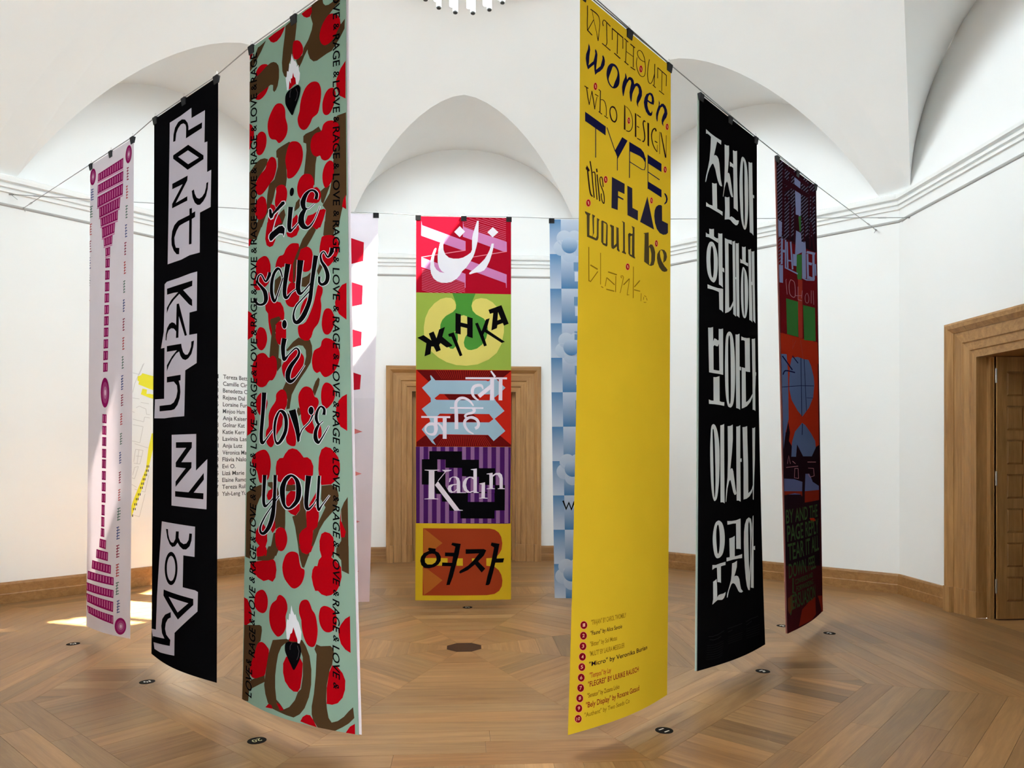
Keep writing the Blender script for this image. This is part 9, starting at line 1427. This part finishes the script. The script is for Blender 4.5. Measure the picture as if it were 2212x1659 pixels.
class Sheet:
    def __init__(s, key):
        (tl, tr, bl, br, s.e, s.b, n, s.W, s.H) = SHEETS[key]
        s.tl, s.tr, s.bl, s.br, s.n = map(Vector, (tl, tr, bl, br, n))
        c = (s.bl + s.br) / 2
        s.base = Vector((c.x, c.y, 0))
    def at(s, x, y, off=0.0):
        """a point of the hanging cloth, x and y in millimetres from its top left corner"""
        u, v = x / 1000 / s.W, y / 1000 / s.H
        ev = max(v, 0.0) ** s.e
        def edge(t, b):
            return Vector((t.x + (b.x - t.x) * ev, t.y + (b.y - t.y) * ev, t.z + (b.z - t.z) * v))
        p = edge(s.tl, s.bl) * (1 - u) + edge(s.tr, s.br) * u
        vv = max(v, 0.0)
        bulge = s.b * math.sin(math.pi * min(max(u, 0), 1)) * vv * vv
        return p + s.n * (bulge + off) - s.base

DU, DV = 50.0, 100.0
LAYER = 0.0005
def drape(sheet, bm, off):
    """cut flat print along the cloth's grid, clip it to the cloth, then lay it on the cloth"""
    xs = [v.co.x for v in bm.verts]; ys = [v.co.y for v in bm.verts]
    if not xs: return
    for axis, lo, hi, step, lim in ((0, min(xs), max(xs), DU, sheet.W * 1000), (1, min(ys), max(ys), DV, sheet.H * 1000)):
        no = (1, 0, 0) if axis == 0 else (0, 1, 0)
        k = math.floor(max(lo, 0) / step) + 1
        while k * step < min(hi, lim):
            co = (k * step, 0, 0) if axis == 0 else (0, k * step, 0)
            bmesh.ops.bisect_plane(bm, geom=bm.verts[:] + bm.edges[:] + bm.faces[:], plane_co=co, plane_no=no, dist=0.01)
            k += 1
        if lo < 0:
            bmesh.ops.bisect_plane(bm, geom=bm.verts[:] + bm.edges[:] + bm.faces[:], plane_co=(0, 0, 0), plane_no=no, clear_inner=True)
        if hi > lim:
            co = (lim, 0, 0) if axis == 0 else (0, lim, 0)
            bmesh.ops.bisect_plane(bm, geom=bm.verts[:] + bm.edges[:] + bm.faces[:], plane_co=co, plane_no=no, clear_outer=True)
    for v in bm.verts:
        v.co = sheet.at(v.co.x, v.co.y, off)

def steps(s):
    a = list(map(int, s.split())); P = []; x = y = 0
    for i in range(0, len(a), 2):
        x += a[i]; y += a[i + 1]; P.append((x / 2, y / 2))
    return P

def add_outline(bm, text):
    if text[0] == 'S':
        P = steps(text[1:])
        vs = [bm.verts.new((x, y, 0)) for x, y in P]
        for i in range(0, len(vs) - 2, 2):
            try: bm.faces.new((vs[i], vs[i + 2], vs[i + 3], vs[i + 1]))
            except ValueError: pass
        return
    loops = [steps(t) for t in text.split('|')]
    flat = [p for l in loops for p in l]
    vs = [bm.verts.new((x, y, 0)) for x, y in flat]
    for t in tessellate_polygon([[Vector((x, y, 0)) for x, y in l] for l in loops]):
        try: bm.faces.new([vs[i] for i in t])
        except ValueError: pass

def finish(bm, name, mat, parent):
    me = bpy.data.meshes.new(name)
    bm.to_mesh(me); bm.free()
    return link(name, me, mat, parent)

_glyph = {}
def text_mesh(s, shear=0.0):
    key = (s, shear)
    if key not in _glyph:
        cu = bpy.data.curves.new('lettering', 'FONT')
        cu.body = s; cu.size = 1; cu.resolution_u = 3; cu.shear = shear; cu.offset = 0.012
        o = bpy.data.objects.new('lettering', cu); col.objects.link(o)
        dg = bpy.context.evaluated_depsgraph_get()
        me = bpy.data.meshes.new_from_object(o.evaluated_get(dg))
        V = [(v.co.x, v.co.y) for v in me.vertices]; Fc = [tuple(p.vertices) for p in me.polygons]
        bpy.data.objects.remove(o); bpy.data.curves.remove(cu); bpy.data.meshes.remove(me)
        _glyph[key] = (V, Fc)
    return _glyph[key]
def fit_text(s, length, cap, shear=0.0):
    """flat triangles of a word stretched into a box centred on the origin, y up"""
    V, Fc = text_mesh(s, shear)
    x0, x1 = min(v[0] for v in V), max(v[0] for v in V)
    caps = 0.728
    return [((x - (x0 + x1) / 2) / max(x1 - x0, 1e-6) * length, (y / caps - 0.5) * cap) for x, y in V], Fc

def cloth_mesh(sheet, off_front, off_back, x0=0.0, x1=None):
    x1 = sheet.W * 1000 if x1 is None else x1
    W, H = sheet.W * 1000, sheet.H * 1000
    xs = [x0] + [k * DU for k in range(1, int(W // DU) + 1) if x0 < k * DU < x1 - 1] + [x1]
    ys = [k * DV for k in range(int(H // DV) + 1) if k * DV < H - 1] + [H]
    nx, ny = len(xs), len(ys)
    V = [sheet.at(x, y, off_front) for y in ys for x in xs] + [sheet.at(x, y, off_back) for y in ys for x in xs]
    N = nx * ny
    Fc = []
    for j in range(ny - 1):
        for i in range(nx - 1):
            a = j * nx + i
            Fc.append((a, a + nx, a + nx + 1, a + 1))
            Fc.append((N + a, N + a + 1, N + a + nx + 1, N + a + nx))
    ring = [i for i in range(nx)] + [j * nx + nx - 1 for j in range(1, ny)] + [(ny - 1) * nx + i for i in range(nx - 2, -1, -1)] + [j * nx for j in range(ny - 2, 0, -1)]
    for k in range(len(ring)):
        a, b = ring[k], ring[(k + 1) % len(ring)]
        Fc.append((a, b, N + b, N + a))
    return mesh('cloth', V, Fc, False)

def clip_meshes():
    w, h = 0.028, 0.044
    V = [(-w, -0.013, 0.004), (w, -0.013, 0.004), (w, 0.013, 0.004), (-w, 0.013, 0.004), (-w, -0.004, -h), (w, -0.004, -h), (w, 0.004, -h), (-w, 0.004, -h)]
    Fc = [(3, 2, 1, 0), (4, 5, 6, 7), (0, 1, 5, 4), (1, 2, 6, 5), (2, 3, 7, 6), (3, 0, 4, 7)]
    body = mesh('clip', V, Fc)
    pts = [(-0.009, 0, 0.004), (-0.012, 0, 0.022), (-0.006, 0, 0.034), (0.006, 0, 0.034), (0.012, 0, 0.022), (0.009, 0, 0.004)]
    V, Fc = tube_vf(pts, 0.0012, 5)
    return body, mesh('clip_wire', V, Fc, True)
CLIP, CLIP_WIRE = clip_meshes()

BANNERS = [
 ('tower', 'white banner with a magenta skyscraper drawing running down its length', 'lining_white', 0.985, 1.0),
 ('body', 'black banner with pale cut-out lettering DONT KERN MY BODY read sideways', 'lining_white', 0.985, 1.0),
 ('heart', 'green, brown and red camouflage banner with burning hearts and black script words', 'lining_white', 0.97, 1.008),
 ('teeth', 'white banner with a column of red teeth, half hidden behind the camouflage banner', 'lining_white', 0.985, 1.0),
 ('centre', 'banner of five coloured squares hanging before the closed wall end, with words in five scripts', 'lining_white', 0.985, 1.0),
 ('blue', 'pale blue checkered banner with soft flowers, half hidden behind the yellow banner', 'lining_white', 0.985, 1.0),
 ('yellow', 'bright yellow banner with navy words beginning WITHOUT women who DESIGN TYPE', 'lining_white', 0.985, 1.0),
 ('korean', 'black banner with five lines of tall white Korean letters', 'lining_mint', -0.010, 0.03),
 ('purple', 'dark red and purple collage banner with green hand lettering near its foot', 'lining_pink', -0.008, 0.03),
]
BANNERS[4] = ('centre', 'banner of five coloured squares with words in five scripts, hanging before the central doorway', 'lining_white', 0.985, 1.0)
SHEET, ROOT, CABLE_PTS = {}, {}, {}
for key, label, lining, u0, u1 in BANNERS:
    sh = Sheet(key); SHEET[key] = sh
    e = empty('hanging_banner', sh.base); ROOT[key] = e
    tag(e, label, 'banner', 'banners hung from the three steel cables')
    gname = 'ground_' + key
    o = link('cloth', cloth_mesh(sh, 0.0, -0.0012), ink(gname), e)
    W = sh.W * 1000
    if u1 > 1.0 or u0 < 0:
        q = link('lining', cloth_mesh(sh, -0.012, -0.0132, u0 * W, u1 * W), ink(lining), e)
        q['label'] = 'pale edge of the second cloth layer behind'
    d = (sh.tr - sh.tl).normalized()
    ang = math.atan2(d.y, d.x)
    pts = []
    for x in (22, W / 2, W - 22):
        p = sh.at(x, 0)
        c = link('clip', CLIP, BLACK_CLIP, e, p + Vector((0, 0, 0.003)))
        c.rotation_euler = (0, 0, ang)
        link('clip_wire', CLIP_WIRE, STEEL, c)
        pts.append(p + sh.base + Vector((0, 0, 0.012)))
    CABLE_PTS[key] = pts

for key, name, inkname, layer, outl in PRINT:
    bm = bmesh.new()
    for t in outl.split(';'):
        add_outline(bm, t)
    drape(SHEET[key], bm, LAYER * layer)
    o = finish(bm, name, ink(inkname), ROOT[key])
    if name in ('small_caption', 'caption') or inkname in ('crimson_line', 'scarlet_line', 'lavender_grey'): o['kind'] = 'stuff'

# words set in type, one object for each
for key, s, cx, cy, length, cap, turn, name, inkname, layer in WORDS:
    P, Fc = fit_text(s, length, cap, 0.25 if key == 'heart' else 0.0)
    bm = bmesh.new(); vs = []
    for x, y in P:
        if turn == 0: q = (cx + x, cy - y)
        elif turn == 1: q = (cx - y, cy - x)        # reads upwards
        else: q = (cx + y, cy + x)                  # reads downwards
        vs.append(bm.verts.new((q[0], q[1], 0)))
    for f in Fc:
        try: bm.faces.new([vs[i] for i in f])
        except ValueError: pass
    drape(SHEET[key], bm, LAYER * layer)
    o = finish(bm, name, ink(inkname), ROOT[key])
    if name == 'list_line': o['kind'] = 'stuff'

def fade_part(key, name, quads, layer):
    """printed colour blends: quads of (x0, y0, x1, y1, top rgb, bottom rgb) and discs (cx, cy, r, top, bottom)"""
    sh = SHEET[key]
    bm = bmesh.new()
    lay = bm.verts.layers.float_color.new('ink')
    for q in quads:
        if len(q) == 6:
            x0, y0, x1, y1, a, b = q
            P = [(x0, y0), (x1, y0), (x1, y1), (x0, y1)]
        else:
            cx, cy, r, a, b = q
            P = [(cx + r * math.cos(2 * math.pi * k / 28), cy + r * math.sin(2 * math.pi * k / 28)) for k in range(28)]
            y0, y1 = cy - r, cy + r
        a, b = [[c * 0.92 for c in srgb(*k)] for k in (a, b)]
        vs = []
        for x, y in P:
            v = bm.verts.new((x, y, 0)); vs.append(v)
            t = min(max((y - y0) / (y1 - y0), 0), 1)
            v[lay] = (*[a[i] + (b[i] - a[i]) * t for i in range(3)], 1)
        bm.faces.new(vs)
    drape(sh, bm, LAYER * layer)
    return finish(bm, name, INK_FADE, ROOT[key])
# blue banner: checker of fading cells and soft flowers
sh = SHEET['blue']; W, H = sh.W * 1000, sh.H * 1000
rows = 11; ch = H / rows
cols = [0, 118, 345, 465, 690, 812, W]
for j in range(rows):
    cells = []
    for i in range(len(cols) - 1):
        A, B = ((96, 146, 194), (212, 222, 238)) if i % 2 == 0 else ((214, 224, 240), (84, 138, 188))
        if i % 2 == 1 and j % 1 == 0:
            cells.append((cols[i], j * ch, cols[i + 1], (j + 1) * ch, A, B))
        else:
            cells.append((cols[i], j * ch, cols[i + 1], (j + 1) * ch, A, B))
    fade_part('blue', 'checker_row', cells, 1)
notch = []
for j in range(1, rows - 1):
    for x in (250, 600):
        notch += [(x, j * ch + 85, x + 95, j * ch + 175, (128, 164, 200), (120, 160, 200)), (x + 10, j * ch + 185, x + 95, j * ch + 285, (226, 232, 242), (214, 224, 238))]
fade_part('blue', 'notch', notch, 2)
for cx, cy in ((208, 270), (215, 1340), (210, 2615), (180, 3720), (560, 800), (560, 1880), (560, 3150), (900, 300), (900, 1400), (900, 2600)):
    fl = []
    for k in range(5):
        a = 2 * math.pi * (k + 0.25) / 5
        fl.append((cx + 92 * math.cos(a), cy + 92 * math.sin(a), 82, (216, 226, 240), (188, 206, 228)))
    fade_part('blue', 'flower', fl, 2)
    fade_part('blue', 'flower_heart', [(cx, cy, 84, (206, 222, 240), (76, 134, 188))], 3)
# the toothed banner fades to blush towards its foot
sh = SHEET['teeth']
fade_part('teeth', 'blush', [(0, 1900, sh.W * 1000, sh.H * 1000, (236, 230, 238), (238, 212, 214))], 0.5)

# ---------------------------------------------------------------- steel cables
def cable(name_label, pts, ends, near_end):
    e = empty('steel_cable', (ends.x, ends.y, 0))
    tag(e, name_label, 'cable', 'steel cables strung across the room')
    path = [ends] + pts + [near_end]
    V, Fc = tube_vf([p - e.location for p in path], 0.0035, 6)
    add('wire', V, Fc, CABLE, e, True)
    for a, b in ((path[0], path[1]), (path[-1], path[-2])):
        d = (b - a).normalized()
        V, Fc = tube_vf([a + d * 0.30 - e.location, a + d * 0.40 - e.location], 0.008, 8)
        add('turnbuckle', V, Fc, STEEL, e, True)
        V, Fc = tube_vf([a - e.location, a + d * 0.05 - e.location], 0.008, 8)
        add('wall_hook', V, Fc, CABLE, e, True)
        V, Fc = tube_vf([a + d * 0.02 - e.location, a + d * 0.10 + Vector((0, 0, -0.05)) - e.location], 0.003, 6)
        add('wire_tail', V, Fc, CABLE, e, True)
    return e
V3 = lambda k: Vector(ANCHORS[k])
def order(keys, rev=False):
    P = []
    for k in keys: P += CABLE_PTS[k]
    return P
near_r = Vector((2.12, -4.98, 4.32)); near_l = Vector((-2.12, -4.98, 4.32))
cable('thin steel cable carrying the skyscraper, black and camouflage banners on the left', order(['tower', 'body', 'heart']), V3('L'), near_r)
cable('thin steel cable across the back carrying the five-square banner', order(['teeth', 'centre', 'blue']), V3('B0'), V3('B1'))
cable('thin steel cable carrying the yellow, Korean and collage banners on the right', order(['purple', 'korean', 'yellow']), V3('R'), near_l)

# ---------------------------------------------------------------- numbered discs on the floor
DISC_INK = plain('disc_black', (0.012, 0.010, 0.009), 0.8, spec=0.1)
DISC_GOLD = plain('disc_gold', (0.62, 0.60, 0.30), 0.6)
DISC_WHITE = plain('disc_white', (0.8, 0.77, 0.7), 0.6)
def disc(xy, label, text, rot, mat):
    e = empty('floor_disc', (xy[0], xy[1], 0))
    tag(e, label, 'floor marker', 'round number markers on the parquet')
    n = 32; r = 0.052
    V = [(r * math.cos(2 * math.pi * k / n), r * math.sin(2 * math.pi * k / n), z) for z in (0.0, 0.0014) for k in range(n)]
    Fc = [tuple(n + k for k in range(n))] + [(k, (k + 1) % n, n + (k + 1) % n, n + k) for k in range(n)]
    add('sticker', V, Fc, DISC_INK, e)
    c, s = math.cos(rot), math.sin(rot)
    if text:
        P, Fc = fit_text(text, 0.052, 0.042)
    else:
        P, Fc = [], []
        for k, (x0, y0, x1, y1) in enumerate(((-0.022, -0.02, -0.010, 0.02), (-0.004, -0.006, 0.006, 0.02), (0.010, -0.02, 0.022, 0.008))):
            b = len(P); P += [(x0, y0), (x1, y0), (x1, y1), (x0, y1)]; Fc.append((b, b + 1, b + 2, b + 3))
    o = add('numeral', [(x * c - y * s, x * s + y * c, 0.0019) for x, y in P], Fc, mat, e)
DL = [('black round floor marker numbered 20 in front of the camouflage banner', '20', RAD(215), DISC_GOLD),
      ('dark round floor marker beside the foot of the black DONT KERN banner', None, RAD(215), DISC_WHITE),
      ('dark round floor marker left of the skyscraper banner near the sun patch', None, RAD(215), DISC_WHITE),
      ('dark round floor marker under the five-square banner', None, 0, DISC_WHITE),
      ('black round floor marker numbered 11 right of the yellow banner', '11', RAD(-55), DISC_WHITE),
      ('dark round floor marker right of the black Korean banner', None, RAD(-55), DISC_WHITE),
      ('dark round floor marker right of the purple collage banner', None, RAD(-55), DISC_WHITE),
      ('dark round floor marker half hidden left of the purple collage banner', None, RAD(-55), DISC_WHITE)]
for xy, (lb, tx, ro, mt) in zip(DISCS, DL): disc(xy, lb, tx, ro, mt)

# ---------------------------------------------------------------- lettering and map on the back left wall
INK_WALL = plain('wall_ink', (0.05, 0.05, 0.05), 0.7)
LINE_GREY = plain('map_grey', (0.60, 0.60, 0.60), 0.8)
MAP_YEL = plain('map_yellow', (0.83, 0.78, 0.03), 0.7)
e = empty('wall_name_list', side_pt(135, NAMES[0][2] / 1000, 0))
tag(e, 'numbered list of names in black letters on the white wall behind the banners', 'wall lettering')
def on_wall(l, z, off=0.0015): return side_pt(135, l, z, off)
def wall_text(s, l, z, length, cap, parent, mat, name, left=True):
    P, Fc = fit_text(s, length, cap)
    V = [on_wall((l - length / 2 if left else l + length / 2) - x, z + cap / 2 + y) - parent.location for x, y in P]
    return add(name, V, [f[::-1] for f in Fc], mat, parent)
for num, nm, l, z, ln, cap, nl in NAMES:
    q = wall_text(nm, l / 1000, z / 1000, ln / 1000, cap / 1000, e, INK_WALL, 'name_line'); q['kind'] = 'stuff'
    wall_text(num, nl / 1000, z / 1000, (0.02 if len(num) == 1 else 0.046), cap / 1000, e, INK_WALL, 'list_number', left=False)
m = empty('wall_map', side_pt(135, NAMES[0][2] / 1000 + 0.7, 0))
tag(m, 'faint grey line map with bright yellow shapes on the wall behind the skyscraper banner', 'wall map')
def wpts(s):
    a = list(map(int, s.split())); return [(a[i] / 1000, a[i + 1] / 1000) for i in range(0, len(a), 2)]
for s in MAP_YELLOW:
    P = wpts(s)
    tr = tessellate_polygon([[Vector((x, y, 0)) for x, y in P]])
    add('yellow_shape', [on_wall(x, y, 0.0012) - m.location for x, y in P], tr, MAP_YEL, m)
for s in MAP_LINES:
    P = wpts(s); V = []; Fc = []
    for (x0, y0), (x1, y1) in zip(P[:-1], P[1:]):
        d = Vector((x1 - x0, y1 - y0)).normalized(); w = 0.0028
        b = len(V)
        for x, y, sg in ((x0, y0, 1), (x0, y0, -1), (x1, y1, -1), (x1, y1, 1)):
            V.append(on_wall(x - d.y * w * sg, y + d.x * w * sg, 0.001) - m.location)
        Fc.append((b, b + 1, b + 2, b + 3))
    add('map_line', V, Fc, LINE_GREY, m)
for i, (x, y) in enumerate(wpts(MAP_DIGITS)):
    V = []; Fc = []
    for dx in (-0.014, 0.006):
        b = len(V)
        for ax, ay in ((0, -0.014), (0.011, -0.014), (0.011, 0.014), (0, 0.014)):
            V.append(on_wall(x + dx + ax, y + ay, 0.002) - m.location)
        Fc.append((b, b + 1, b + 2, b + 3))
    add('map_figure', V, Fc, INK_WALL, m)

# ---------------------------------------------------------------- chandelier of glass tubes
ch = empty('chandelier', (0.0, 0.0, 5.5))
tag(ch, 'white glass tube chandelier hanging at the very top of the view', 'chandelier')
def lathe(prof, n=12):
    V, Fc = [], []
    for r, z in prof:
        for k in range(n):
            V.append((r * math.cos(2 * math.pi * k / n), r * math.sin(2 * math.pi * k / n), z))
    for i in range(len(prof) - 1):
        for k in range(n):
            Fc.append((i * n + k, i * n + (k + 1) % n, (i + 1) * n + (k + 1) % n, (i + 1) * n + k))
    return V, Fc
tube_me = mesh('tube', *lathe([(0.001, 0.018), (0.0225, 0.018), (0.0225, 0.70), (0.001, 0.70)]), True)
cap_me = mesh('tube_cap', *lathe([(0.001, 0.0), (0.012, 0.001), (0.0195, 0.006), (0.0225, 0.018), (0.001, 0.0185)]), True)
for k in range(16):
    a = 2 * math.pi * (k + 0.5) / 16
    for r, dz, da in ((0.40, 0.03, 0.0), (0.39, 0.07, 0.085)):
        q = link('tube', tube_me, WHITE_GLASS, ch, (r * math.cos(a + da), r * math.sin(a + da), dz))
        if da == 0.0: link('tube_cap', cap_me, DARK_CAP, q)
V, Fc = lathe([(0.33, 0.60), (0.43, 0.60), (0.43, 0.66), (0.33, 0.66), (0.33, 0.60)], 48)
add('ring', V, Fc, STEEL, ch, True)
V, Fc = boxes_vf([(-0.4, 0.4, -0.012, 0.012, 0.66, 0.68), (-0.012, 0.012, -0.4, 0.4, 0.66, 0.68)])
add('spider', V, Fc, STEEL, ch)
V, Fc = tube_vf([(0, 0, 0.66), (0, 0, LZ1 + 0.6 - 5.5)], 0.015, 10)
add('rod', V, Fc, STEEL, ch, True)
